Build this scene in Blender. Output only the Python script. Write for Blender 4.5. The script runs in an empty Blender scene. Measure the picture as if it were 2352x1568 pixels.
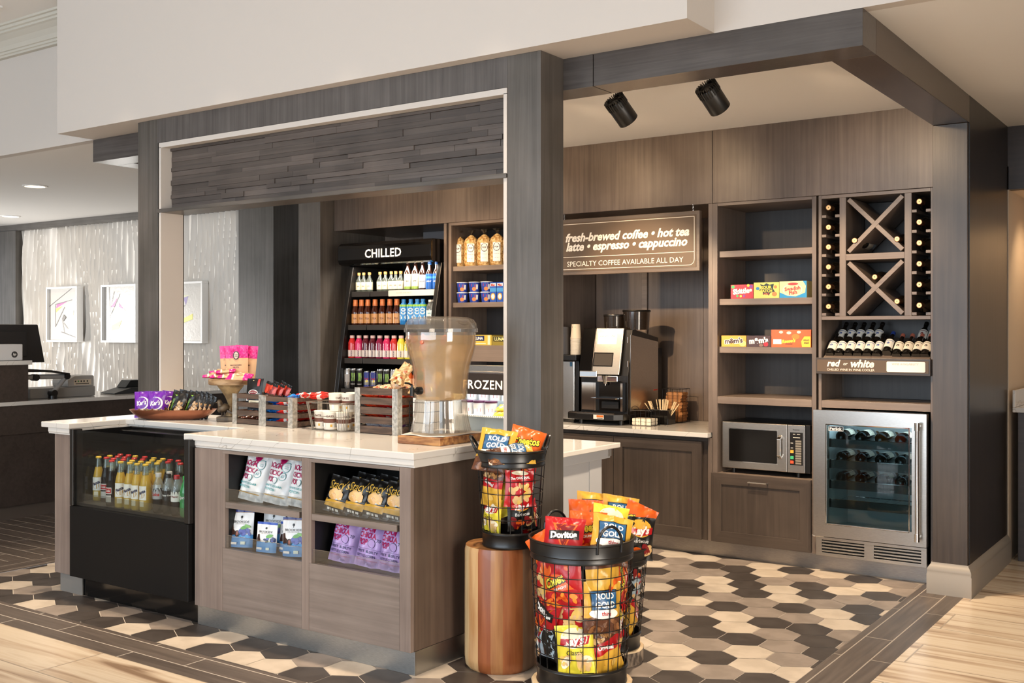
import bpy, math, random
from math import sin, cos, pi, radians, sqrt
from mathutils import Vector, Matrix, Euler

S = bpy.context.scene
COL = S.collection

# ------------------------------------------------------------------ camera, world, lights, exposure
cam = bpy.data.objects.new('camera', bpy.data.cameras.new('camera'))
COL.objects.link(cam)
cam.location = (0, 0, 1.40)
cam.rotation_euler = (radians(90), 0, radians(34.9))
cam.data.sensor_width = 36
cam.data.lens = 2450 / 2352 * 36
cam.data.shift_y = -24 / 2352
cam.data.clip_start = 0.05
S.camera = cam

S.view_settings.view_transform = 'Standard'
S.view_settings.look = 'None'
S.view_settings.gamma = 1
S.view_settings.use_curve_mapping = False
S.view_settings.exposure = 0.12

W = bpy.data.worlds.new('world')
S.world = W
W.use_nodes = True
bg = W.node_tree.nodes['Background']
bg.inputs[0].default_value = (0.82, 0.91, 1.0, 1)
bg.inputs[1].default_value = 0.85

def lamp(name, kind, loc, target, energy, color, **kw):
    d = bpy.data.lights.new(name, kind)
    d.energy = energy
    d.color = color
    for k, v in kw.items():
        setattr(d, k, v)
    o = bpy.data.objects.new(name, d)
    COL.objects.link(o)
    o.location = loc
    o.rotation_euler = (Vector(target) - Vector(loc)).to_track_quat('-Z', 'Y').to_euler()
    return o

WARM = (1.0, 0.70, 0.42)
WARM2 = (1.0, 0.80, 0.58)
DAY = (0.76, 0.88, 1.0)
# daylight from the lobby's tall windows behind the viewer and at the far left
lamp('lobby_windows', 'AREA', (-3.4, -4.5, 1.9), (-3.4, 4.0, 1.5), 360, DAY, shape='RECTANGLE', size=8.0, size_y=2.8)
lamp('left_windows', 'AREA', (-13.1, 4.6, 1.1), (-9.0, 7.0, 1.2), 62, (1.0, 0.97, 0.92), shape='RECTANGLE', size=0.5, size_y=1.3, spread=radians(110))
lamp('right_fill', 'AREA', (2.2, 1.6, 1.3), (-2.8, 3.9, 0.5), 26, (1.0, 0.88, 0.74), shape='RECTANGLE', size=1.6, size_y=1.8, spread=radians(70))  # unseen fill added to brighten the island's right side
# recessed warm downlights in the high lobby ceiling: a row just in front of the soffit, and an added unseen grid to brighten the floor
for i, x in enumerate((-5.5, -4.6, -3.7, -2.8)):
    lamp('lobby_downlight', 'SPOT', (x, 3.55, 3.47), (x, 3.55, 0), 230, WARM2, spot_size=radians(44), spot_blend=0.9, shadow_soft_size=0.05)
for x in (-6.2, -3.6, -1.0, 1.6):
    for y in (0.2, 2.0):
        lamp('lobby_downlight', 'SPOT', (x, y, 3.47), (x, y, 0), 120, WARM2, spot_size=radians(96), spot_blend=0.7, shadow_soft_size=0.06)
for x, y in ((-0.3, 4.9), (-0.2, 6.4)):
    lamp('side_downlight', 'SPOT', (x, y, 2.63), (x, y, 0), 26, WARM2, spot_size=radians(84), spot_blend=0.6, shadow_soft_size=0.05)
# unseen accent lamps added inside the canopy: some graze the upper panels, some aim down the shelves, some light the nook floor
for x in (-5.3, -4.55, -3.75, -3.1, -1.75):
    lamp('header_lamp', 'SPOT', (x, 4.75, 2.58), (x + 0.1, 6.13, 2.22), 26, WARM, spot_size=radians(54), spot_blend=0.8, shadow_soft_size=0.03)
for x in (-5.35, -4.6):
    lamp('accent_lamp', 'SPOT', (x, 4.62, 2.5), (x + 0.15, 6.2, 1.35), 80, WARM, spot_size=radians(60), spot_blend=0.55, shadow_soft_size=0.03)
lamp('niche_fill', 'SPOT', (-3.28, 4.3, 2.24), (-3.15, 6.9, 1.2), 230, WARM, spot_size=radians(40), spot_blend=0.6, shadow_soft_size=0.02)  # unseen lamp placed to set the sign's shadow edge on the niche wall
for x in (-4.3, -2.2):
    lamp('nook_fill', 'SPOT', (x, 5.0, 2.62), (x, 5.0, 0), 290, WARM2, spot_size=radians(95), spot_blend=0.7, shadow_soft_size=0.05)  # unseen fill added to brighten the nook floor
# ceiling lamps over the reception
for x, y in ((-8.55, 5.16), (-11.0, 6.36), (-8.6, 6.2)):
    lamp('reception_downlight', 'SPOT', (x, y, 2.62), (x, y, 0), 10, WARM2, spot_size=radians(100), spot_blend=0.6, shadow_soft_size=0.06)

# ------------------------------------------------------------------ helpers
def lin(h):
    h = h.lstrip('#')
    c = [int(h[i:i + 2], 16) / 255 for i in (0, 2, 4)]
    return tuple(x / 12.92 if x <= 0.04045 else ((x + 0.055) / 1.055) ** 2.4 for x in c) + (1,)

MATS = {}
def mat(name, hexc=None, rough=0.5, metal=0.0, spec=0.5, emit=None, estr=1.0, coat=0.0, alpha=1.0):
    if name in MATS:
        return MATS[name]
    m = bpy.data.materials.new(name)
    m.use_nodes = True
    b = m.node_tree.nodes['Principled BSDF']
    b.inputs['Base Color'].default_value = lin(hexc)
    b.inputs['Roughness'].default_value = rough
    b.inputs['Metallic'].default_value = metal
    b.inputs['Specular IOR Level'].default_value = spec
    b.inputs['Coat Weight'].default_value = coat
    b.inputs['Alpha'].default_value = alpha
    if emit:
        b.inputs['Emission Color'].default_value = lin(emit)
        b.inputs['Emission Strength'].default_value = estr
    MATS[name] = m
    return m

def nodes(m):
    nt = m.node_tree
    return nt, nt.nodes, nt.links, nt.nodes['Principled BSDF']

def ramp(N, stops):
    r = N.new('ShaderNodeValToRGB')
    e = r.color_ramp.elements
    while len(e) < len(stops):
        e.new(0.5)
    for k, (p, c) in enumerate(stops):
        e[k].position = p
        e[k].color = lin(c) if isinstance(c, str) else c
    return r

def wood(name, dark, light, axis='Z', rough=0.38, grain=1.0, spec=0.5, knots=False):
    """stained maple: long streaks along one axis, soft blotches across"""
    if name in MATS:
        return MATS[name]
    m = mat(name, dark, rough, 0, spec)
    nt, N, L, b = nodes(m)
    tc = N.new('ShaderNodeTexCoord')
    mp = N.new('ShaderNodeMapping')
    sc = {'X': (1.2, 38, 38), 'Y': (38, 1.2, 38), 'Z': (38, 38, 1.2)}[axis]
    mp.inputs['Scale'].default_value = sc
    L.new(tc.outputs['Object'], mp.inputs[0])
    n1 = N.new('ShaderNodeTexNoise')
    n1.inputs['Scale'].default_value = 1.0 * grain
    n1.inputs['Detail'].default_value = 6
    n1.inputs['Roughness'].default_value = 0.6
    n1.inputs['Distortion'].default_value = 0.6
    L.new(mp.outputs[0], n1.inputs['Vector'])
    n2 = N.new('ShaderNodeTexNoise')
    n2.inputs['Scale'].default_value = 3.2
    n2.inputs['Detail'].default_value = 3
    L.new(tc.outputs['Object'], n2.inputs['Vector'])
    mx = N.new('ShaderNodeMix')
    mx.inputs[0].default_value = 0.42
    L.new(n1.outputs[0], mx.inputs[2])
    L.new(n2.outputs[0], mx.inputs[3])
    r = ramp(N, [(0.36, dark), (0.64, light)])
    L.new(mx.outputs[0], r.inputs[0])
    L.new(r.outputs[0], b.inputs['Base Color'])
    bp = N.new('ShaderNodeBump')
    bp.inputs['Strength'].default_value = 0.05
    bp.inputs['Distance'].default_value = 0.01
    L.new(n1.outputs[0], bp.inputs['Height'])
    L.new(bp.outputs[0], b.inputs['Normal'])
    return m

def speckle(name, c1, c2, scale=30, rough=0.6, metal=0, lo=0.42, hi=0.58, detail=4, stretch=(1, 1, 1), bump=0.0, coat=0):
    if name in MATS:
        return MATS[name]
    m = mat(name, c1, rough, metal, coat=coat)
    nt, N, L, b = nodes(m)
    tc = N.new('ShaderNodeTexCoord')
    mp = N.new('ShaderNodeMapping')
    mp.inputs['Scale'].default_value = stretch
    L.new(tc.outputs['Object'], mp.inputs[0])
    n = N.new('ShaderNodeTexNoise')
    n.inputs['Scale'].default_value = scale
    n.inputs['Detail'].default_value = detail
    L.new(mp.outputs[0], n.inputs['Vector'])
    r = ramp(N, [(lo, c1), (hi, c2)])
    L.new(n.outputs[0], r.inputs[0])
    L.new(r.outputs[0], b.inputs['Base Color'])
    if bump:
        bp = N.new('ShaderNodeBump')
        bp.inputs['Strength'].default_value = bump
        bp.inputs['Distance'].default_value = 0.01
        L.new(n.outputs[0], bp.inputs['Height'])
        L.new(bp.outputs[0], b.inputs['Normal'])
    return m

def clear(name, tint='#ffffff', amount=0.12, rough=0.03, diffuse=None, dif=0.0):
    """thin clear plastic or glass: mostly see-through with a glossy skin"""
    if name in MATS:
        return MATS[name]
    m = bpy.data.materials.new(name)
    m.use_nodes = True
    nt = m.node_tree
    N, L = nt.nodes, nt.links
    N.clear()
    out = N.new('ShaderNodeOutputMaterial')
    tr = N.new('ShaderNodeBsdfTransparent')
    tr.inputs[0].default_value = lin(tint)
    gl = N.new('ShaderNodeBsdfGlossy')
    gl.inputs['Roughness'].default_value = rough
    lw = N.new('ShaderNodeLayerWeight')
    lw.inputs[0].default_value = 0.25
    mr = N.new('ShaderNodeMapRange')
    mr.inputs['To Min'].default_value = amount * 0.5
    mr.inputs['To Max'].default_value = min(1, amount * 4)
    L.new(lw.outputs['Facing'], mr.inputs['Value'])
    mx = N.new('ShaderNodeMixShader')
    L.new(mr.outputs[0], mx.inputs[0])
    src = tr
    if diffuse:
        df = N.new('ShaderNodeBsdfDiffuse')
        df.inputs[0].default_value = lin(diffuse)
        m2 = N.new('ShaderNodeMixShader')
        m2.inputs[0].default_value = dif
        L.new(tr.outputs[0], m2.inputs[1])
        L.new(df.outputs[0], m2.inputs[2])
        src = m2
    L.new(src.outputs[0], mx.inputs[1])
    L.new(gl.outputs[0], mx.inputs[2])
    L.new(mx.outputs[0], out.inputs[0])
    MATS[name] = m
    return m

_TX = {}
def text_mesh(body, bold=0.0, shear=0.0, spacing=1.0):
    key = (body, bold, shear, spacing)
    if key in _TX:
        return _TX[key]
    c = bpy.data.curves.new('t', 'FONT')
    c.body = body
    c.size = 1
    c.offset = bold
    c.shear = shear
    c.space_character = spacing
    c.resolution_u = 2
    o = bpy.data.objects.new('t', c)
    me = o.to_mesh()
    v = [(p.co.x, p.co.y) for p in me.vertices]
    f = [tuple(p.vertices) for p in me.polygons]
    o.to_mesh_clear()
    bpy.data.objects.remove(o)
    bpy.data.curves.remove(c)
    xs = [p[0] for p in v]; ys = [p[1] for p in v]
    cx, cy = (min(xs) + max(xs)) / 2, (min(ys) + max(ys)) / 2
    w, h = max(xs) - min(xs), max(ys) - min(ys)
    v = [((x - cx) / w, (y - cy) / w) for x, y in v]      # width 1, centred
    _TX[key] = (v, f, h / w)
    return _TX[key]

class MB:
    """collects shapes into ONE mesh"""
    def __init__(s):
        s.v, s.f, s.m, s.sm = [], [], [], []
    def add(s, vs, fs, m=0, smooth=False, M=None):
        n = len(s.v)
        if M is not None:
            vs = [M @ Vector(p) for p in vs]
        s.v += [tuple(p) for p in vs]
        for k, f in enumerate(fs):
            s.f.append(tuple(i + n for i in f))
            s.m.append(m[k] if isinstance(m, (list, tuple)) else m)
            s.sm.append(smooth)
        return s
    def box(s, x0, x1, y0, y1, z0, z1, m=0, M=None):
        v = [(x0, y0, z0), (x1, y0, z0), (x1, y1, z0), (x0, y1, z0), (x0, y0, z1), (x1, y0, z1), (x1, y1, z1), (x0, y1, z1)]
        f = [(3, 2, 1, 0), (4, 5, 6, 7), (0, 1, 5, 4), (1, 2, 6, 5), (2, 3, 7, 6), (3, 0, 4, 7)]
        return s.add(v, f, m, False, M)
    def lathe(s, prof, n=24, m=0, M=None, mseg=None, wave=None, smooth=True, sx=1, sy=1):
        vs, fs, ms = [], [], []
        for k, (r, z) in enumerate(prof):
            for i in range(n):
                a = 2 * pi * i / n
                q = r * (1 + (wave(a, z) if wave else 0))
                vs.append((q * cos(a) * sx, q * sin(a) * sy, z))
        for k in range(len(prof) - 1):
            for i in range(n):
                j = (i + 1) % n
                fs.append((k * n + i, k * n + j, (k + 1) * n + j, (k + 1) * n + i))
                ms.append(mseg[k] if mseg else m)
        if prof[0][0] > 1e-5:
            fs.append(tuple(range(n - 1, -1, -1))); ms.append(mseg[0] if mseg else m)
        if prof[-1][0] > 1e-5:
            fs.append(tuple((len(prof) - 1) * n + i for i in range(n))); ms.append(mseg[-1] if mseg else m)
        return s.add(vs, fs, ms, smooth, M)
    def cyl(s, p0, p1, r0, r1=None, n=16, m=0, smooth=True):
        p0, p1 = Vector(p0), Vector(p1)
        d = p1 - p0
        M = Matrix.Translation(p0) @ d.to_track_quat('Z', 'Y').to_matrix().to_4x4()
        return s.lathe([(r0, 0), (r0 if r1 is None else r1, d.length)], n, m, M, smooth=smooth)
    def tube(s, pts, r, n=6, m=0, closed=False):
        pts = [Vector(p) for p in pts]
        vs, fs = [], []
        K = len(pts)
        up = Vector((0, 0, 1))
        for k, p in enumerate(pts):
            a = pts[(k - 1) % K] if (closed or k) else p
            c = pts[(k + 1) % K] if (closed or k < K - 1) else p
            t = (c - a).normalized()
            u = up if abs(t.z) < 0.95 else Vector((1, 0, 0))
            x = t.cross(u).normalized(); y = x.cross(t)
            for i in range(n):
                w = 2 * pi * i / n
                vs.append(p + x * r * cos(w) + y * r * sin(w))
        for k in range(K if closed else K - 1):
            for i in range(n):
                j = (i + 1) % n; k2 = (k + 1) % K
                fs.append((k * n + i, k * n + j, k2 * n + j, k2 * n + i))
        if not closed:
            fs.append(tuple(range(n - 1, -1, -1))); fs.append(tuple((K - 1) * n + i for i in range(n)))
        return s.add(vs, fs, m, True)
    def prism(s, poly, a0, a1, axis='Y', m=0, M=None, smooth=False):
        """2D outline extruded along an axis; outline is (x,z) for Y, (y,z) for X, (x,y) for Z"""
        g = {'Y': lambda p, t: (p[0], t, p[1]), 'X': lambda p, t: (t, p[0], p[1]), 'Z': lambda p, t: (p[0], p[1], t)}[axis]
        n = len(poly)
        vs = [g(p, a0) for p in poly] + [g(p, a1) for p in poly]
        fs = [tuple(range(n)), tuple(range(2 * n - 1, n - 1, -1))]
        fs += [(i, i + n, (i + 1) % n + n, (i + 1) % n) for i in range(n)]
        return s.add(vs, fs, m, smooth, M)
    def text(s, body, cx, cz, w, y=0, m=0, bold=0.0, shear=0.0, rot=0.0, fn=None, hmul=1.0, spacing=1.0, M=None):
        """lettering w wide centred at (cx, cz) on a plane facing -Y (or mapped by fn)"""
        v, f, ar = text_mesh(body, bold, shear, spacing)
        c, q = cos(rot), sin(rot)
        out = []
        for a, b in v:
            a, b = a * w, b * w * hmul
            px, pz = cx + a * c - b * q, cz + a * q + b * c
            out.append(fn(px, pz) if fn else (px, y, pz))
        return s.add(out, f, m, False, M)
    def frame(s, x0, x1, z0, z1, w, y0, y1, mv=0, mh=0):
        """rectangular ring of width w"""
        o = [(x0, z0), (x1, z0), (x1, z1), (x0, z1)]; i = [(x0 + w, z0 + w), (x1 - w, z0 + w), (x1 - w, z1 - w), (x0 + w, z1 - w)]
        vs = [(x, y0, z) for x, z in o + i] + [(x, y1, z) for x, z in o + i]
        fs, ms = [], []
        for k in range(4):
            j = (k + 1) % 4
            fs += [(k, j, 4 + j, 4 + k), (8 + j, 8 + k, 12 + k, 12 + j), (j, k, 8 + k, 8 + j), (4 + k, 4 + j, 12 + j, 12 + k)]
            ms += [mv if k % 2 else mh] * 4
        return s.add(vs, fs, ms)
    def rect(s, x0, x1, z0, z1, y=0, m=0, M=None):
        return s.add([(x0, y, z0), (x1, y, z0), (x1, y, z1), (x0, y, z1)], [(0, 1, 2, 3)], m, False, M)
    def disc(s, cx, cz, rx, rz=None, y=0, m=0, n=24, M=None):
        rz = rz or rx
        return s.add([(cx + rx * cos(2 * pi * i / n), y, cz + rz * sin(2 * pi * i / n)) for i in range(n)], [tuple(range(n))], m, False, M)
    def blob(s, c, rx, ry, rz, n=10, m=0, M=None):
        prof = [(max(1e-6, sin(pi * k / 6)), -cos(pi * k / 6)) for k in range(7)]
        T = Matrix.Translation(c) @ (M or Matrix()) @ Matrix.Diagonal((rx, ry, rz, 1))
        return s.lathe(prof, n, m, T)
    def mesh(s, name, mats):
        me = bpy.data.meshes.new(name)
        me.from_pydata(s.v, [], s.f)
        for x in mats:
            me.materials.append(x)
        me.polygons.foreach_set('material_index', s.m)
        me.polygons.foreach_set('use_smooth', [True] * len(s.f) if any(s.sm) else [False] * len(s.f))
        me.update()
        if any(s.sm):
            me.set_sharp_from_angle(angle=radians(38))
        return me
    def build(s, name, mats, parent=None, org=None, bevel=0, loc=None, label=None):
        """link as one object; coordinates are the scene's unless org says otherwise"""
        if not isinstance(mats, (list, tuple)):
            mats = [mats]
        if parent is not None and org is None:
            org = world_loc(parent)
        if org is not None:
            ox, oy, oz = org
            s.v = [(x - ox, y - oy, z - oz) for x, y, z in s.v]
        o = bpy.data.objects.new(name, s.mesh(name, mats))
        COL.objects.link(o)
        if parent is not None:
            o.parent = parent
        if loc is not None:
            o.location = loc
        if bevel:
            b = o.modifiers.new('edge', 'BEVEL')
            b.width = bevel; b.segments = 2; b.limit_method = 'ANGLE'; b.angle_limit = radians(40)
        if label:
            o['label'] = label
        return o

def world_loc(o):
    v = Vector(o.location)
    p = o.parent
    while p is not None:
        v = v + Vector(p.location)
        p = p.parent
    return v

def tag(o, label=None, cat=None, group=None, kind=None):
    if label: o['label'] = label
    if cat: o['category'] = cat
    if group: o['group'] = group
    if kind: o['kind'] = kind
    return o

def thing(name, label, cat, loc=(0, 0, 0), group=None, rot=None):
    o = bpy.data.objects.new(name, None)
    o.empty_display_size = 0.05
    COL.objects.link(o)
    o.location = loc
    if rot: o.rotation_euler = rot
    return tag(o, label, cat, group)

def dup(o, loc=None, rot=None, label=None, group=None, scale=None, parent=None):
    """a copy of a thing with copies of its parts and sub-parts"""
    c = o.copy()
    COL.objects.link(c)
    if parent is not None: c.parent = parent
    if loc is not None: c.location = loc
    if rot is not None: c.rotation_euler = rot
    if scale is not None: c.scale = (scale,) * 3 if not isinstance(scale, tuple) else scale
    if label: c['label'] = label
    if group: c['group'] = group
    for ch in list(o.children):
        dup(ch, parent=c)
    return c

ORD = ['first', 'second', 'third', 'fourth', 'fifth', 'sixth', 'seventh', 'eighth', 'ninth', 'tenth', 'eleventh', 'twelfth', 'thirteenth', 'fourteenth', 'fifteenth', 'sixteenth', 'seventeenth', 'eighteenth', 'nineteenth', 'twentieth']
def nth(i, n, side='left'):
    if i == 0: return 'leftmost' if side == 'left' else 'nearest'
    if i == n - 1: return 'rightmost' if side == 'left' else 'farthest'
    return ORD[i] + (' from left' if side == 'left' else ' from the front')

# ------------------------------------------------------------------ shared materials
WF = wood('stained_maple_vertical', '#48443f', '#615c58', 'Z', 0.34)
WH = wood('stained_maple_horizontal', '#48443f', '#615c58', 'X', 0.34)
WY = wood('stained_maple_depth', '#443b36', '#5a504a', 'Y', 0.34)
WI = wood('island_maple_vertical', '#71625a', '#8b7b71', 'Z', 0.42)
WIH = wood('island_maple_horizontal', '#6d6058', '#877970', 'X', 0.42)
WB = wood('back_maple_vertical', '#5b4f47', '#786a60', 'Z', 0.36)
WBH = wood('back_maple_horizontal', '#6a5c53', '#85766a', 'X', 0.36)
WD = wood('back_maple_shadow', '#453c37', '#574c46', 'Z', 0.4)
WESP = wood('dark_espresso_wood', '#332b27', '#453b36', 'X', 0.4)
PAINT = mat('warm_white_paint', '#cdc6bf', 0.65, 0, 0.3)
CEILP = mat('ceiling_paint', '#e9e7e4', 0.75, 0, 0.2)
TRIMP = mat('grey_trim_paint', '#958d83', 0.45)
WHITE = mat('white_lacquer', '#efeeec', 0.3)
BEIGE = mat('beige_paint', '#d2bfa8', 0.6)
BLACKM = mat('black_powder_coat', '#141211', 0.32)
BLACKG = mat('black_gloss', '#0d0c0c', 0.12)
BLACKI = mat('black_interior', '#0b0a0a', 0.5)
STEEL = speckle('brushed_steel', '#c4c0ba', '#d2cec8', 60, 0.28, 1.0, stretch=(1, 1, 30))
GALV = speckle('brushed_aluminium_kick', '#a4a5a4', '#b5b6b5', 40, 0.38, 1.0, stretch=(1, 30, 30))
CHROME = mat('chrome', '#e6e6e6', 0.08, 1.0)
ACRYL = clear('clear_acrylic', '#f4f6f6', 0.10)
GLASSD = clear('cooler_glass', '#eef1f1', 0.035)

def quartz():
    m = mat('white_quartz', '#d4d0ca', 0.10, 0, 0.5)
    nt, N, L, b = nodes(m)
    tc = N.new('ShaderNodeTexCoord')
    n = N.new('ShaderNodeTexNoise')
    n.inputs['Scale'].default_value = 1.6
    n.inputs['Detail'].default_value = 3
    n.inputs['Distortion'].default_value = 1.6
    L.new(tc.outputs['Object'], n.inputs['Vector'])
    r = ramp(N, [(0.0, '#d4d0ca'), (0.496, '#d4d0ca'), (0.5, '#aaa49c'), (0.504, '#d4d0ca'), (1.0, '#d4d0ca')])
    L.new(n.outputs[0], r.inputs[0])
    L.new(r.outputs[0], b.inputs['Base Color'])
    return m
QUARTZ = quartz()
# ------------------------------------------------------------------ the setting
def struct(o):
    o['kind'] = 'structure'
    return o

ZC = 2.643            # low ceiling
# floor materials
def plank_mat(name, c1, c2, streak, rowh, lenx, rot=0.0, mortar='#8d8478', rough=0.32, msize=0.004, off=0.37):
    m = mat(name, c1, rough)
    nt, N, L, b = nodes(m)
    tc = N.new('ShaderNodeTexCoord')
    mp = N.new('ShaderNodeMapping')
    mp.inputs['Rotation'].default_value = (0, 0, rot)
    L.new(tc.outputs['Object'], mp.inputs[0])
    br = N.new('ShaderNodeTexBrick')
    br.inputs['Scale'].default_value = 1.0
    br.inputs['Brick Width'].default_value = lenx
    br.inputs['Row Height'].default_value = rowh
    br.inputs['Mortar Size'].default_value = msize
    br.inputs['Mortar Smooth'].default_value = 0.1
    br.offset = off
    br.inputs['Color1'].default_value = (0.35, 0.35, 0.35, 1)
    br.inputs['Color2'].default_value = (0.65, 0.65, 0.65, 1)
    br.inputs['Mortar'].default_value = (0.5, 0.5, 0.5, 1)
    L.new(mp.outputs[0], br.inputs['Vector'])
    m2 = N.new('ShaderNodeMapping')
    m2.inputs['Scale'].default_value = (streak, streak * 16, 1)
    L.new(mp.outputs[0], m2.inputs[0])
    ad = N.new('ShaderNodeVectorMath')
    ad.operation = 'ADD'
    L.new(m2.outputs[0], ad.inputs[0])
    sc = N.new('ShaderNodeVectorMath'); sc.operation = 'SCALE'; sc.inputs['Scale'].default_value = 23.0
    L.new(br.outputs['Color'], sc.inputs[0])
    L.new(sc.outputs[0], ad.inputs[1])
    n = N.new('ShaderNodeTexNoise')
    n.inputs['Scale'].default_value = 1.0
    n.inputs['Detail'].default_value = 5
    n.inputs['Distortion'].default_value = 0.8
    L.new(ad.outputs[0], n.inputs['Vector'])
    r = ramp(N, c2)
    L.new(n.outputs[0], r.inputs[0])
    mx = N.new('ShaderNodeMix'); mx.data_type = 'RGBA'
    L.new(br.outputs['Fac'], mx.inputs[0])
    L.new(r.outputs[0], mx.inputs[6])
    mx.inputs[7].default_value = lin(mortar)
    L.new(mx.outputs[2], b.inputs['Base Color'])
    return m

F_BEIGE = plank_mat('wood_look_porcelain', '#cbb79c', [(0.30, '#8f7660'), (0.42, '#c3ad94'), (0.55, '#d8c7b0'), (0.75, '#cdb89e')], 0.9, 0.31, 1.22, 0.0, '#a39482', 0.22)
F_DARKX = plank_mat('dark_plank_porcelain', '#4d433d', [(0.3, '#4c433d'), (0.7, '#665b53')], 2.0, 0.115, 0.92, 0.0, '#b7aca0', 0.4, 0.003)
F_DARKY = plank_mat('dark_plank_porcelain_turned', '#4d433d', [(0.3, '#4c433d'), (0.7, '#665b53')], 2.0, 0.1225, 0.92, pi / 2, '#a59a8e', 0.4, 0.003)
T_LIGHT = speckle('hex_tile_light', '#b8aa99', '#c4b6a5', 9, 0.42)
T_MID = speckle('hex_tile_taupe', '#85796f', '#92857b', 9, 0.42)
T_DARK = speckle('hex_tile_charcoal', '#3a332f', '#443d39', 9, 0.42)
GROUT = mat('pale_grout', '#c6bcb0', 0.8)

def clip(poly, ax, val, keep_gt):
    out = []
    for i in range(len(poly)):
        a, c = poly[i], poly[(i + 1) % len(poly)]
        ia = (a[ax] > val) == keep_gt; ic = (c[ax] > val) == keep_gt
        if ia: out.append(a)
        if ia != ic:
            t = (val - a[ax]) / (c[ax] - a[ax])
            out.append((a[0] + (c[0] - a[0]) * t, a[1] + (c[1] - a[1]) * t))
    return out

HX0, HX1, HY0, HY1 = -5.96, -1.505, 3.02, 6.24
fl = MB()
def flr(x0, x1, y0, y1, m, z=0.0):
    fl.add([(x0, y0, z), (x1, y0, z), (x1, y1, z), (x0, y1, z)], [(0, 1, 2, 3)], m)
flr(HX0, HX1, HY0, HY1, 0, -0.0012)
flr(-6.22, -1.26, 2.79, 3.02, 1)
flr(-1.505, -1.26, 3.02, 6.24, 2)
flr(-6.22, HX0, 3.02, 6.24, 2)
flr(-16, -6.22, 2.79, 9.5, 1)
flr(-6.22, -1.26, 6.24, 9.5, 1)
flr(-16, 8, -8, 2.79, 3)
flr(-1.26, 8, 2.79, 9.5, 3)
PX, PY = 0.195, 0.166
rng = random.Random(5)
# tile shades row by row: first column, then 4 pale, 5 taupe, 6 charcoal, 0 left to chance
TILES = {-7: (-19, [6, 6, 4, 5, 6, 6, 4, 6, 4, 6, 4, 4, 6, 6]),
         -6: (-20, [6, 4, 5, 6, 6, 6, 5, 6, 5, 6, 4, 6, 6, 5, 4, 6]),
         -5: (-21, [5, 6, 6, 4, 0, 0, 0, 0, 0, 0, 0, 0, 0, 0, 0, 0, 4, 6]),
         -4: (-21, [6, 4, 6, 0, 0, 0, 0, 0, 0, 0, 0, 0, 0, 0, 0, 0, 0, 6, 0, 6]),
         -3: (-1, [6]),
         -2: (-1, [5, 6, 6]),
         -1: (-2, [6, 4, 5, 6]),
         0: (-2, [4, 4, 6, 4, 4]),
         1: (-3, [6, 5, 5, 4, 5, 6]),
         2: (-3, [6, 5, 6, 6, 5, 6]),
         3: (-4, [6, 4, 6, 4, 5, 6, 5]),
         4: (-3, [5, 5, 4, 6, 6, 5]),
         5: (-4, [6, 4, 6, 5, 5, 4, 4]),
         6: (-4, [4, 6, 5, 5, 6, 4, 6]),
         7: (-5, [5, 6, 4, 6, 4, 5, 6, 4]),
         8: (-5, [6, 5, 4, 6, 4, 6, 5, 5]),
         9: (-6, [4, 5, 5, 6, 5, 6, 4, 6, 6]),
         10: (-6, [6, 5, 6, 6, 4, 5, 5, 4, 5]),
         11: (-6, [4, 4, 5, 4, 6, 4, 6, 5])}
HEXFIX = {(i0 + k, j): n_ for j, (i0, row_) in TILES.items() for k, n_ in enumerate(row_) if n_}
for j in range(-10, 16):
    for i in range(-26, 8):
        cx = -1.916 + (i + (0.5 if j % 2 else 0)) * PX
        cy = 4.244 + j * PY
        side = 0.1118 - 0.0019
        poly = [(cx + a * PX * 0.4905, cy + b_ * PY * 0.982) for a, b_ in ((0, 2 / 3), (-1, 1 / 3), (-1, -1 / 3), (0, -2 / 3), (1, -1 / 3), (1, 1 / 3))]
        for ax, val, gt in ((0, HX0 + .002, True), (0, HX1 - .002, False), (1, HY0 + .002, True), (1, HY1, False)):
            if poly: poly = clip(poly, ax, val, gt)
        q = rng.random()
        c = 4 if q < 0.36 else (5 if q < 0.68 else 6)
        c = HEXFIX.get((i, j), c)
        if len(poly) >= 3:
            fl.add([(x, y, 0.0) for x, y in poly], [tuple(range(len(poly)))], c)
struct(fl.build('floor', [GROUT, F_DARKX, F_DARKY, F_BEIGE, T_LIGHT, T_MID, T_DARK]))

# ceilings
c = MB(); c.box(-16, 8, 4.2, 9.5, ZC, ZC + 0.06); struct(c.build('ceiling', CEILP))
c = MB(); c.box(-16, 8, -8, 4.134, 3.49, 3.55); struct(c.build('ceiling_high', CEILP))
# bulkhead between the two ceilings and the boxed soffit in front of it
c = MB(); c.box(-16, 8, 4.134, 4.2, ZC, 3.489); struct(c.build('wall_bulkhead', PAINT))
c = MB(); c.box(-6.2, -1.855, 3.875, 4.134, ZC, 3.49); struct(c.build('wall_soffit', PAINT))
# cove moulding on the bulkhead, left of the soffit
c = MB()
prof = [(4.134, 3.318), (4.10, 3.318), (4.095, 3.33), (4.085, 3.333), (4.083, 3.347), (4.073, 3.35), (4.06, 3.375), (4.035, 3.405), (4.0, 3.43), (3.985, 3.436), (3.985, 3.45), (3.972, 3.455), (3.97, 3.472), (3.955, 3.475), (3.955, 3.49), (4.134, 3.49)]
c.prism(prof, -16, -6.2, 'X'); struct(c.build('trim_cove', mat('pale_trim_paint', '#c9c5ba', 0.5)))

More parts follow.
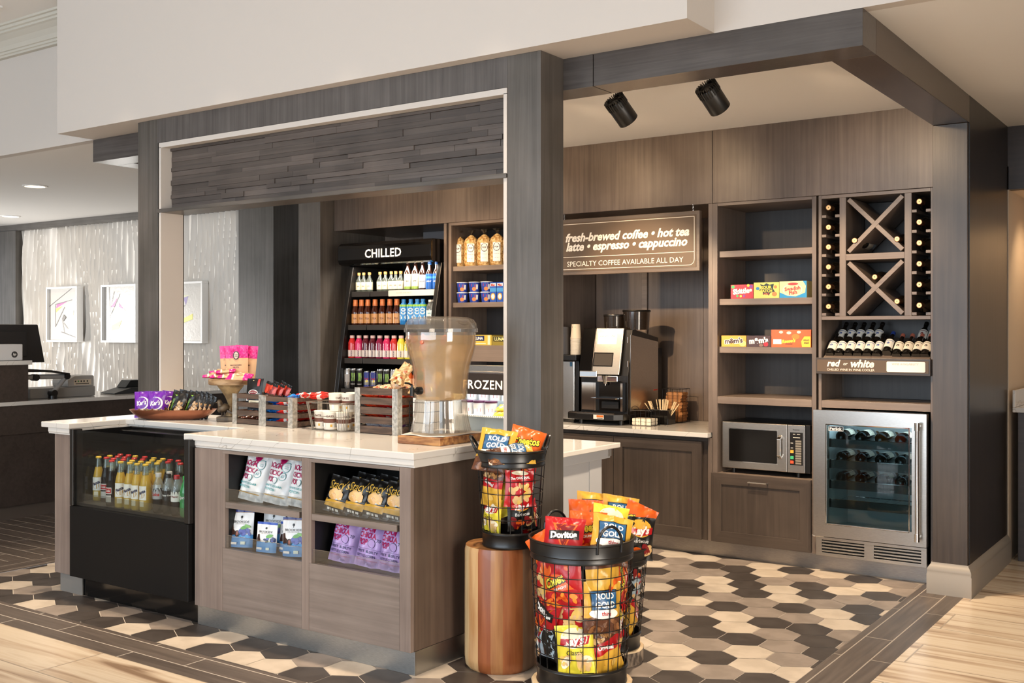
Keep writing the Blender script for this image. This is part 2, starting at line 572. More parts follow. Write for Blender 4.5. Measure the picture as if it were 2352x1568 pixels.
# back wall and side walls
c = MB(); c.box(-6.24, -1.3, 6.93, 7.04, 0, ZC); struct(c.build("wall_back", WB))
c = MB()
c.box(-5.996, -2.7645, 6.13, 6.15, 2.191, ZC); c.box(-2.7615, -1.42, 6.13, 6.15, 2.191, ZC)
c.box(-5.996, -1.42, 6.152, 6.93, 2.191, 2.21)
struct(c.build('wall_back_header', WB, bevel=0.0015))
# reception wall: sculpted white panels under a dark rail
def wavy():
    c = MB()
    nx, nz = 380, 40
    x0, x1, z0, z1 = -11.85, -8.05, 0.0, 2.57
    vs, fs = [], []
    for k in range(nz + 1):
        z = z0 + (z1 - z0) * k / nz
        for i in range(nx + 1):
            x = x0 + (x1 - x0) * i / nx
            ph = x / 0.078 + 0.33 * sin(2.3 * z + 9.1 * sin(x * 1.7)) + 0.22 * sin(5.1 * z + x * 11.0)
            a = abs(sin(pi * ph))
            d = 0.06 * (1 - a) ** 0.8 * (0.75 + 0.25 * sin(3.1 * z + 4.7 * x))
            vs.append((x, 6.985 - d, z))
    for k in range(nz):
        for i in range(nx):
            a = k * (nx + 1) + i
            fs.append((a, a + 1, a + nx + 2, a + nx + 1))
    c.add(vs, fs, 0, True)
    c.box(x0, x1, 6.99, 7.05, z0, z1)
    return c
struct(wavy().build('wall_reception', mat('white_sculpted_panel', '#e6e0d8', 0.55)))
c = MB(); c.box(-16, -8.05, 6.9, 7.05, 2.57, ZC); struct(c.build('trim_reception_rail', WH))
c = MB(); c.box(-13.2, -11.85, 6.88, 7.05, 0, 2.57); struct(c.build('wall_reception_left', WF))
c = MB(); c.box(-13.3, -13.2, -8, 2.0, 0, 3.5); struct(c.build('wall_far_left', PAINT))
c = MB(); c.box(-8.05, -7.565, 6.93, 7.3, 0, ZC); struct(c.build('trim_column', WF))
c = MB(); c.box(-7.9, -6.0, 7.3, 7.4, 0, ZC); struct(c.build('wall_corridor', PAINT))
# grey service door in the corridor wall
d = MB()
d.box(-7.60, -7.52, 7.262, 7.30, 0, 2.26); d.box(-6.62, -6.54, 7.262, 7.30, 0, 2.26); d.box(-7.52, -6.62, 7.262, 7.30, 2.18, 2.26)
d.box(-7.52, -7.50, 7.275, 7.30, 0, 2.18); d.box(-6.64, -6.62, 7.275, 7.30, 0, 2.18); d.box(-7.5, -6.64, 7.275, 7.30, 2.16, 2.18)
dr = struct(d.build('door_1', mat('door_frame_paint', '#aba49a', 0.45), bevel=0.002))
d = MB(); d.box(-7.50, -6.64, 7.285, 7.298, 0.01, 2.16); d.build('door_leaf', mat('door_leaf_paint', '#8e857a', 0.5), dr)
d = MB(); d.box(-7.475, -7.415, 7.262, 7.285, 0.93, 1.14); d.cyl((-7.445, 7.285, 1.0), (-7.445, 7.235, 1.0), 0.012); d.box(-7.45, -7.33, 7.225, 7.24, 0.985, 1.01); d.build('door_handle', CHROME, dr, bevel=0.006)

# right flank of the pavilion and the room beyond
c = MB(); c.box(-1.30, -1.24, 6.0, 7.05, 0, ZC); struct(c.build('wall_right_flank', wood('flank_maple_darkened', '#1f1814', '#2d251f', 'Z', 0.32)))  # maple with shade put into its colour, against strong light from the right
def base_prof(o):     # (out, z)
    return [(0, 0), (0.022, 0), (0.022, 0.105), (0.0185, 0.112), (0.0205, 0.122), (0.018, 0.136), (0.010, 0.15), (0.004, 0.158), (0.003, 0.166), (0, 0.166)]
c = MB()
P = base_prof(0)
L1 = [(-1.446 + 0.0, ), ]
ring = []
for o_, z in P:      # path with mitred corners: inner side, front, right flank
    ring.append([(-1.424 - o_, 6.13, z), (-1.424 - o_, 5.968 - o_, z), (-1.242 + o_, 5.968 - o_, z), (-1.242 + o_, 7.05, z)])
vs = [p for r_ in ring for p in r_]
fs = []
for k in range(len(ring) - 1):
    for i in range(3):
        fs.append((k * 4 + i, k * 4 + i + 1, (k + 1) * 4 + i + 1, (k + 1) * 4 + i))
c.add(vs, fs, 0, True)
struct(c.build('baseboard_right', TRIMP))
c = MB()
c.box(-1.24, 4, 7.05, 7.12, 2.26, ZC, 0)
c.box(-1.24, 4, 7.62, 7.7, 0, 2.4, 1); c.box(-1.24, -1.235, 7.05, 7.65, 0, 2.4, 1); c.box(-1.24, 4, 7.1, 7.65, 2.26, 2.3, 1)
struct(c.build('wall_right_alcove', [WESP, BEIGE]))
for n_, (a0, a1, b0, b1) in (('wall_far_right', (4, 4.1, 2, 9.5)), ('wall_end', (-16, 4.1, 9.4, 9.5))):
    c = MB(); c.box(a0, a1, b0, b1, 0, 3.5); struct(c.build(n_, PAINT))
lamp('alcove_lamp', 'SPOT', (-0.9, 7.35, 2.2), (-1.1, 7.6, 1.2), 12, WARM, spot_size=radians(120), spot_blend=0.8, shadow_soft_size=0.05)

# air vent in the high ceiling
v = thing('ceiling_vent', 'white square air grille set in the high ceiling', 'vent', (-6.93, 3.58, 3.49))
m = MB(); 
for a in ((-7.25, -6.61, 3.26, 3.29), (-7.25, -6.61, 3.72, 3.75), (-7.25, -7.22, 3.29, 3.72), (-6.64, -6.61, 3.29, 3.72)): m.box(a[0], a[1], a[2] + .0, a[3], 3.478, 3.4895)
m.build('frame', WHITE, v)
m = MB()
for k in range(22): m.box(-7.22, -6.64, 3.295 + k * 0.0195, 3.302 + k * 0.0195, 3.482, 3.4895)
for k in range(28): m.box(-7.215 + k * 0.0205, -7.210 + k * 0.0205, 3.29, 3.72, 3.483, 3.4895)
m.build('grille', mat('vent_grey', '#9c9890', 0.5), v)
# recessed downlights over the reception
for k, (x, y) in enumerate(((-8.588, 5.16), (-11.048, 6.357))):
    t = thing('recessed_downlight', ('lit recessed downlight nearer the canopy, over the reception' if k == 0 else 'lit recessed downlight farther back over the reception desk'), 'ceiling light', (x, y, ZC), 'recessed lights over the reception')
    MT = Matrix.Translation((x, y, ZC))
    m = MB(); m.lathe([(0.10, 0), (0.10, -0.006), (0.084, -0.008), (0.08, -0.002)], 28, 0, MT); m.build('trim_ring', WHITE, t)
    m = MB(); m.lathe([(0.079, -0.0035), (0.0, -0.0036)], 28, 0, MT); m.build('lens', mat('lamp_lens', '#fff1dc', 0.4, emit='#ffe6c0', estr=9), t)

# ------------------------------------------------------------------ portal in front of the counter
pf = thing('portal_frame', 'dark stained wooden portal with white lit reveal above the island', 'frame', (-4.03, 4.04, 0.908))
b = MB(); b.box(-5.475, -5.289, 3.945, 4.134, 0.908, ZC); b.build('column', WF, pf, bevel=0.002)
b = MB(); b.box(-2.779, -2.597, 3.945, 4.134, 0.0, ZC); b.build('column', WF, pf, bevel=0.002)
b = MB(); b.box(-5.289, -2.779, 3.945, 4.134, 2.502, ZC); b.build('lintel', wood('lintel_maple', '#4b4745', '#66615f', 'Z', 0.34), pf, bevel=0.002)
b = MB()
b.box(-5.272, -5.254, 3.942, 3.95, 0.9085, 2.475); b.box(-2.797, -2.7795, 3.942, 3.95, 0.9085, 2.475); b.box(-5.272, -2.7795, 3.942, 3.95, 2.472, 2.50)
b.box(-5.272, -5.254, 3.95, 4.099, 0.9085, 2.475); b.box(-2.797, -2.7795, 3.95, 4.099, 0.9085, 2.475); b.box(-5.272, -2.7795, 3.95, 4.02, 2.475, 2.50)
b.build('reveal_lining', PAINT, pf)
b = MB(); b.box(-5.289, -2.7795, 3.937, 4.099, 2.092, 2.114); b.build('valance_shelf', WH, pf, bevel=0.002)
# stacked wood strips
r = random.Random(11)
b = MB(); b.box(-5.252, -2.797, 4.03, 4.05, 2.114, 2.474)
z = 2.1145
while z < 2.465:
    h = r.choice([0.026, 0.03, 0.022, 0.034]); h = min(h, 2.474 - z)
    x = -5.252
    while x < -2.80:
        l = r.uniform(0.16, 0.62); x2 = min(-2.797, x + l)
        dpt = r.uniform(0.0, 0.013)
        b.box(x, x2 - 0.0004, 4.012 + dpt - 0.006, 4.032, z, z + h - 0.0004, r.randrange(3))
        x = x2
    z += h
b.build('stacked_wood_panel', [wood('strip_a', '#463e3a', '#5c534d', 'X', 0.5, 1.6), wood('strip_b', '#514843', '#675d57', 'X', 0.5, 1.6), wood('strip_c', '#3f3834', '#554c47', 'X', 0.5, 1.6)], pf, bevel=0.0008)

# ------------------------------------------------------------------ canopy beams and end columns
cf = thing('canopy_frame', 'dark stained wooden canopy beams and end columns around the market nook', 'canopy', (-1.33, 5.05, 0))
b = MB(); b.box(-6.21, -2.442, 4.134, 4.31, 2.498, ZC); b.box(-2.438, -1.24, 4.134, 4.31, 2.498, ZC); b.build('front_beam', wood('beam_maple', '#3f3b39', '#595452', 'X', 0.2), cf, bevel=0.0015)
b = MB(); b.box(-1.418, -1.24, 4.311, 5.999, 2.498, ZC); b.build('side_beam', wood('side_beam_maple', '#3a302a', '#51443b', 'Y', 0.2), cf, bevel=0.0015)
b = MB(); b.box(-6.21, -6.03, 4.311, 5.98, 2.498, ZC); b.build('side_beam', wood('side_beam_maple', '#3a302a', '#51443b', 'Y', 0.2), cf, bevel=0.0015)
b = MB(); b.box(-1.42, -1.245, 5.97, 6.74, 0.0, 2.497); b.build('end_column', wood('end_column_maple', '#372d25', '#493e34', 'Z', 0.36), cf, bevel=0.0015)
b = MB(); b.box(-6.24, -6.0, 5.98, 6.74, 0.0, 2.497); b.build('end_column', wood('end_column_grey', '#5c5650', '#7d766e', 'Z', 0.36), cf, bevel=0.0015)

# spot heads on the canopy ceiling
def spot_head(x, y, label):
    t = thing('track_spotlight', label, 'spotlight', (x, y, ZC), 'black spotlights under the canopy')
    d = Vector((0.22, 0.72, -0.68)).normalized()
    top = Vector((x, y, 2.56))
    c0 = Vector((x, y, 2.503))
    m = MB(); m.lathe([(0.04, 0), (0.04, -0.018), (0.034, -0.022), (0, -0.022)], 20, 0, Matrix.Translation((x, y, ZC))); m.build('canopy', BLACKM, t)
    m = MB(); m.cyl((x, y, ZC - 0.02), top, 0.006, None, 10); m.cyl(top, c0, 0.011, 0.016, 10); m.build('stem', BLACKM, t)
    a, e = c0 - d * 0.065, c0 + d * 0.065
    m = MB()
    R = Matrix.Translation(a) @ d.to_track_quat('Z', 'Y').to_matrix().to_4x4()
    m.lathe([(0.0, 0.006), (0.030, 0.004), (0.034, 0.0), (0.050, 0.0), (0.053, 0.004), (0.053, 0.13), (0.046, 0.13), (0.044, 0.115), (0, 0.114)], 32, 0, R)
    for k in range(26):
        w = 2 * pi * k / 26
        m.box(0.036, 0.0555, -0.0022, 0.0022, -0.012, 0.034, 0, R @ Matrix.Rotation(w, 4, 'Z'))
    m.build('lamp_body', mat('spot_black', '#15120f', 0.35), t)
    lamp('spot_beam', 'SPOT', e + d * 0.01, e + d * 2, 80, WARM, spot_size=radians(60), spot_blend=0.5, shadow_soft_size=0.03)
spot_head(-2.609, 4.70, 'black cylindrical spotlight nearer the wooden portal column')
spot_head(-2.113, 4.70, 'black cylindrical spotlight farther right, toward the wine rack')
# ------------------------------------------------------------------ island
isl = thing('island_cabinet', 'brown maple island cabinet with open snack shelves facing the lobby', 'cabinet', (-3.47, 3.7, 0))
b = MB(); b.box(-2.822, -2.802, 3.322, 4.10, 0.098, 0.845); b.build('side_panel', wood('island_maple_shaded', '#4d4038', '#65554a', 'Z', 0.4), isl, bevel=0.0015)  # darker copy of the island maple, side shade put into the colour
def stile(x0, x1, z0=0.098, z1=0.845, m=WI):
    q = MB(); q.box(x0, x1, 3.30, 3.3215, z0, z1); return q.build('stile', m, isl, bevel=0.0012)
stile(-4.143, -3.9465); stile(-2.861, -2.802)
stile(-3.4245, -3.3805)
b = MB(); b.box(-3.9455, -3.4255, 3.3005, 3.3215, 0.831, 0.845); b.box(-3.3795, -2.862, 3.3005, 3.3215, 0.831, 0.845); b.build('top_rail', WIH, isl)
b = MB(); b.box(-3.9455, -3.928, 3.3005, 3.322, 0.3925, 0.8305); b.box(-3.3795, -3.3655, 3.3005, 3.322, 0.3925, 0.8305); b.box(-3.9455, -3.928, 3.322, 3.72, 0.3925, 0.8305, 1); b.box(-3.3795, -3.3655, 3.322, 3.72, 0.3925, 0.8305, 1); b.box(-3.4415, -3.4255, 3.323, 3.72, 0.3925, 0.8305, 1); b.box(-2.878, -2.8635, 3.323, 3.72, 0.3925, 0.8305, 1)
b.box(-3.9465, -2.862, 3.72, 3.74, 0.3925, 0.8305, 1); b.box(-3.9465, -2.862, 3.323, 3.72, 0.833, 0.843, 1); b.box(-3.9465, -2.862, 3.323, 3.72, 0.375, 0.392, 1)
b.build('bay_lining', [WI, BLACKI], isl)
for x0, x1 in ((-3.9275, -3.442), (-3.365, -2.8785)):
    q = MB(); q.box(x0, x1, 3.302, 3.325, 0.579, 0.607, 0); q.box(x0, x1, 3.325, 3.70, 0.582, 0.604, 1); q.build('shelf', [WIH, BLACKI], isl, bevel=0.001)
for x0, x1 in ((-3.9455, -3.4255), (-3.3795, -2.862)):
    q = MB(); q.box(x0, x1, 3.301, 3.3215, 0.098, 0.3915); q.build('lower_panel', WIH, isl, bevel=0.001)
    for z in (0.607, 0.392):
        q = MB(); q.box(x0 + 0.018, x1 - 0.002, 3.303, 3.3055, z, z + 0.062); q.box(x0 + 0.018, x1 - 0.002, 3.3027, 3.306, z + 0.0605, z + 0.0625, 1); q.build('clear_rail', [ACRYL, clear('acrylic_edge', '#ffffff', 0.3, 0.1)], isl)
b = MB(); b.box(-4.152, -2.800, 3.325, 3.33, 0, 0.0975); b.build('kick_plate', GALV, isl, bevel=0.0008)
b = MB(); b.box(-2.806, -2.800, 3.331, 4.05, 0, 0.0975); b.build('kick_plate', GALV, isl)
b = MB(); b.box(-5.335, -5.182, 3.32, 4.05, 0.098, 0.845); b.build('end_panel', WI, isl, bevel=0.0015)
b = MB(); b.box(-5.30, -5.10, 3.332, 3.338, 0, 0.0975); b.build('kick_plate', mat('kick_grey', '#77736e', 0.5), isl)
b = MB(); b.box(-5.335, -2.81, 4.03, 4.05, 0.0, 0.845); b.build('rear_panel', WI, isl)

ct = thing('island_countertop', 'white veined quartz countertop wrapping around the island cooler', 'countertop', (-4.1, 3.7, 0.845))
poly = [(-5.43, 3.298), (-5.172, 3.298), (-5.186, 3.66), (-4.21, 3.66), (-4.224, 3.298), (-2.785, 3.298), (-2.7825, 4.134), (-5.48, 4.134), (-5.48, 3.93), (-5.43, 3.93)]
b = MB(); b.prism(poly, 0.8785, 0.908, 'Z'); b.build('slab', QUARTZ, ct, bevel=0.004)
b = MB()
for x0, x1, y0, y1 in ((-4.19, -2.79, 3.306, 4.10), (-5.375, -5.18, 3.306, 4.10), (-5.18, -4.19, 3.675, 4.10)):
    b.prism([(y0, 0.878), (y0, 0.857), (y0 + 0.004, 0.852), (y0 + 0.004, 0.846), (y1, 0.846), (y1, 0.878)], x0, x1, 'X')
b.build('built_up_edge', QUARTZ, ct, bevel=0.0015)

# open display cooler let into the island
dc = thing('display_cooler', 'black open display cooler full of soda bottles let into the island', 'cooler', (-4.64, 3.5, 0))
b = MB(); b.box(-5.122, -4.157, 3.272, 3.30, 0.112, 0.482); b.build('front_panel', mat('cooler_black', '#0c0b0b', 0.5, 0, 0.2), dc, bevel=0.003)
b = MB(); b.box(-5.12, -4.16, 3.302, 3.64, 0.112, 0.497); b.build('deck', BLACKI, dc)
b = MB(); b.box(-5.107, -4.154, 3.342, 3.60, 0, 0.111); b.build('kick_base', BLACKG, dc)
for x0, x1 in ((-5.122, -5.093), (-4.187, -4.15)):
    q = MB(); q.box(x0, x1, 3.272, 3.33, 0.4835, 0.884); q.build('corner_post', BLACKM, dc, bevel=0.003)
b = MB(); b.box(-5.092, -4.188, 3.284, 3.287, 0.487, 0.881); b.build('glass_front', GLASSD, dc)
b = MB(); b.box(-5.118, -5.108, 3.331, 3.652, 0.498, 0.873, 0); b.box(-4.172, -4.160, 3.331, 3.652, 0.498, 0.873, 0); b.build('side_wall', BLACKG, dc)
b = MB(); b.box(-5.107, -4.173, 3.634, 3.654, 0.498, 0.873); b.box(-5.107, -4.173, 3.56, 3.634, 0.80, 0.86); b.build('rear_wall', BLACKG, dc, bevel=0.004)
b = MB(); b.box(-5.09, -4.19, 3.305, 3.308, 0.498, 0.548); b.build('bottle_rail', ACRYL, dc)

# lower peninsula behind the portal
PANELW = mat('cool_white_panel', '#b4b5b8', 0.4)
pn = thing('peninsula_counter', 'low white counter with quartz top behind the portal column', 'counter', (-3.3, 4.8, 0))
b = MB(); b.box(-3.75, -2.948, 4.20, 5.30, 0.742, 0.77); b.build('slab', QUARTZ, pn, bevel=0.004)
b = MB(); b.box(-3.72, -2.97, 4.23, 5.22, 0.69, 0.7415); b.build('apron', PANELW, pn, bevel=0.002)
b = MB(); b.box(-3.70, -2.995, 4.26, 5.03, 0.09, 0.6895); b.box(-3.70, -2.99, 5.03, 5.16, 0.0, 0.6895); b.box(-3.7, -2.99, 4.24, 4.26, 0, 0.6895); b.build('base_panel', PANELW, pn, bevel=0.0015)
b = MB(); b.box(-2.9695, -2.965, 5.195, 5.225, 0.70, 0.742); b.build('bracket', STEEL, pn)

# ------------------------------------------------------------------ back wall cabinets
YB = 6.13
def shaker(name, x0, x1, z0, z1, parent, fw=0.066, m=WB, y=YB - 0.019):
    b = MB(); b.frame(x0, x1, z0, z1, fw, y, y + 0.018, 0, 1)
    o = b.build(name, [m, WBH if m is not WBD else WBDH], parent, bevel=0.0015)
    b = MB(); b.box(x0 + fw, x1 - fw, y + 0.009, y + 0.0175, z0 + fw, z1 - fw); b.build('inset_panel', m, o)
    return o
WBDH = wood('base_door_maple_rail', '#3a312b', '#50453d', 'X', 0.4)
WBD = wood('base_door_maple', '#3a312b', '#50453d', 'Z', 0.4)
DKIN = wood('cabinet_interior', '#2f2a28', '#3d3835', 'Z', 0.45)

tw = thing('shelf_tower', 'tall brown maple shelf unit holding candy boxes and the microwave', 'shelving', (-2.44, 6.35, 0))
b = MB(); b.box(-2.764, -2.729, YB, 6.58, 0.098, 2.189); b.build('side_panel', WB, tw, bevel=0.0015)
b = MB(); b.box(-2.134, -2.109, YB, 6.58, 0.098, 2.189); b.build('side_panel', WB, tw, bevel=0.0015)
b = MB(); b.box(-2.7285, -2.1345, YB, 6.57, 2.171, 2.189); b.build('top_rail', WBH, tw, bevel=0.001)
b = MB(); b.box(-2.7285, -2.1345, 6.57, 6.58, 0.53, 2.17); b.build('back_panel', DKIN, tw)
for k, (z0, z1) in enumerate(((1.855, 1.893), (1.560, 1.598), (1.265, 1.303))):
    b = MB(); b.box(-2.7275, -2.1355, YB + 0.022, 6.565, z0, z1); b.build('shelf', WBH, tw, bevel=0.0015)
b = MB(); b.box(-2.7285, -2.1345, YB, 6.565, 0.953, 0.997); b.build('shelf', WBH, tw, bevel=0.0015)
b = MB(); b.box(-2.7285, -2.1345, YB, 6.565, 0.505, 0.527); b.build('shelf', WBH, tw, bevel=0.001)
dr_ = shaker('drawer_front', -2.7635, -2.1345, 0.103, 0.5265, tw, 0.068, WBD)
b = MB(); b.tube([(-2.514, YB - 0.02, 0.487), (-2.514, YB - 0.042, 0.487), (-2.398, YB - 0.042, 0.487), (-2.398, YB - 0.02, 0.487)], 0.0045, 8); b.build('bar_handle', STEEL, dr_)

wc = thing('wine_cabinet', 'wooden wine rack cabinet with crossed lattice above the wine fridge', 'wine rack', (-1.78, 6.35, 0))
b = MB(); b.box(-2.095, -2.077, YB, 6.58, 0.098, 2.189); b.build('side_panel', WB, wc, bevel=0.001)
b = MB(); b.box(-1.468, -1.424, YB, 6.58, 0.098, 2.189); b.build('side_panel', WB, wc, bevel=0.001)
for sh_ in ((-2.0765, -1.4685, 2.169, 2.188), (-2.0765, -1.4685, 1.465, 1.485), (-2.0765, -1.4685, 0.955, 0.997), (-1.9345, -1.6085, 1.806, 1.842)):
    b = MB(); b.box(sh_[0], sh_[1], YB, 6.48, sh_[2], sh_[3]); b.build('shelf', WBH, wc, bevel=0.001)
for x0, x1 in ((-1.972, -1.935), (-1.608, -1.570)):
    b = MB(); b.box(x0, x1, YB, 6.48, 1.4855, 2.1685); b.build('divider', WB, wc, bevel=0.001)
b = MB(); b.box(-2.0765, -1.4685, 6.5, 6.52, 0.998, 2.168); b.build('back_panel', DKIN, wc)
def slat(x0, z0, x1, z1, y0):
    d = Vector((x1 - x0, 0, z1 - z0)); n = Vector((-d.z, 0, d.x)).normalized() * 0.0125
    b = MB(); b.prism([(x0 - n.x, z0 - n.z), (x1 - n.x, z1 - n.z), (x1 + n.x, z1 + n.z), (x0 + n.x, z0 + n.z)], y0, 6.47, 'Y'); return b
for z0, z1 in ((1.844, 2.168), (1.487, 1.804)):
    slat(-1.922, z0 + 0.012, -1.62, z1 - 0.012, YB + 0.004).build('lattice_board', WBH, wc, bevel=0.001)
    slat(-1.922, z1 - 0.012, -1.62, z0 + 0.012, YB + 0.0055).build('lattice_board', WBH, wc, bevel=0.001)
for x0, x1 in ((-2.0765, -1.9725), (-1.5695, -1.4685)):
    for z in (2.066, 1.953, 1.839, 1.724, 1.610, 1.496):
        for a0 in (x0, x1 - 0.026):
            b = MB(); b.box(a0, a0 + 0.026, YB + 0.003, 6.44, z - 0.008, z + 0.008); b.build('bottle_rest', WBH, wc, bevel=0.001)
b = MB(); b.prism([(6.14, 1.247), (6.14, 1.24), (6.44, 1.24), (6.44, 1.36), (6.42, 1.36)], -2.07, -1.475, 'X'); b.build('display_ramp', WBH, wc)

bc = thing('base_cabinet', 'brown maple base cabinet under the coffee machine', 'cabinet', (-3.6, 6.4, 0))
b = MB(); b.box(-4.05, -2.766, YB + 0.02, 6.92, 0.098, 0.738); b.build('carcass', WBD, bc)
b = MB(); b.box(-2.792, -2.766, YB, YB + 0.019, 0.098, 0.7375); b.build('stile', WB, bc, bevel=0.001)
shaker('door', -3.452, -2.828, 0.103, 0.712, bc, 0.066, WBD)
shaker('door', -4.05, -3.4555, 0.103, 0.712, bc, 0.066, WBD)
b = MB(); b.box(-4.05, -2.7925, YB + 0.003, YB + 0.019, 0.714, 0.7375); b.build('top_rail', DKIN, bc)
cc = tag((lambda q: q.build('coffee_countertop', QUARTZ, bevel=0.003, org=(-3.4, 6.5, 0.74), loc=(-3.4, 6.5, 0.74)))(MB().box(-4.05, -2.775, 6.085, 6.929, 0.7405, 0.77)), 'cream quartz counter slab under the coffee machine', 'countertop')

# toe kick under the whole back run
tk = MB(); tk.box(-4.05, -1.447, 6.187, 6.20, 0, 0.0975); tag(tk.build('toe_kick', speckle('toe_kick_aluminium', '#9d9894', '#ada8a3', 40, 0.42, 1.0, stretch=(1, 30, 30)), org=(-2.75, 6.19, 0), loc=(-2.75, 6.19, 0)), 'brushed metal toe kick strip under the back cabinets', 'toe kick')
# niche panelling behind the coffee machine
np_ = thing('niche_panelling', 'brown wood panelling at the back of the coffee niche', 'panelling', (-3.4, 6.92, 0.771))
for x0, x1 in ((-4.05, -3.66), (-3.615, -3.183), (-3.180, -2.765)):
    b = MB(); b.box(x0, x1, 6.905, 6.929, 0.771, 2.19); b.build('panel', WB, np_, bevel=0.001)
b = MB(); b.box(-3.659, -3.616, 6.89, 6.929, 0.771, 2.19); b.build('batten', WBH, np_, bevel=0.001)
b = MB(); b.box(-2.79, -2.7645, YB + 0.001, 6.9, 0.7705, 2.19); b.build('end_panel', WB, np_, bevel=0.001)

# hanging coffee sign
sg = thing('coffee_sign', 'tan hanging sign board listing coffee drinks above the coffee machine', 'sign', (-3.36, 6.1, 2.147))
SGM = mat('sign_tan', '#5a4836', 0.5); SGT = mat('sign_cream', '#f4e9d8', 0.5)
b = MB(); b.box(-3.90, -2.825, 6.078, 6.11, 1.774, 2.147); b.build('board', wood('sign_frame', '#5a4d43', '#6b5d52', 'X', 0.4), sg, bevel=0.003)
b = MB(); b.box(-3.878, -2.847, 6.0745, 6.079, 1.797, 2.124)
b.text('fresh-brewed coffee • hot tea', -3.346, 2.022, 0.908, 6.0742, 1, 0.035, 0.28)
b.text('latte • espresso • cappuccino', -3.35, 1.952, 0.89, 6.0742, 1, 0.035, 0.28)
b.text('SPECIALTY COFFEE AVAILABLE ALL DAY', -3.36, 1.847, 0.853, 6.0742, 1, 0.0)
def line(b, pts, w=0.0032, y=6.0742, m=1):
    for (x0, z0), (x1, z1) in zip(pts, pts[1:]):
        d = Vector((x1 - x0, z1 - z0)); n = Vector((-d.y, d.x)).normalized() * w / 2
        b.add([(x0 - n.x, y, z0 - n.y), (x1 - n.x, y, z1 - n.y), (x1 + n.x, y, z1 + n.y), (x0 + n.x, y, z0 + n.y)], [(0, 1, 2, 3)], m)
arc = [(-2.894 + 0.035 * cos(a), 1.846 + 0.035 * sin(a)) for a in [radians(t) for t in range(0, -91, -15)]]
line(b, [(-3.866, 2.112), (-2.859, 2.112)] + [(-2.859, 1.846)] + arc + [(-3.83, 1.811), (-3.866, 1.846), (-3.866, 2.112)])
line(b, [(-3.866, 1.893), (-2.859, 1.893)])
b.build('face', [SGM, SGT], sg)
def chain(x, parent, y=6.095, z0=2.147, z1=2.1905):
    b = MB(); n = 4; h = (z1 - z0) / n
    for k in range(n):
        zc = z0 + h * (k + 0.5)
        pts = [(x + (0.004 * cos(t) if k % 2 else 0), y + (0 if k % 2 else 0.004 * cos(t)), zc + h * 0.68 * sin(t)) for t in [2 * pi * i / 12 for i in range(12)]]
        b.tube(pts, 0.0012, 5, 0, True)
    b.build('chain', CHROME, parent)
chain(-2.875, sg); chain(-3.82, sg)

# popcorn shelf unit and freezer, left of the coffee niche
st = thing('snack_tower', 'brown maple shelf unit holding popcorn bags above the freezer', 'shelving', (-4.4, 6.35, 0))
b = MB(); b.box(-4.886, -4.862, YB, 6.58, 0.098, 2.189); b.build('side_panel', WB, st, bevel=0.001)
b = MB(); b.box(-4.842, -4.818, YB, 6.58, 0.098, 2.189); b.build('side_panel', WB, st, bevel=0.001)
b = MB(); b.box(-4.07, -4.052, YB, 6.90, 0.098, 2.189); b.build('side_panel', WB, st, bevel=0.001)
b = MB(); b.box(-4.8615, -4.8425, YB + 0.03, 6.57, 0.098, 2.189); b.build('filler_strip', DKIN, st)
b = MB(); b.box(-4.8175, -4.0705, YB, 6.57, 2.169, 2.189); b.build('top_rail', WBH, st, bevel=0.001)
for z0, z1 in ((1.836, 1.871), (1.572, 1.607)):
    b = MB(); b.box(-4.8165, -4.0715, YB + 0.02, 6.56, z0, z1); b.build('shelf', WBH, st, bevel=0.001)
b = MB(); b.box(-4.8175, -4.0705, YB, 6.56, 1.182, 1.298); b.build('shelf', WBH, st, bevel=0.001)
b = MB(); b.box(-4.8175, -4.0705, 6.57, 6.58, 0.1, 2.168); b.build('back_panel', DKIN, st)

fz = thing('freezer', 'lit glass front freezer marked FROZEN below the popcorn shelves', 'freezer', (-4.45, 6.3, 0.1))
b = MB(); b.box(-4.8165, -4.0715, YB + 0.005, YB + 0.04, 1.098, 1.155); b.box(-4.8165, -4.0715, YB, YB + 0.012, 1.10, 1.112); b.build('top_rail', STEEL, fz, bevel=0.002)
b = MB(); b.box(-4.8165, -4.0715, YB - 0.012, YB + 0.004, 0.947, 1.098); b.text('FROZEN', -4.525, 1.018, 0.345, YB - 0.0125, 1, 0.01, spacing=1.08); b.build('sign_panel', [mat('freezer_sign', '#2b2523', 0.35), mat('sign_glow', '#fff4e2', 0.5, emit='#ffe9cc', estr=1.2)], fz)
FZW = mat('freezer_white', '#e8eef0', 0.4)
b = MB(); b.box(-4.8165, -4.80, YB + 0.006, 6.55, 0.12, 1.09); b.box(-4.085, -4.0715, YB + 0.006, 6.55, 0.12, 1.09); b.box(-4.8, -4.085, 6.53, 6.55, 0.12, 1.09); b.box(-4.8, -4.085, YB + 0.006, 6.53, 0.10, 0.12); b.build('liner', FZW, fz)
b = MB()
for z in (0.795, 0.66): b.box(-4.79, -4.09, YB + 0.03, 6.52, z - 0.012, z)
for k in range(40): b.box(-4.78 + k * 0.0172, -4.773 + k * 0.0172, YB + 0.0285, YB + 0.03, 0.786, 0.793, 1)
b.build('shelf', [FZW, mat('slot_grey', '#8a9396', 0.5)], fz)
lamp('freezer_light', 'AREA', (-4.45, 6.2, 1.085), (-4.45, 6.3, 0.3), 3.0, (0.9, 0.97, 1.0), shape='RECTANGLE', size=0.7, size_y=0.1)

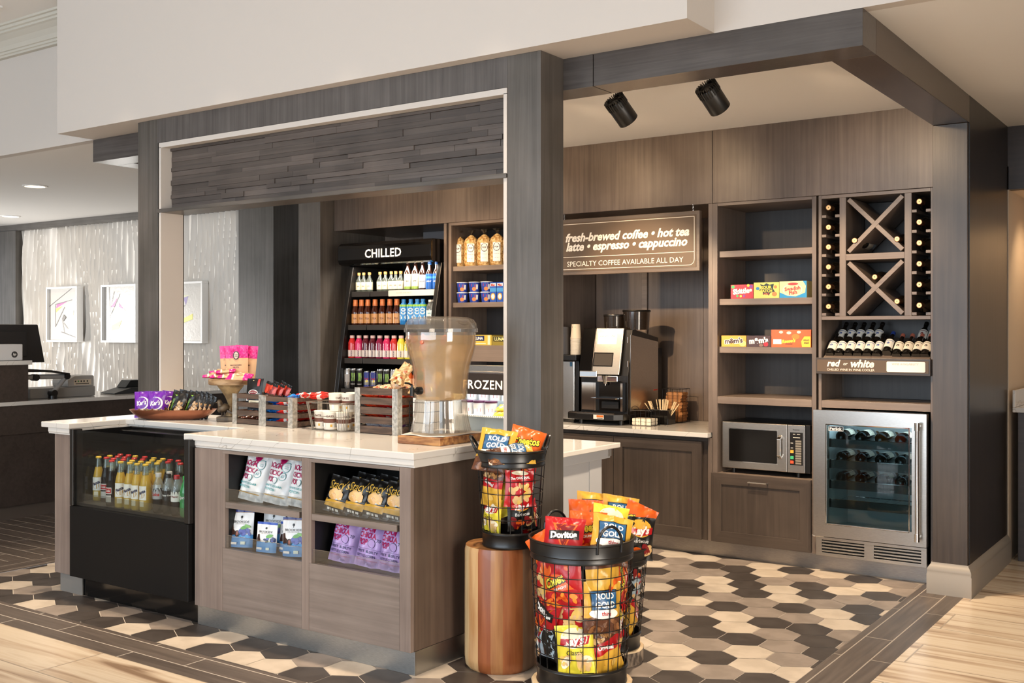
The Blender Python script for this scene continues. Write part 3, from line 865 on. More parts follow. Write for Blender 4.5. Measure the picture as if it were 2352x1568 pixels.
# tall chilled merchandiser
ch = thing('chilled_merchandiser', 'tall black open fridge marked CHILLED full of drinks', 'fridge', (-5.37, 6.3, 0))
b = MB(); 
b.prism([(6.9, 2.075), (6.03, 2.075), (6.005, 2.055), (6.0, 2.03), (6.0, 1.945), (6.012, 1.915), (6.04, 1.905), (6.9, 1.905)], -5.83, -4.905, 'X', 0); b.build('canopy_hood', BLACKG, ch, bevel=0.004)
b = MB(); b.text('CHILLED', -5.365, 1.986, 0.36, 5.9985, 0, 0.012, spacing=1.05); b.build('lettering', mat('letter_glow', '#fff6e8', 0.5, emit='#ffefd8', estr=1.6), ch)
side = [(6.13, 1.904), (6.06, 1.55), (6.0, 1.2), (5.95, 0.86), (5.95, 0.0), (6.85, 0.0), (6.85, 1.904)]
for x0, x1 in ((-5.83, -5.79), (-4.945, -4.905)):
    b = MB(); b.prism(side, x0, x1, 'X'); b.build('side_panel', BLACKM, ch, bevel=0.004)
b = MB(); b.box(-5.7895, -4.9455, 6.72, 6.76, 0, 1.904); b.box(-5.7895, -4.9455, 5.97, 6.7, 0.0, 0.86); b.build('rear_liner', BLACKI, ch)
SHZ = [(1.705, 6.11), (1.448, 6.07), (1.191, 6.03), (0.958, 5.99)]
RAILM = mat('price_rail', '#3a3735', 0.3)
for z, y in SHZ:
    b = MB(); b.box(-5.789, -4.946, y + 0.004, 6.71, z - 0.016, z, 0); b.box(-5.789, -5.602, y, y + 0.0035, z - 0.04, z, 1); b.box(-5.594, -4.946, y, y + 0.0035, z - 0.04, z, 1); b.build('shelf', [BLACKI, RAILM], ch, bevel=0.001)
b = MB(); b.prism([(-5.40, 1.663), (-4.95, 1.663), (-4.945, 1.668), (-4.945, 1.703), (-4.95, 1.708), (-5.40, 1.708), (-5.405, 1.703), (-5.405, 1.668)], 6.106, 6.1095, 'Y'); b.text('ALCOHOL AVAILABILITY', -5.25, 1.688, 0.15, 6.1056, 1); b.build('shelf_card', [mat('card_cream', '#f3ebdf', 0.4), mat('card_grey', '#b9ada0', 0.5)], ch)
lamp('cooler_light', 'AREA', (-5.37, 6.11, 1.895), (-5.37, 6.3, 1.0), 4, (1.0, 0.9, 0.78), shape='RECTANGLE', size=0.8, size_y=0.05)
b = MB(); b.box(-5.47, -4.887, 6.60, 6.62, 2.0, 2.19); tag(b.build('filler_panel', mat('pale_filler', '#8f8d90', 0.4), org=(-5.2, 6.61, 2.0), loc=(-5.2, 6.61, 2.0)), 'pale grey panel in the gap above the black drinks fridge', 'panel')

# ------------------------------------------------------------------ microwave and wine fridge
mw = thing('microwave', 'stainless steel microwave oven in the shelf tower', 'microwave', (-2.45, 6.3, 0.528))
b = MB(); b.box(-2.70, -2.16, 6.176, 6.54, 0.556, 0.842); b.build('body', BLACKM, mw, bevel=0.003)
b = MB(); b.box(-2.710, -2.295, 6.158, 6.175, 0.558, 0.842, 0); b.build('door', STEEL, mw, bevel=0.004)
b = MB(); b.prism([(-2.659, 0.603), (-2.361, 0.603), (-2.357, 0.607), (-2.357, 0.797), (-2.361, 0.801), (-2.659, 0.801), (-2.663, 0.797), (-2.663, 0.607)], 6.1555, 6.1595, 'Y'); b.build('door_glass', BLACKG, mw)
b = MB(); b.box(-2.667, -2.353, 6.1565, 6.159, 0.599, 0.6025); b.box(-2.667, -2.353, 6.1565, 6.159, 0.8015, 0.805); b.box(-2.667, -2.6635, 6.1565, 6.159, 0.6025, 0.8015); b.build('window_trim', CHROME, mw)
b = MB(); b.prism([(6.157, 0.632), (6.125, 0.655), (6.125, 0.755), (6.157, 0.778), (6.157, 0.763), (6.139, 0.748), (6.139, 0.662), (6.157, 0.647)], -2.348, -2.325, 'X'); b.build('handle', CHROME, mw, bevel=0.003)
b = MB(); b.box(-2.293, -2.186, 6.158, 6.175, 0.558, 0.842); b.text('Panasonic', -2.239, 0.814, 0.042, 6.1575, 1, 0.02); b.build('control_fascia', [STEEL, BLACKI], mw, bevel=0.003)
b = MB(); b.box(-2.276, -2.198, 6.1555, 6.158, 0.604, 0.798, 0)
for k in range(10): b.rect(-2.243, -2.207, 0.610 + k * 0.0145, 0.621 + k * 0.0145, 6.1552, 1)
for z, q in ((0.612, 2), (0.639, 3), (0.675, 4)): b.rect(-2.274, -2.254, z, z + 0.018, 6.1552, q)
for z in (0.703, 0.732): b.rect(-2.272, -2.257, z, z + 0.004, 6.1552, 5)
b.rect(-2.258, -2.215, 0.766, 0.769, 6.1552, 5); b.rect(-2.258, -2.244, 0.786, 0.789, 6.1552, 5); b.rect(-2.234, -2.214, 0.786, 0.789, 6.1552, 5)
b.build('keypad', [mat('keypad_black', '#15120f', 0.3), mat('key_grey', '#7d766a', 0.5), mat('key_red', '#e0512f', 0.5), mat('key_green', '#3fae74', 0.5), mat('key_amber', '#d9a036', 0.5), mat('key_print', '#cfc8bc', 0.5)], mw)
for x in (-2.65, -2.24):
    b = MB(); b.cyl((x, 6.20, 0.5275), (x, 6.20, 0.556), 0.012); b.build('foot', BLACKM, mw)

wf = thing('wine_fridge', 'stainless steel wine fridge with a glass door below the wine rack', 'fridge', (-1.79, 6.3, 0.098))
b = MB(); b.box(-2.0765, -2.055, 6.135, 6.56, 0.21, 0.945, 0); b.box(-1.505, -1.4845, 6.135, 6.56, 0.21, 0.945, 0); b.box(-2.0765, -1.4845, 6.135, 6.56, 0.925, 0.945, 0); b.box(-2.0765, -1.4845, 6.135, 6.56, 0.10, 0.225, 0); b.box(-2.0765, -1.4845, 6.54, 6.56, 0.10, 0.945, 0); b.build('cabinet_shell', BLACKM, wf)
FRI = mat('fridge_liner', '#c3cdd0', 0.35)
b = MB(); b.box(-2.0545, -2.049, 6.14, 6.53, 0.226, 0.924); b.box(-1.511, -1.5055, 6.14, 6.53, 0.226, 0.924); b.box(-2.049, -1.511, 6.525, 6.538, 0.226, 0.924); b.box(-2.049, -1.511, 6.14, 6.525, 0.226, 0.232); b.build('liner', FRI, wf)
y0, y1 = 6.078, 6.128
b = MB(); b.frame(-2.108, -1.478, 0.215, 0.944, 0.078, y0, y1)
d_ = b.build('door', STEEL, wf)
b = MB(); b.box(-2.034, -1.569, y0 - 0.002, y0 + 0.006, 0.860, 0.866); b.box(-2.034, -1.569, y0 - 0.002, y0 + 0.006, 0.286, 0.291); b.box(-2.036, -2.031, y0 - 0.002, y0 + 0.006, 0.287, 0.865); b.box(-1.572, -1.567, y0 - 0.002, y0 + 0.006, 0.287, 0.865); b.build('window_trim', CHROME, d_)
b = MB(); b.box(-2.031, -1.572, y0 + 0.012, y0 + 0.016, 0.290, 0.861); b.build('door_glass', clear('wine_glass_door', '#c9d6d8', 0.06), d_)
b = MB(); b.rect(-2.022, -1.937, 0.826, 0.853, y0 + 0.011, 0); b.rect(-2.0195, -1.9395, 0.8285, 0.8505, y0 + 0.0107, 1); b.text('Perlick', -1.98, 0.8395, 0.07, y0 + 0.0104, 0, 0.04); b.build('badge', [mat('badge_silver', '#d8d8d8', 0.3), BLACKM], d_)
b = MB(); b.cyl((-1.517, 6.035, 0.262), (-1.517, 6.035, 0.888), 0.011); b.build('handle', CHROME, d_)
b = MB()
for z in (0.262, 0.868): b.cyl((-1.517, 6.035, z - 0.012), (-1.517, 6.035, z + 0.032), 0.0145); b.cyl((-1.517, 6.035, z + 0.01), (-1.517, y0, z + 0.01), 0.009)
b.build('handle_mount', CHROME, d_)
b = MB(); b.box(-2.10, -1.482, 6.10, 6.134, 0.10, 0.118); b.box(-2.10, -1.482, 6.10, 6.134, 0.192, 0.208); b.box(-2.10, -2.066, 6.10, 6.134, 0.118, 0.192); b.box(-1.512, -1.482, 6.10, 6.134, 0.118, 0.192); b.box(-1.822, -1.768, 6.10, 6.134, 0.118, 0.192)
for k in range(4):
    for x0, x1 in ((-2.066, -1.822), (-1.768, -1.512)):
        b.box(x0, x1, 6.102, 6.13, 0.1245 + k * 0.0175, 0.133 + k * 0.0175)
b.build('grille', STEEL, wf, bevel=0.001)
b = MB(); b.cyl((-2.108, 6.09, 0.212), (-2.108, 6.09, 0.222), 0.012); b.box(-2.112, -2.05, 6.085, 6.105, 0.2085, 0.2135); b.build('hinge', CHROME, wf)
for z in (0.776, 0.655, 0.537, 0.427):
    b = MB(); b.box(-2.046, -1.514, 6.145, 6.152, z - 0.05, z, 0); b.box(-2.046, -1.514, 6.1445, 6.1525, z - 0.003, z + 0.0005, 1)
    for k in range(9): b.tube([(-2.03 + k * 0.0627, 6.152, z - 0.03), (-2.03 + k * 0.0627, 6.51, z - 0.03)], 0.0025, 5, 1)
    b.tube([(-2.04, 6.50, z - 0.031), (-1.52, 6.50, z - 0.031)], 0.003, 5, 1)
    b.build('rack', [speckle('rack_steel', '#5b5d5c', '#6e706e', 60, 0.3, 1.0, stretch=(1, 30, 30)), CHROME], wf)
lamp('wine_fridge_light', 'AREA', (-1.78, 6.20, 0.918), (-1.78, 6.35, 0.2), 2.2, (0.82, 0.93, 1.0), shape='RECTANGLE', size=0.5, size_y=0.06)

rw = thing('wine_sign', 'tan red or white sign board in front of the small wine bottles', 'sign', (-1.78, 6.1, 1.15))
b = MB(); b.box(-2.099, -1.461, 6.095, 6.125, 1.153, 1.246); b.build('board', mat('sign_dark_edge', '#3c332d', 0.4), rw, bevel=0.002)
b = MB(); b.box(-2.090, -1.47, 6.092, 6.0955, 1.166, 1.235)
b.text('red', -1.993, 1.215, 0.078, 6.0915, 1, 0.035, 0.28); b.text('or', -1.925, 1.211, 0.026, 6.0915, 1, 0.02, 0.28); b.text('white', -1.83, 1.215, 0.132, 6.0915, 1, 0.035, 0.28)
b.text('CHILLED WINE IN WINE COOLER', -1.897, 1.179, 0.27, 6.0915, 1)
b.build('face', [SGM, SGT], rw)
b = MB(); b.prism([(-1.69, 1.172), (-1.492, 1.172), (-1.487, 1.177), (-1.487, 1.225), (-1.492, 1.23), (-1.69, 1.23), (-1.695, 1.225), (-1.695, 1.177)], 6.0895, 6.0915, 'Y'); b.text('WINE AVAILABILITY', -1.594, 1.216, 0.145, 6.0892, 1); b.build('availability_card', [mat('card_white', '#efe8dc', 0.4), mat('card_text', '#a8937d', 0.5)], rw)

# ------------------------------------------------------------------ reception desk beyond the island
rd = thing('reception_desk', 'dark espresso reception desk with white stone ledge at far left', 'desk', (-7.9, 4.5, 0))
b = MB(); b.box(-8.30, -7.58, 2.5, 6.5, 0.10, 0.845); b.build('front_panel', WESP, rd)
b = MB(); b.box(-8.28, -7.60, 2.5, 6.5, 0.0, 0.0995); b.build('kick_base', mat('desk_kick', '#5a4f47', 0.5), rd)
b = MB(); b.box(-7.5795, -7.565, 2.5, 6.5, 0.63, 0.845); b.build('front_band', WESP, rd, bevel=0.002)
b = MB(); b.box(-8.32, -7.55, 2.5, 6.5, 0.8455, 0.875); b.build('work_ledge', QUARTZ, rd, bevel=0.003)
b = MB(); b.box(-7.90, -7.56, 2.4, 4.49, 0.8755, 1.148); b.build('raised_panel', WESP, rd)
b = MB(); b.box(-7.95, -7.53, 2.4, 4.505, 1.1485, 1.18); b.build('raised_ledge', QUARTZ, rd, bevel=0.003)
# ------------------------------------------------------------------ packaging
def g(h, r=0.3, **k):
    nm_ = 'pack_' + h.strip('#') + ('' if r == 0.3 else '_r%d' % (r * 100))
    if nm_ in MATS: return MATS[nm_]
    m_ = mat(nm_, h, r, **k)
    nt, N, L, b_ = nodes(m_)
    tc = N.new('ShaderNodeTexCoord'); n = N.new('ShaderNodeTexNoise'); n.inputs['Scale'].default_value = 22; n.inputs['Detail'].default_value = 2; n.inputs['Distortion'].default_value = 1.5
    bp = N.new('ShaderNodeBump'); bp.inputs['Strength'].default_value = 0.14; bp.inputs['Distance'].default_value = 0.006
    L.new(tc.outputs['Object'], n.inputs['Vector']); L.new(n.outputs[0], bp.inputs['Height']); L.new(bp.outputs[0], b_.inputs['Normal'])
    return m_
WHT, BLK, RED, YEL, GOLD, ORG = g('#f2efe8'), g('#141211'), g('#b5131b'), g('#e9d53f'), g('#d9a63a'), g('#e2601c')
NAVY, BLUE, SKY, TEAL, MAG, PURP = g('#1c2450'), g('#1f4f9c'), g('#4a93cf'), g('#2f9aa0'), g('#b01458'), g('#6a1f9e')
LAV, TAN, BRN, LIME, PINK, GRY = g('#b69ad2'), g('#d9b27c'), g('#5a3420'), g('#8cbf3a'), g('#e21a86'), g('#a6a6a8')
CREAM, DKRED, FOIL, CHIP = g('#efe3c4'), g('#7d1016'), mat('foil_inside', '#b9bcc0', 0.28, 0.85), g('#e5bd62')

def bag_mesh(name, w, h, t, zones, art, seed=0, pouch=False, amp=1.0, flare=0.0):
    """filled foil bag standing on its lower seam, front toward -Y; zones colour it by height, art is printed on its front"""
    mats, idx = [], {}
    def mi(m):
        if m.name not in idx:
            idx[m.name] = len(mats); mats.append(m)
        return idx[m.name]
    rg = random.Random(seed)
    p1, p2, p3 = (rg.uniform(0, 6.28) for _ in range(3))
    def half(v):
        b = max(0.0, sin(pi * min(1, max(0, (v - 0.03) / 0.94))))
        return w / 2 * (1 - (0.07 if not pouch else 0.0) * b ** 0.7 + flare * v)
    def depth(u, v):
        e = 0.045
        q = min(1, max(0, (v - (0 if pouch else e)) / (1 - e - (0 if pouch else e))))
        b = (sin(pi * q) ** 0.55 if 0 < q < 1 else 0) if not pouch else (1 - q ** 1.6)
        a = max(0.0, 1 - abs(u) ** 2.4) ** 0.75
        d = t / 2 * a * b
        en = math.exp(-((v - e) / 0.13) ** 2) * (0 if pouch else 1) + math.exp(-((v - 1 + e) / 0.14) ** 2)
        d += amp * t * (0.15 * en * sin(8 * u + p1) * a + 0.07 * sin(5 * u + 7 * v + p2) * a * b + 0.05 * sin(13 * v - 6 * u + p3) * a * b + 0.05 * en * sin(17 * u + 5 * v + p2) * a)
        return max(d, 0.0006)
    def seal(u, v):
        return 0.0015 * sin(24 * u) * (1 if (v < 0.05 or v > 0.95) and not pouch else 0)
    def pt(x, z, lift=0.0):     # x metres from centre, z metres up, on the front face
        v = min(1, max(0, z / h)); hw = half(v)
        u = max(-1, min(1, x / (w / 2)))
        return (u * hw, -depth(u, v) + seal(u, v) - lift, z)
    B = MB()
    NU, NV = 18, 26
    for sd in (-1, 1):
        vs, fs, ms = [], [], []
        for k in range(NV + 1):
            v = k / NV
            for i in range(NU + 1):
                u = -1 + 2 * i / NU
                vs.append((u * half(v), sd * depth(u, v) + seal(u, v), v * h))
        for k in range(NV):
            vc = (k + 0.5) / NV
            zm = next(m for up, m in zones if vc <= up)
            for i in range(NU):
                a = k * (NU + 1) + i
                f = (a, a + 1, a + NU + 2, a + NU + 1)
                fs.append(f if sd < 0 else f[::-1]); ms.append(mi(zm))
        B.add(vs, fs, ms, True)
    if pouch:
        B.add([(-half(0), 0, 0)] + [(u * half(0), -depth(u, 0), 0) for u in (-.9, -.5, 0, .5, .9)] + [(half(0), 0, 0)] + [(u * half(0), depth(u, 0), 0) for u in (.9, .5, 0, -.5, -.9)], [tuple(range(12))], 0)
    lift = 0.0008
    for it in art:
        lift += 0.0005
        k = it[0]
        if k == 't':
            _, s, u, v, wd, m = it[:6]
            o = it[6] if len(it) > 6 else {}
            B.text(s, u * w, v * h, wd * w, 0, mi(m), o.get('b', 0.0), o.get('s', 0.0), radians(o.get('r', 0)), lambda x, z, L=lift: pt(x, z, L), o.get('h', 1.0))
        elif k == 'e':
            _, u, v, ru, rv, m = it[:6]
            ro = radians(it[6]) if len(it) > 6 else 0
            n = 22; vs = [pt(u * w, v * h, lift)]; fs = []
            for q in (0.34, 0.67, 1.0):
                for i in range(n):
                    a = 2 * pi * i / n; x, z = ru * w * q * cos(a), rv * w * q * sin(a)
                    vs.append(pt(u * w + x * cos(ro) - z * sin(ro), v * h + x * sin(ro) + z * cos(ro), lift))
            for i in range(n):
                j = (i + 1) % n
                fs += [(0, 1 + i, 1 + j), (1 + i, 1 + n + i, 1 + n + j, 1 + j), (1 + n + i, 1 + 2 * n + i, 1 + 2 * n + j, 1 + n + j)]
            B.add(vs, fs, mi(m))
        elif k == 'r':
            _, u0, u1, v0, v1, m = it[:6]
            ro = radians(it[6]) if len(it) > 6 else 0
            cu, cv = (u0 + u1) / 2 * w, (v0 + v1) / 2 * h
            vs, fs = [], []; n = 8
            for b_ in range(n + 1):
                for a_ in range(n + 1):
                    x = (u0 + (u1 - u0) * a_ / n) * w - cu; z = (v0 + (v1 - v0) * b_ / n) * h - cv
                    vs.append(pt(cu + x * cos(ro) - z * sin(ro), cv + x * sin(ro) + z * cos(ro), lift))
            for b_ in range(n):
                for a_ in range(n):
                    q = b_ * (n + 1) + a_; fs.append((q, q + 1, q + n + 2, q + n + 1))
            B.add(vs, fs, mi(m))
        elif k == 'p':
            _, pts, m = it
            cu = sum(p[0] for p in pts) / len(pts); cv = sum(p[1] for p in pts) / len(pts)
            vs = [pt(cu * w, cv * h, lift)]; out = []
            for i, p in enumerate(pts):
                q = pts[(i + 1) % len(pts)]
                for s_ in (0, .25, .5, .75): out.append((p[0] + (q[0] - p[0]) * s_, p[1] + (q[1] - p[1]) * s_))
            n = len(out); fs = []
            for q in (.34, .67, 1.0): vs += [pt((cu + (p[0] - cu) * q) * w, (cv + (p[1] - cv) * q) * h, lift) for p in out]
            for i in range(n):
                j = (i + 1) % n; fs.append((0, 1 + i, 1 + j))
                for q in (0, n): fs.append((1 + q + i, 1 + q + n + i, 1 + q + n + j, 1 + q + j))
            B.add(vs, fs, mi(m))
        elif k == 'n':      # scattered ovals: cookies, nuts, chips
            _, u0, u1, v0, v1, cnt, size, ms_, sd = it
            r2 = random.Random(sd)
            for _q in range(cnt):
                u, v = r2.uniform(u0, u1), r2.uniform(v0, v1); sz = size * r2.uniform(0.7, 1.2); ro = r2.uniform(0, 3.1)
                lift += 0.00005
                n = 10
                vs = [pt(u * w, v * h, lift)] + [pt((u + sz * cos(2 * pi * i / n) * cos(ro) - 0.62 * sz * sin(2 * pi * i / n) * sin(ro)) * w, v * h + (sz * cos(2 * pi * i / n) * sin(ro) + 0.62 * sz * sin(2 * pi * i / n) * cos(ro)) * w, lift) for i in range(n)]
                B.add(vs, [(0, 1 + i, 1 + (i + 1) % n) for i in range(n)], mi(r2.choice(ms_)))
    return B.mesh(name, mats)

_ME = {}
def put(name, me, loc, rz=0.0, roll=0.0, tilt=0.0, label='', cat='snack bag', group=None, centre=None, scale=1.0, spin=0.0):
    """place a packet: rz turns it, roll tips it sideways in its own plane, tilt leans its top back; centre = height of its middle"""
    o = bpy.data.objects.new(name, me)
    COL.objects.link(o)
    R = Matrix.Rotation(radians(rz), 4, 'Z') @ Matrix.Rotation(radians(-tilt), 4, 'X') @ Matrix.Rotation(radians(roll), 4, 'Y') @ Matrix.Rotation(radians(spin), 4, 'Z')
    p = Vector(loc)
    if centre: p = p - R @ Vector((0, 0, centre * scale))
    o.matrix_world = Matrix.Translation(p) @ R @ Matrix.Scale(scale, 4)
    return tag(o, label, cat, group)

ribbon = [(-.40, .60), (-.36, .74), (.0, .72), (.42, .78), (.38, .62), (.02, .56)]
def lays(base, sub, dark, seed):
    art = [('e', 0, .74, .36, .25, CREAM if not dark else GOLD), ('p', ribbon, RED), ('t', "Lay's", 0, .665, .56, WHT, dict(b=.05, s=.25, r=6)), ('t', sub, 0.0, .45, .46 if not dark else .55, BLK if not dark else WHT, dict(s=.1))]
    art += [('n', -.34, .34, .12, .32, 9, .16, [CHIP, TAN, CREAM] if not dark else [TAN, ORG, DKRED], seed)]
    return bag_mesh('chips', .155, .185, .05, [(1, base)], art, seed)
M_LAYS = lays(YEL, 'Classic', False, 1)
M_BBQ = lays(BLK, 'Barbecue', True, 2)
M_ROLD = bag_mesh('pretzels', .165, .20, .05, [(.30, BRN), (1, GOLD)], [('n', -.42, .42, .08, .30, 26, .10, [g('#8a5a34'), BRN, g('#6b4226')], 3), ('e', 0, .40, .40, .13, WHT), ('t', 'thins', .05, .395, .26, RED, dict(b=.02)), ('r', -.36, .36, .47, .84, BLK, 3), ('r', -.335, .335, .485, .825, g('#245a86'), 3), ('t', 'ROLD', .02, .73, .50, WHT, dict(b=.03, r=2)), ('t', 'GOLD', .02, .565, .54, WHT, dict(b=.03, r=2))], 3)
M_DOR = bag_mesh('tortilla', .165, .185, .05, [(1, RED)], [('p', [(-.30, .86), (.34, .86), (.02, .22)], ORG), ('p', [(-.24, .83), (.28, .83), (.02, .30)], DKRED), ('r', -.37, .40, .50, .70, BLK, 4), ('t', 'Doritos', .01, .60, .68, WHT, dict(b=.06, r=4)), ('t', 'NACHO', .24, .30, .22, WHT, dict(b=.03)), ('t', 'CHEESE', .24, .24, .22, WHT, dict(b=.03)), ('n', -.4, .1, .06, .2, 5, .13, [ORG, CHIP], 4)], 4)
M_CHE = bag_mesh('puffs', .155, .185, .05, [(.38, RED), (1, ORG)], [('t', 'Cheetos', 0, .62, .86, BLK, dict(b=.10, s=.2, r=14, h=1.3)), ('t', 'Cheetos', 0, .625, .82, YEL, dict(b=.035, s=.2, r=14, h=1.3)), ('t', 'CRUNCHY', .05, .44, .4, WHT, dict(b=.04, r=10)), ('n', -.42, .42, .06, .32, 16, .09, [ORG, g('#f08a2c'), g('#c9440f')], 5)], 5)
M_COO = bag_mesh('cookies', .155, .185, .05, [(1, RED)], [('t', 'The ORIGINAL', .0, .80, .72, WHT, dict(b=.04, r=5)), ('n', -.40, .40, .10, .68, 17, .13, [CHIP, TAN, g('#e0bb80')], 6), ('e', 0, .93, .3, .07, CREAM)], 6)
M_FRI = bag_mesh('corn_chips', .155, .185, .05, [(.52, GOLD), (.78, RED), (1, BRN)], [('t', 'Original', -.05, .64, .5, WHT, dict(b=.04, r=-14)), ('n', -.42, .42, .80, .95, 16, .07, [TAN, g('#a87848')], 7), ('e', .1, .26, .1, .1, CHIP)], 7)
M_MIX = bag_mesh('crisps', .155, .185, .05, [(1, BLK)], [('r', -.4, .4, .1, .9, g('#9fb2bd')), ('r', -.34, .34, .55, .86, BLK), ('n', -.35, .35, .14, .45, 10, .1, [RED, WHT, TAN], 8)], 8)

# baskets of chips: where each packet sits relative to the basket's middle
RV = Vector((sin(radians(55.1)), cos(radians(55.1)), 0))       # to the right seen from the lobby
def basket(name, label, c, z0, z1, rb, rt, nv, rings, band):
    cx, cy = c
    t = thing(name, label, 'basket', (cx, cy, z0))
    T = Matrix.Translation((cx, cy, 0))
    def rad(z): return rb + (rt - rb) * (z - z0) / (z1 - z0)
    m = MB()
    zb = z1 - band
    m.lathe([(rad(zb) - .002, zb), (rad(zb) + .003, zb), (rad(zb) + .0045, zb + .004), (rad(zb) + .003, zb + .009), (rad(zb) + .0025, zb + .02), (rad(zb + .02) + .0045, zb + .024), (rad(zb + .02) + .003, zb + .029), (rad(z1) + .002, z1 - .01), (rad(z1) + .007, z1 - .006), (rad(z1) + .007, z1), (rad(z1), z1 + .001), (rad(z1) - .003, z1 - .006), (rad(zb) - .002, zb)], 64, 0, T)
    m.build('rim_band', BLACKM, t)
    m = MB()
    zt = z0 + band * 0.95
    m.lathe([(0, z0), (rb + .004, z0), (rb + .006, z0 + .004), (rb + .003, z0 + .01), (rad(zt) + .002, zt - .012), (rad(zt) + .0055, zt - .008), (rad(zt) + .004, zt - .003), (rad(zt) + .001, zt), (rad(zt) - .003, zt), (rb - .002, z0 + .006), (0, z0 + .006)], 64, 0, T)
    m.build('base_band', BLACKM, t)
    m = MB()
    for k in range(nv):
        a = 2 * pi * (k + .5) / nv
        m.tube([(cx + rad(zt - .01) * cos(a), cy + rad(zt - .01) * sin(a), zt - .01), (cx + rad(zb + .01) * cos(a), cy + rad(zb + .01) * sin(a), zb + .01)], .0019, 5)
    for k in range(rings):
        z = zt + (zb - zt) * (k + 1) / (rings + 1)
        m.tube([(cx + (rad(z) + .002) * cos(2 * pi * i / 56), cy + (rad(z) + .002) * sin(2 * pi * i / 56), z) for i in range(56)], .0019, 5, 0, True)
    m.build('wire_cage', BLACKM, t)
    return t, rad

def handle(t, c, ang, r, z, lean, size, rise):
    """round loop handle standing on the rim at one side"""
    out = RV * cos(ang) + Vector((RV.y, -RV.x, 0)) * sin(ang)
    tang = Vector((-out.y, out.x, 0))
    p0 = Vector((c[0], c[1], z)) + out * r
    up = (Vector((0, 0, 1)) * cos(lean) + out * sin(lean))
    pts = [p0 + tang * size * cos(a) + up * (rise * sin(a)) for a in [pi * i / 16 for i in range(17)]]
    pts = [pts[0] - up * .03] + pts + [pts[-1] - up * .03]
    m = MB(); m.tube(pts, .0055, 8); m.build('handle', BLACKM, t)

CA, CB, CC = (-2.549, 3.648), (-2.142, 3.542), (-2.270, 3.965)
tA, rA = basket('chip_basket', 'black wire basket of chips standing on the tree stump', CA, .5115, .91, .116, .1435, 16, 4, .068)
tB, rB = basket('chip_basket', 'largest black wire basket of chips, nearest the viewer', CB, .056, .608, .170, .20, 22, 7, .075)
tC, rC = basket('chip_basket', 'black wire basket of chips half hidden behind the largest one', CC, .066, .49, .134, .171, 18, 5, .07)
handle(tA, CA, radians(186), .141, .905, .50, .045, .064); handle(tA, CA, radians(-4), .141, .905, .30, .045, .064)
handle(tB, CB, radians(62), .197, .605, 0.05, .053, .07); handle(tB, CB, radians(242), .197, .605, .05, .053, .07)
handle(tC, CC, radians(75), .168, .487, 0.05, .045, .05)

def fill(c, rad, d0, uc, items, where, sc=.96):
    dirv = Vector((-c[0], -c[1], 0)).normalized()
    for me, nm, u, v, roll, ext, extra, lab in items:
        dn0 = rad(0.5 * ((1.4 - (v - 760) * d0 / 2450) + (1.4 - (v - 760) * d0 / 2450))) - .036
        dx = (u - uc) * (d0 - .14) / 2450
        z = 1.4 - (v - 760) * (d0 - .14) / 2450
        rr = max(.02, min(rad(z), rad(z)) - .036 + ext)
        dx = max(-rr * .97, min(rr * .97, dx))
        dn = sqrt(max(0, rr * rr - dx * dx))
        p = Vector((c[0], c[1], z)) + RV * dx + dirv * dn
        n = (RV * dx + dirv * dn).normalized()
        n = (n * .85 + dirv * .15).normalized()
        put(nm, me, p, math.degrees(math.atan2(n.x, -n.y)), roll, extra, lab + ' ' + where, 'snack bag', None, .093, sc, 180 if abs(roll) > 150 else 0)

SNB = 'snack_bag'
fill(CB, rB, 4.13, 1336, [
    (M_LAYS, SNB, 1322, 1490, -6, .0, 6, 'yellow potato chip bag marked Classic low at the front'),
    (M_ROLD, SNB, 1382, 1400, 4, .004, 8, 'gold pretzel bag with blue panel in the middle front'),
    (M_CHE, SNB, 1288, 1345, -12, -.01, 4, 'orange cheese puff bag tipped left in the upper front'),
    (M_DOR, SNB, 1294, 1322, 176, -.018, 4, 'upside-down dark red bag just under the rim at left'),
    (M_ROLD, SNB, 1384, 1326, 180, -.022, 4, 'upside-down gold bag just under the rim at right'),
    (M_CHE, SNB, 1432, 1345, -62, -.01, 4, 'orange cheese puff bag on its side at the right edge'),
    (M_COO, SNB, 1244, 1345, 12, -.01, 0, 'red cookie bag at the upper left edge'),
    (M_COO, SNB, 1305, 1400, -20, -.03, 0, 'red cookie bag behind the wires at middle left'),
    (M_FRI, SNB, 1390, 1505, -16, -.012, 0, 'gold and red corn chip bag at lower right'),
    (M_COO, SNB, 1432, 1495, 20, -.016, 0, 'red cookie bag at the lower right edge'),
    (M_MIX, SNB, 1246, 1490, 82, -.006, 0, 'black and silver bag on its side at lower left'),
    (M_DOR, SNB, 1256, 1425, 24, -.01, 0, 'red tortilla chip bag at the left edge, middle height'),
    (M_LAYS, SNB, 1424, 1440, 130, -.02, 0, 'yellow bag lying slantwise at the right edge'),
    (M_MIX, SNB, 1350, 1345, 8, -.06, 0, 'pale silver bag deep behind the pretzel bag'),
    (M_BBQ, SNB, 1336, 1440, 30, -.085, 0, 'black bag deep behind the yellow one'),
], 'of the largest basket')
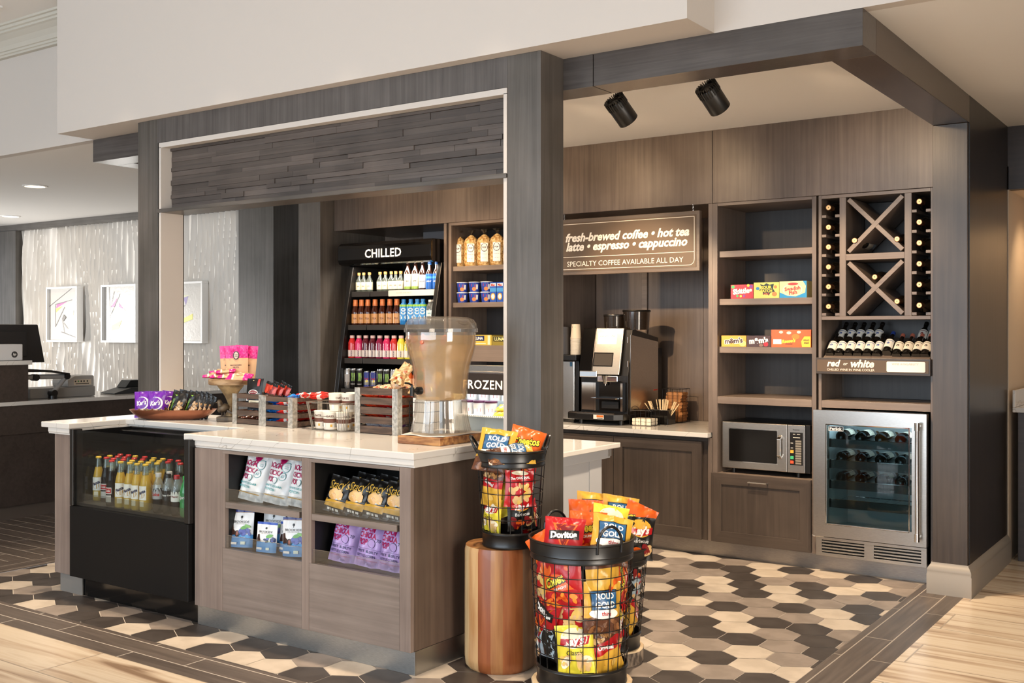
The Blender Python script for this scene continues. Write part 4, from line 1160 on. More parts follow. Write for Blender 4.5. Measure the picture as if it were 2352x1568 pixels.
fill(CA, rA, 4.45, 1174, [
    (M_FRI, SNB, 1130, 1128, 4, .0, 4, 'gold corn chip bag with red band at upper left'),
    (M_COO, SNB, 1192, 1126, 4, .002, 6, 'red cookie bag marked ORIGINAL at upper right'),
    (M_LAYS, SNB, 1130, 1190, 6, .0, 0, 'yellow potato chip bag at lower left'),
    (M_BBQ, SNB, 1196, 1180, -3, .004, 2, 'black barbecue chip bag at lower right'),
    (M_COO, SNB, 1234, 1200, 80, -.01, 0, 'red bag turned sideways at the lower right edge'),
    (M_LAYS, SNB, 1162, 1150, 160, -.035, 0, 'yellow bag deep behind the others'),
    (M_DOR, SNB, 1232, 1112, 100, -.03, 0, 'red bag poking out at the upper right edge'),
], 'of the basket on the stump', .80)
fill(CC, rC, 4.55, 1395, [
    (M_MIX, SNB, 1462, 1350, 86, .0, 0, 'pale blue and black bag at the right edge'),
    (M_FRI, SNB, 1455, 1430, 60, -.005, 0, 'gold and red bag low at the right edge'),
    (M_BBQ, SNB, 1474, 1310, 12, -.005, 0, 'black bag under the rim at the right edge'),
    (M_CHE, SNB, 1448, 1390, 100, -.03, 0, 'orange bag behind the wires at the right'),
    (M_COO, SNB, 1466, 1460, 20, -.02, 0, 'red bag at the very bottom right'),
], 'of the half hidden basket', .86)
# packets heaped above the rims
def heap(c, d0, uc, me, u, v, dn, rz, roll, tilt, lab):
    dirv = Vector((-c[0], -c[1], 0)).normalized()
    d = d0 - dn
    p = Vector((c[0], c[1], 1.4 - (v - 760) * d / 2450)) + RV * ((u - uc) * d / 2450) + dirv * dn
    put(SNB, me, p, 34.9 + rz, roll, tilt, lab, 'snack bag', None, .093, .96)
heap(CB, 4.13, 1336, M_DOR, 1294, 1241, .07, -8, 4, 24, 'red tortilla chip bag heaped on top of the largest basket at left')
heap(CB, 4.13, 1336, M_ROLD, 1402, 1243, .06, 8, 14, 30, 'gold pretzel bag heaped on top of the largest basket at right')
heap(CB, 4.13, 1336, M_CHE, 1262, 1262, .02, -30, -40, 30, 'orange bag peeking over the left rim of the largest basket')
heap(CB, 4.13, 1336, M_CHE, 1350, 1226, -.06, 0, 4, 20, 'orange cheese puff bag behind the red tortilla bag, top of the largest basket')
heap(CB, 4.13, 1336, M_LAYS, 1398, 1212, -.10, 10, 12, 14, 'yellow potato chip bag behind the gold one, top of the largest basket')
heap(CC, 4.55, 1395, M_CHE, 1344, 1196, .06, -6, 2, 10, 'orange cheese puff bag standing on top of the half hidden basket at left')
heap(CC, 4.55, 1395, M_ROLD, 1362, 1186, -.03, 6, 8, 14, 'gold pretzel bag standing tallest on the half hidden basket')
heap(CC, 4.55, 1395, M_ROLD, 1420, 1194, -.01, 4, 10, 14, 'gold pretzel bag at the middle top of the half hidden basket')
heap(CC, 4.55, 1395, M_CHE, 1462, 1205, .0, 14, 26, 10, 'orange bag tipped right on top of the half hidden basket')
heap(CC, 4.55, 1395, M_BBQ, 1466, 1236, .07, 20, 8, 6, 'black bag at the right rim of the half hidden basket')
heap(CA, 4.45, 1174, M_ROLD, 1136, 1038, .04, -10, 8, 30, 'gold pretzel bag on top of the basket on the stump at left')
heap(CA, 4.45, 1174, M_CHE, 1204, 1028, .0, 4, 18, 26, 'orange cheese puff bag on top of the basket on the stump at right')
heap(CA, 4.45, 1174, M_ROLD, 1168, 1042, .07, 6, 88, 62, 'gold bag lying at the front rim of the basket on the stump')

# tree stump and bark slices the baskets stand on
STRIP = [speckle('stump_strip_%d' % i, c1, c2, 5, .36, lo=.38, hi=.62, stretch=(5, 5, .5), coat=.15) for i, (c1, c2) in enumerate((('#7a3f20', '#96552f'), ('#8f4c28', '#b06a3e'), ('#c39a68', '#d9bb8c'), ('#b58454', '#cfa878'), ('#94603a', '#b3804f'), ('#7d5a42', '#9a765a'), ('#6a3a22', '#8a5232')))]
b = MB()
NS = 96
prof = [(0, 0.0), (.136, 0.0), (.148, .014), (.152, .05), (.152, .27), (.1515, .49), (.147, .508), (0, .511)]
rs_ = random.Random(17)
order, k_ = [], 0
while len(order) < NS:
    order += [[0, 1, 2, 3, 0, 4, 1, 5, 4, 6, 2, 1, 3, 5][k_ % 14]] * rs_.randint(4, 9); k_ += 1
b.lathe(prof, NS, 0, None, None, lambda a, z: .012 * sin(3 * a + .6) + .006 * sin(7 * a))
nf = (len(prof) - 1) * NS
for q_ in range(nf):
    b.m[q_] = order[q_ % NS] if q_ < 6 * NS else 4
tag(b.build('tree_stump', STRIP, loc=(-2.602, 3.647, 0)), 'reddish striped tree stump stool beside the island', 'stump').rotation_euler = (0, 0, 2.9)
BARK = speckle('bark', '#4a4038', '#8a7a6a', 40, 0.85, stretch=(1, 1, .4), bump=.6)
SAP = speckle('sapwood', '#c9ad88', '#dcc4a0', 12, 0.6)
for (c_, r_, h_, lab) in ((CB, .192, .0555, 'bark edged wood slice under the largest chip basket'), (CC, .152, .0655, 'bark edged wood slice under the half hidden chip basket')):
    b = MB(); b.lathe([(0, 0.001), (r_ - .006, 0.001), (r_, .01), (r_, h_ - .006), (r_ - .004, h_), (0, h_)], 48, 0, None, [0, 0, 0, 1, 1], lambda a, z: .02 * sin(2 * a) + .012 * sin(9 * a + z * 30) + .006 * sin(23 * a))
    tag(b.build('wood_slice', [BARK, SAP], loc=(c_[0], c_[1], 0)), lab, 'wood slice')

# ------------------------------------------------------------------ bags on the island's open shelves
M_BOOM = bag_mesh('popcorn_white', .165, .235, .075, [(.08, g('#e3e3e2')), (1, g('#f1f1f0'))], [('e', -.02, .93, .16, .12, MAG), ('t', 'BOOM', -.18, .80, .52, MAG, dict(b=.03, h=1.25)), ('t', 'CHICKA', -.14, .65, .62, MAG, dict(b=.03, h=1.25)), ('t', 'POP', -.24, .505, .32, MAG, dict(b=.03, h=1.25)), ('e', .22, .80, .15, .15, TEAL), ('e', .22, .80, .135, .135, g('#f1f1f0')), ('t', 'WHOLE', .22, .815, .14, TEAL), ('t', 'GRAIN', .22, .78, .14, TEAL), ('e', .20, .60, .12, .12, TEAL), ('e', .20, .60, .107, .107, g('#f1f1f0')), ('t', '60', .20, .605, .12, TEAL), ('e', -.02, .49, .10, .10, TEAL), ('e', -.02, .49, .088, .088, g('#f1f1f0')), ('t', 'WHITE CHEDDAR', -.08, .37, .70, TEAL, dict(b=.02)), ('t', 'POPCORN', -.18, .29, .48, TEAL, dict(b=.02)), ('r', -.46, .40, .155, .175, g('#d2a758'))], 21, amp=1.3)
M_BOOMP = bag_mesh('popcorn_purple', .165, .225, .075, [(1, LAV)], [('e', .12, .93, .13, .10, MAG), ('t', 'BOOM', -.14, .82, .56, MAG, dict(b=.03, h=1.25)), ('t', 'CHICKA', -.10, .68, .66, MAG, dict(b=.03, h=1.25)), ('t', 'POP', -.22, .53, .34, MAG, dict(b=.03, h=1.25)), ('e', .10, .52, .13, .13, NAVY), ('e', .10, .52, .118, .118, LAV), ('t', '70', .32, .60, .13, NAVY), ('r', -.44, .44, .395, .40, NAVY), ('t', 'SWEET & SALTY', -.02, .34, .80, NAVY, dict(b=.015)), ('t', 'KETTLE CORN', -.06, .245, .68, NAVY, dict(b=.015)), ('t', 'SIMPLE INGREDIENTS. NOTHING FAKE.', -.02, .15, .76, MAG)], 22, amp=1.3)
M_BRK = bag_mesh('fruit_pouch', .128, .185, .04, [(.34, SKY), (.93, g('#efeeec')), (1, g('#232f7c'))], [('r', -.45, .45, .93, .94, GOLD), ('e', -.02, .81, .05, .05, BLK), ('r', -.028, -.008, .74, .79, BLK), ('t', 'BROOKSIDE', -.02, .68, .70, BLK, dict(b=.0)), ('t', 'DARK CHOCOLATE', -.02, .625, .46, g('#7a6a60')), ('p', [(-.46, .32), (-.46, .58), (-.38, .60), (-.34, .48), (-.26, .44), (-.18, .34)], g('#3a221a')), ('e', -.14, .37, .12, .12, g('#241713')), ('e', -.14, .37, .05, .09, g('#8a4a30')), ('n', .0, .42, .36, .48, 12, .10, [NAVY, g('#2d3580'), g('#454e9c')], 3), ('e', .16, .53, .16, .07, g('#5d9c36'), 15), ('e', .30, .57, .13, .05, g('#79b24a'), -20), ('t', 'Acai and Blueberry Flavors', -.05, .27, .6, WHT), ('r', -.40, -.1, .08, .14, WHT), ('r', .08, .26, .08, .16, g('#dfe8d6'))], 23, pouch=True, amp=.4)
M_BRKS = bag_mesh('fruit_pouch_small', .118, .145, .04, [(.34, SKY), (.93, g('#efeeec')), (1, g('#2c52b4'))], [('e', -.02, .80, .045, .045, BLK), ('t', 'BROOKSIDE', -.02, .68, .66, BLK), ('t', 'DARK CHOCOLATE', -.02, .62, .44, g('#7a6a60')), ('p', [(-.46, .34), (-.40, .58), (-.32, .60), (-.28, .46), (-.2, .36)], g('#3a221a')), ('n', .0, .42, .36, .48, 12, .09, [NAVY, g('#2d3580'), g('#454e9c')], 4), ('e', .2, .55, .16, .07, g('#5d9c36'), 15), ('r', -.40, -.1, .09, .16, WHT), ('r', .12, .26, .09, .17, g('#dfe8d6'))], 24, pouch=True, amp=.4)
M_STA = bag_mesh('pita_chips', .14, .165, .045, [(.16, BLK), (.36, GOLD), (1, BLK)], [('p', [(-.5, .30), (-.1, .40), (.5, .33), (.5, .42), (-.5, .42)], BLK), ('t', "Stacy's", -.02, .74, .82, g('#e3b64a'), dict(b=.0, s=.35, r=8, h=1.3)), ('t', 'Pita Chips', .0, .635, .36, g('#e3b64a')), ('e', -.08, .47, .30, .14, g('#cfd3d2')), ('n', -.32, .30, .44, .56, 7, .17, [g('#e2b878'), g('#d3a25c'), TAN], 5), ('r', -.30, -.22, .06, .12, WHT), ('r', -.18, -.10, .06, .12, WHT), ('r', -.06, .02, .06, .12, WHT), ('r', .06, .14, .06, .12, WHT)], 25)
k = 'cheddar popcorn bags on the upper left island shelf'
for i, (x, y, rz, ro) in enumerate(((-3.852, 3.385, 10, 8), (-3.685, 3.385, 10, 8), (-3.525, 3.385, 10, 6))):
    put('popcorn_bag', M_BOOM, (x, y, .6075), rz, ro, 12, 'white cheddar popcorn bag, ' + nth(i, 3) + ' on the upper left island shelf', 'snack bag', k, scale=.92)
put('popcorn_bag', M_BOOM, (-3.75, 3.50, .6045), 0, 6, 12, 'white popcorn bag standing in the second row of the upper left island shelf', 'snack bag', k, scale=.9)
k = 'chocolate pouches on the lower left island shelf'
for i, (me, x, y, rz, ro, ti, lab) in enumerate(((M_BRK, -3.878, 3.355, 16, -2, 9, 'white and blue chocolate pouch, leftmost on the lower left island shelf'), (M_BRKS, -3.70, 3.345, 12, 0, 6, 'small white and blue chocolate pouch in the middle of the lower left island shelf'), (M_BRK, -3.527, 3.355, 16, -2, 5, 'white and blue chocolate pouch, rightmost on the lower left island shelf'), (M_BRK, -3.775, 3.46, 14, 0, 4, 'chocolate pouch in shade, second row behind the leftmost pouch'), (M_BRK, -3.66, 3.50, 14, 0, 4, 'chocolate pouch in shade, second row behind the small pouch'), (M_BRKS, -3.61, 3.40, 14, 3, 4, 'small chocolate pouch half hidden right behind the small front pouch'))):
    put('chocolate_pouch', me, (x, y, .393), rz, ro, ti, lab, 'snack pouch', k, scale=.93)
k = 'pita chip bags on the upper right island shelf'
for i, (x, y, ro) in enumerate(((-3.285, 3.36, 10), (-3.165, 3.36, 9), (-3.053, 3.36, 8), (-2.940, 3.36, 6))):
    put('pita_chip_bag', M_STA, (x, y, .6085), 8, ro, 14, 'black and gold pita chip bag, ' + nth(i, 4) + ' in front, upper right island shelf', 'snack bag', k, scale=.98)
for i, (x, y, ro) in enumerate(((-3.19, 3.43, 8), (-3.06, 3.43, 8), (-2.95, 3.44, 4))):
    put('pita_chip_bag', M_STA, (x, y, .616), 8, ro, 14, 'black pita chip bag, ' + nth(i, 3) + ' in second row, upper right island shelf', 'snack bag', k)
k = 'kettle corn bags on the lower right island shelf'
for i, (x, y, rz, ro, ti) in enumerate(((-3.268, 3.385, 10, 7, 12), (-3.105, 3.375, 10, 7, 12), (-2.968, 3.37, 4, 4, 10))):
    put('kettle_corn_bag', M_BOOMP, (x, y, .393), rz, ro, ti, 'lavender kettle corn bag, ' + nth(i, 3) + ' in front on the lower right island shelf', 'snack bag', k, scale=.88)
put('kettle_corn_bag', M_BOOMP, (-3.15, 3.49, .393), 10, 6, 10, 'lavender kettle corn bag in shade behind the front row', 'snack bag', k, scale=.88)

# ------------------------------------------------------------------ bottles
CG = clear('bottle_glass', '#e6efe6', 0.14, diffuse='#cfd8cc', dif=0.10)
CP = clear('bottle_plastic', '#f2f6f6', 0.14, diffuse='#e6ecec', dif=0.14)
COLA = mat('cola', '#120604', 0.12, 0, .25)
OJ = mat('orange_soda', '#c9a440', 0.1, 0, .35)
def on_cyl(r):
    return lambda x, z: (r * sin(x / r), -r * cos(x / r), z)
def patch(B, r, w, z0, z1, m):
    n = 8; f = on_cyl(r)
    B.add([f(-w / 2 + w * i / n, z) for z in (z0, z1) for i in range(n + 1)], [(i, i + 1, n + 2 + i, n + 1 + i) for i in range(n)], m, True)

def bottle(name, cat, prof, mats, seg, cap, capm, label=None, n=18, wave=None):
    """glass or plastic bottle on its base: body (liquid below, clear neck above), cap, printed label"""
    t = thing(name, 'bottle', cat)
    m = MB(); m.lathe(prof, n, 0, None, seg, wave); m.build('body', mats, t)
    m = MB(); m.lathe(cap, 16); m.build('cap', capm, t)
    if label:
        lm, draw = label
        m = MB(); draw(m); m.build('label', lm, t)
    return t
GP = [(.0, 0), (.027, 0), (.0295, .006), (.0295, .085), (.0275, .105), (.0275, .115), (.0285, .12), (.022, .155), (.0165, .178), (.0135, .20), (.0125, .226)]
GS = [0, 0, 0, 0, 0, 0, 0, 0, 1, 1]
CAPG = [(.0, .224), (.0145, .224), (.0148, .231), (.012, .234), (0, .2345)]
def lab_fanta(m):
    patch(m, .0302, .052, .055, .125, 0)
    f = on_cyl(.0306); m.add([f(.018 * cos(2 * pi * i / 14), .082 + .018 * sin(2 * pi * i / 14)) for i in range(14)], [tuple(range(14))], 2)
    m.text('Fanta', 0, .094, .046, 0, 1, .05, .2, radians(24), on_cyl(.0309))
    patch(m, .0302, .026, .022, .05, 3)
def lab_coke(m):
    patch(m, .0302, .044, .062, .095, 0); patch(m, .0304, .040, .066, .091, 1)
    m.text('Cola', 0, .0785, .028, 0, 0, .02, .3, 0, on_cyl(.0307)); patch(m, .0302, .04, .02, .055, 2)
fanta = bottle('soda_bottle', 'bottle', GP, [OJ, CG], GS, CAPG, g('#e0b83a'), ([WHT, NAVY, g('#b98a2e'), CREAM], lab_fanta))
coke = bottle('soda_bottle', 'bottle', GP, [COLA, CG], GS, CAPG, g('#c8262a'), ([WHT, RED, g('#cfc8be')], lab_coke), wave=lambda a, z: .012 * cos(9 * a) if .01 < z < .06 or .12 < z < .17 else 0)
PP = [(.0, 0), (.022, 0), (.0275, .008), (.0285, .05), (.0265, .075), (.028, .10), (.0285, .118), (.022, .148), (.0135, .172), (.0125, .18)]
CAPP = [(0, .178), (.0145, .178), (.0148, .194), (.0135, .197), (0, .1975)]
def pet(mats, seg, capm, lm, txt):
    def d(m):
        patch(m, .0289, .12, .070, .118, 0); m.text(txt, 0, .094, .05, 0, 1, .03, .15, 0, on_cyl(.0293))
    return bottle('soda_bottle', 'bottle', PP, mats, seg, CAPP, capm, (lm, d))
CK = [0, 0, 0, 0, 0, 0, 1, 1, 1]
pet_d = pet([COLA, CP], CK, g('#c9c7c6'), [GRY, RED], 'Coke')
pet_z = pet([COLA, CP], CK, BLK, [BLK, WHT], 'Enjoy Coke')
pet_p = pet([COLA, CP], CK, g('#b5202a'), [WHT, DKRED], 'Dr Pepper')
pet_s = pet([mat('green_plastic', '#1f9a4a', .1, coat=.5)] * 2, CK, g('#2fae4e'), [g('#1f8a45'), WHT], 'Sprite')
pet_r = pet([COLA, CP], CK, g('#d8331f'), [g('#d8331f'), WHT], 'Coke')
lanes = [('f', -5.072), ('c', -5.008), ('c', -4.943), ('c', -4.865), ('f', -4.785), ('f', -4.715), ('f', -4.65), ('f', -4.585), ('d', -4.48), ('z', -4.408), ('p', -4.336), ('s', -4.272), ('r', -4.207)]
KIND = {'f': (fanta, 'yellow soda bottle with yellow cap'), 'c': (coke, 'dark cola bottle with red cap'), 'd': (pet_d, 'small cola bottle with silver cap'), 'z': (pet_z, 'small cola bottle with black cap'), 'p': (pet_p, 'small soda bottle with dark red cap'), 's': (pet_s, 'small green soda bottle'), 'r': (pet_r, 'small cola bottle with bright red cap')}
used = set()
rg = random.Random(3)
for li, (kd, x) in enumerate(lanes):
    for row in range(4):
        if li in (0, 1, 2) and row == 0: continue
        q = kd
        if row >= 2 and kd in 'dzpsr': q = 'f' if li % 2 else 'c'
        elif row >= 2 and rg.random() < .35: q = 'c' if kd == 'f' else 'f'
        src, lab = KIND[q]
        lb = lab + ', ' + ('front', 'second', 'third', 'back')[row] + ' of the ' + ORD[li] + ' cooler lane'
        y = 3.345 + row * .0665 + (.004 * (li % 2))
        loc = (x + rg.uniform(-.003, .003), y, .4975)
        if q not in used:
            used.add(q); src.location = loc; src['label'] = lb; src['group'] = 'soda bottles in the island cooler'; src.rotation_euler = (0, 0, rg.uniform(.2, .7))
        else:
            dup(src, loc, (0, 0, rg.uniform(.15, .75)), lb, 'soda bottles in the island cooler')
for q, (src, _) in KIND.items():
    if q not in used:
        for ch in list(src.children): bpy.data.objects.remove(ch)
        bpy.data.objects.remove(src)

def row_of(src, xs, y, z, lab, where, grp, spare, turn=.45, n=None, start=0):
    n = n or len(xs)
    for i, x in enumerate(xs):
        lb = lab + ', ' + nth(i + start, n) + ' ' + where
        if src.name not in spare:
            spare.add(src.name); src.location = (x, y, z); src.rotation_euler = (0, 0, turn); src['label'] = lb; src['group'] = grp
        else:
            dup(src, (x, y, z), (0, 0, turn), lb, grp)
SP = set()
def simple(name, prof, mats, seg, cap, capm, r, z0, z1, lm, txt=None, tm=None, tw=.03, rot=0.0, hmul=1.0, cat='bottle', zone=None):
    def d(m):
        patch(m, r, r * 3.4, z0, z1, 0)
        if zone: patch(m, r + .0003, r * 3.4, zone[0], zone[1], 2)
        if txt: m.text(txt, 0, (z0 + z1) / 2, tw, 0, 1, .02, 0, rot, on_cyl(r + .0005), hmul)
    return bottle(name, cat, prof, mats, seg, cap, capm, ([lm, tm or BLK] + ([zone[2]] if zone else []), d))
AMB = mat('brown_glass', '#2a140b', .07, coat=.5)
mini = simple('liquor_bottle', [(0, 0), (.024, 0), (.026, .004), (.026, .085), (.012, .108), (.010, .132)], [CG, CG], [0, 0, 0, 1, 1], [(0, .13), (.0125, .13), (.0125, .15), (0, .151)], g('#c98a4a'), .0265, .015, .075, CREAM, 'ale', g('#6a5a48'), .018)
dark = simple('beer_bottle', [(0, 0), (.030, 0), (.031, .004), (.031, .135), (.014, .175), (.0125, .222)], [AMB, AMB], [0] * 5, [(0, .22), (.0145, .22), (.0145, .232), (0, .233)], g('#c8c4bb'), .0316, .02, .125, g('#ddd8c4'), 'cider', g('#4a4638'), .03, zone=(.012, .03, g('#8aa646')))
silv = simple('beer_bottle', [(0, 0), (.030, 0), (.031, .004), (.031, .125), (.014, .17), (.0125, .215)], [AMB, AMB], [0] * 5, [(0, .213), (.0145, .213), (.0145, .225), (0, .226)], g('#c8c4bb'), .0316, .015, .115, g('#c3c9cc'), 'SCOUT', NAVY, .04)
blub = simple('beer_bottle', [(0, 0), (.029, 0), (.030, .004), (.030, .12), (.014, .16), (.0125, .19)], [AMB, AMB], [0] * 5, [(0, .188), (.0145, .188), (.0145, .2), (0, .201)], g('#2f6fc4'), .0306, .008, .12, g('#1f5fb8'), 'LIGHT', WHT, .04, zone=(.085, .10, SKY))
W1 = 'on the top fridge shelf'
row_of(mini, (-5.765, -5.715, -5.655), 6.17, 1.7055, 'orange capped liquor bottle of the left cluster', W1, 'clear liquor bottles in the drinks fridge', SP)
row_of(mini, (-5.545, -5.49, -5.43, -5.385), 6.17, 1.7055, 'orange capped liquor bottle of the middle cluster', W1, 'clear liquor bottles in the drinks fridge', SP)
pale = dup(mini, (-5.335, 6.17, 1.7055), None, 'pale clear bottle beside the dark beer bottles on the top shelf of the drinks fridge', 'clear liquor bottles in the drinks fridge')
row_of(dark, (-5.262, -5.188), 6.17, 1.7055, 'dark beer bottle with cream and green label', W1, 'dark beer bottles in the drinks fridge', SP)
row_of(silv, (-5.12,), 6.17, 1.7055, 'dark beer bottle with silver label', W1, None, SP) if False else None
silv.location = (-5.118, 6.17, 1.7055); silv.rotation_euler = (0, 0, .45); silv['label'] = 'dark beer bottle with silver label on the top shelf of the drinks fridge'
row_of(blub, (-5.052, -4.985), 6.17, 1.7055, 'beer bottle with bright blue label and cap', W1, 'blue labelled beer bottles in the drinks fridge', SP)
tea = simple('tea_bottle', [(0, 0), (.029, 0), (.031, .005), (.031, .03), (.029, .05), (.031, .095), (.030, .105), (.019, .145), (.016, .165)], [mat('brown_tea', '#3a160a', .08, coat=.5), AMB], [0] * 8, [(0, .145), (.021, .145), (.0205, .17), (.019, .172), (.0195, .194), (0, .195)], g('#b96a3c'), .0316, .012, .085, g('#c9935a'), 'TEA', g('#6a3418'), .034)
row_of(tea, (-5.755, -5.69, -5.625, -5.55, -5.475, -5.40, -5.33), 6.12, 1.4485, 'brown tea bottle with copper cap', 'on the second fridge shelf', 'brown tea bottles in the drinks fridge', SP)
coco = simple('coconut_water_bottle', [(0, 0), (.028, 0), (.031, .006), (.032, .12), (.029, .145), (.016, .165), (.015, .172)], [g('#2479c2'), g('#2479c2')], [0] * 6, [(0, .17), (.0165, .17), (.0165, .19), (0, .191)], g('#2a76b8'), .0326, .03, .135, g('#2f8ad0'), 'zico', WHT, .085, pi / 2, 1.5, zone=(.135, .15, LIME))
row_of(coco, (-5.262, -5.192, -5.128, -5.075), 6.12, 1.4485, 'bright blue coconut water bottle', 'on the second fridge shelf', 'blue coconut water bottles in the drinks fridge', SP, .35)
watr = simple('water_bottle', [(0, 0), (.028, 0), (.031, .006), (.031, .11), (.030, .13), (.015, .162), (.013, .17)], [CP, CP], [0] * 6, [(0, .168), (.0145, .168), (.0145, .182), (0, .183)], WHT, .0316, .06, .105, g('#cfe0e0'), 'water', TEAL, .03)
row_of(watr, (-5.005, -4.965), 6.12, 1.4485, 'clear water bottle', 'on the second fridge shelf', 'clear water bottles in the drinks fridge', SP)
def vit(liq, name):
    return simple('flavoured_water_bottle', [(0, 0), (.030, 0), (.033, .006), (.033, .09), (.031, .105), (.033, .118), (.020, .148), (.016, .155)], [liq, liq], [0] * 7, [(0, .154), (.019, .154), (.019, .174), (0, .175)], g('#d8b8b4'), .0336, .012, .062, g('#e2d8d4'), 'water', g('#5a4a50'), .05, pi / 2, 1.0)
def liq(h): return mat('drink_' + h.strip('#'), h, .08, coat=.5)
V = [(vit(liq('#c22a2a'), 0), 'red'), (vit(liq('#d42a66'), 0), 'pink'), (vit(liq('#5a1626'), 0), 'maroon'), (vit(liq('#8a1240'), 0), 'plum'), (vit(liq('#d9cf4a'), 0), 'pale yellow')]
seq = [0, 1, 2, 2, 3, 1, 0, 4, 4, 3, 1, 2]
xs_ = [-5.752 + .0715 * i for i in range(12)]
cnt = {}
for x, s_ in zip(xs_, seq):
    src, cn = V[s_]; cnt[cn] = cnt.get(cn, 0) + 1
    lb = cn + ' flavoured water bottle, ' + ORD[cnt[cn] - 1] + ' of its colour on the third fridge shelf'
    if cnt[cn] == 1: src.location = (x, 6.08, 1.1915); src.rotation_euler = (0, 0, .5); src['label'] = lb; src['group'] = 'flavoured waters on the third shelf'
    else: dup(src, (x, 6.08, 1.1915), (0, 0, .5), lb, 'flavoured waters on the third shelf')
CANP = [(0, .002), (.024, 0), (.031, .010), (.031, .140), (.026, .150), (.0265, .153), (.024, .154), (.023, .150), (0, .150)]
ALU = mat('can_aluminium', '#c9c9c8', .25, 1.0)
def can(body, draw, mats, h=1.0, r=1.0):
    t = thing('drink_can', 'can', 'can')
    m = MB(); m.lathe([(a * r, b_ * h) for a, b_ in CANP], 22, 0, None, [1, 0, 0, 1, 1, 1, 1, 1]); draw(m, .0312 * r, h); m.build('can_body', [body, ALU] + mats, t)
    m = MB(); m.box(-.004, .004, -.012, .004, .1505 * h, .152 * h); m.build('pull_tab', ALU, t)
    return t
def claw(m, r, h):
    f = on_cyl(r)
    for x in (-.010, 0, .010):
        pts = [(x - .003, .06), (x + .001, .085), (x - .002, .12), (x + .004, .12), (x + .006, .09), (x + .001, .058)]
        m.add([f(a, b_ * h) for a, b_ in pts], [tuple(range(6))], 2)
    m.text('ENERGY', 0, .035 * h, .036, 0, 3, .03, 0, 0, on_cyl(r + .0002))
def plain(m, r, h):
    patch(m, r + .0001, .05, .05 * h, .11 * h, 2)
def rb(m, r, h):
    patch(m, r + .0001, .05, .075 * h, .145 * h, 2); patch(m, r + .0001, .05, .012 * h, .035 * h, 2); f = on_cyl(r + .0003)
    m.add([f(.011 * cos(2 * pi * i / 14), (.07 + .0) * h + .011 * sin(2 * pi * i / 14)) for i in range(14)], [tuple(range(14))], 3)
    m.text('Red', 0, .09 * h, .03, 0, 4, .03, 0, 0, on_cyl(r + .0004))
can_m = can(BLK, claw, [LIME, g('#d8d8d8')])
can_s = can(g('#c9c7c6', .25, metal=.8), plain, [g('#a9a7a6')])
can_r = can(g('#bcbfc4', .25, metal=.7), rb, [g('#27318a'), YEL, RED], .88, .86)
row_of(can_m, (-5.708, -5.64), 6.05, .9585, 'black energy can with green claws, left pair', 'on the lowest fridge shelf', 'black energy drink cans', SP, .5)
row_of(can_m, (-5.432, -5.365), 6.05, .9585, 'black energy can with green claws, right pair', 'on the lowest fridge shelf', 'black energy drink cans', SP, .5)
row_of(can_r, (-5.57, -5.50), 6.05, .9585, 'slim blue and silver energy drink can', 'on the lowest fridge shelf', 'slim energy drink cans', SP, .5)
row_of(can_s, (-5.767, -5.292, -5.225), 6.05, .9585, 'silver drink can', 'on the lowest fridge shelf', 'silver drink cans', SP, .5)
juice = simple('juice_bottle', [(0, 0), (.026, 0), (.029, .006), (.029, .11), (.018, .135), (.015, .145)], [liq('#b5552a')] * 2, [0] * 5, [(0, .143), (.017, .143), (.017, .165), (0, .166)], g('#d9682a'), .0296, .03, .09, g('#d8a078'), 'juice', g('#7a3018'), .03)
row_of(juice, (-5.15, -5.08, -5.01), 6.05, .9585, 'orange juice bottle', 'on the lowest fridge shelf', 'orange juice bottles', SP, .5)

# ------------------------------------------------------------------ popcorn bags, cups and boxes on the shelf unit
POPC = speckle('caramel_popcorn', '#a87a3c', '#e3c48a', 70, .5, lo=.40, hi=.60, bump=.8)
CLEARB = clear('cellophane', '#f4efe6', 0.14, .1)
pb = thing('popcorn_bag', 'clear bag of caramel popcorn, leftmost on the top shelf above the freezer', 'snack bag', (0, 0, 0), 'clear popcorn bags above the freezer')
m = MB()
rgp = random.Random(9)
m.lathe([(0, 0), (.045, 0), (.052, .012), (.054, .06), (.052, .12), (.053, .17), (.045, .20), (.02, .222), (.008, .23)], 30, 0, None, None, lambda a, z: .035 * sin(7 * a + 60 * z) + .03 * sin(11 * a - 45 * z), True, 1.0, .8)
m.build('popcorn_fill', POPC, pb)
m = MB(); m.lathe([(.008, .228), (.006, .236), (.02, .255), (.028, .266)], 22, 0, None, None, lambda a, z: .25 * sin(6 * a) if z > .24 else 0); m.build('gathered_top', CLEARB, pb)
m = MB()
f9 = lambda x, z: (.0575 * sin(x / .0575), -.0475 * cos(x / .0575), z)
m.add([f9(-.028 + .056 * i / 6, z) for z in (.03, .165) for i in range(7)], [(i, i + 1, 8 + i, 7 + i) for i in range(6)], 0, True)
f8 = lambda x, z: (.058 * sin(x / .058), -.0482 * cos(x / .058), z)
m.add([f8(.026 * cos(2 * pi * i / 20), .132 + .03 * sin(2 * pi * i / 20)) for i in range(20)], [tuple(range(20))], 1)
f7 = lambda x, z: (.0584 * sin(x / .0584), -.0486 * cos(x / .0584), z)
m.add([f7(.021 * cos(2 * pi * i / 20), .132 + .025 * sin(2 * pi * i / 20)) for i in range(20)], [tuple(range(20))], 0)
m.text('POP', 0, .132, .028, 0, 1, .03, 0, 0, lambda x, z: (.0588 * sin(x / .0588), -.049 * cos(x / .0588), z)); m.text('caramel corn', 0, .085, .04, 0, 1, 0, 0, 0, f8); m.text('NET WT', 0, .055, .03, 0, 1, 0, 0, 0, f8)
m.build('label', [WHT, g('#4a4038')], pb)
pb.rotation_euler = (0, 0, .5); pb.location = (-4.835, 6.24, 1.872)
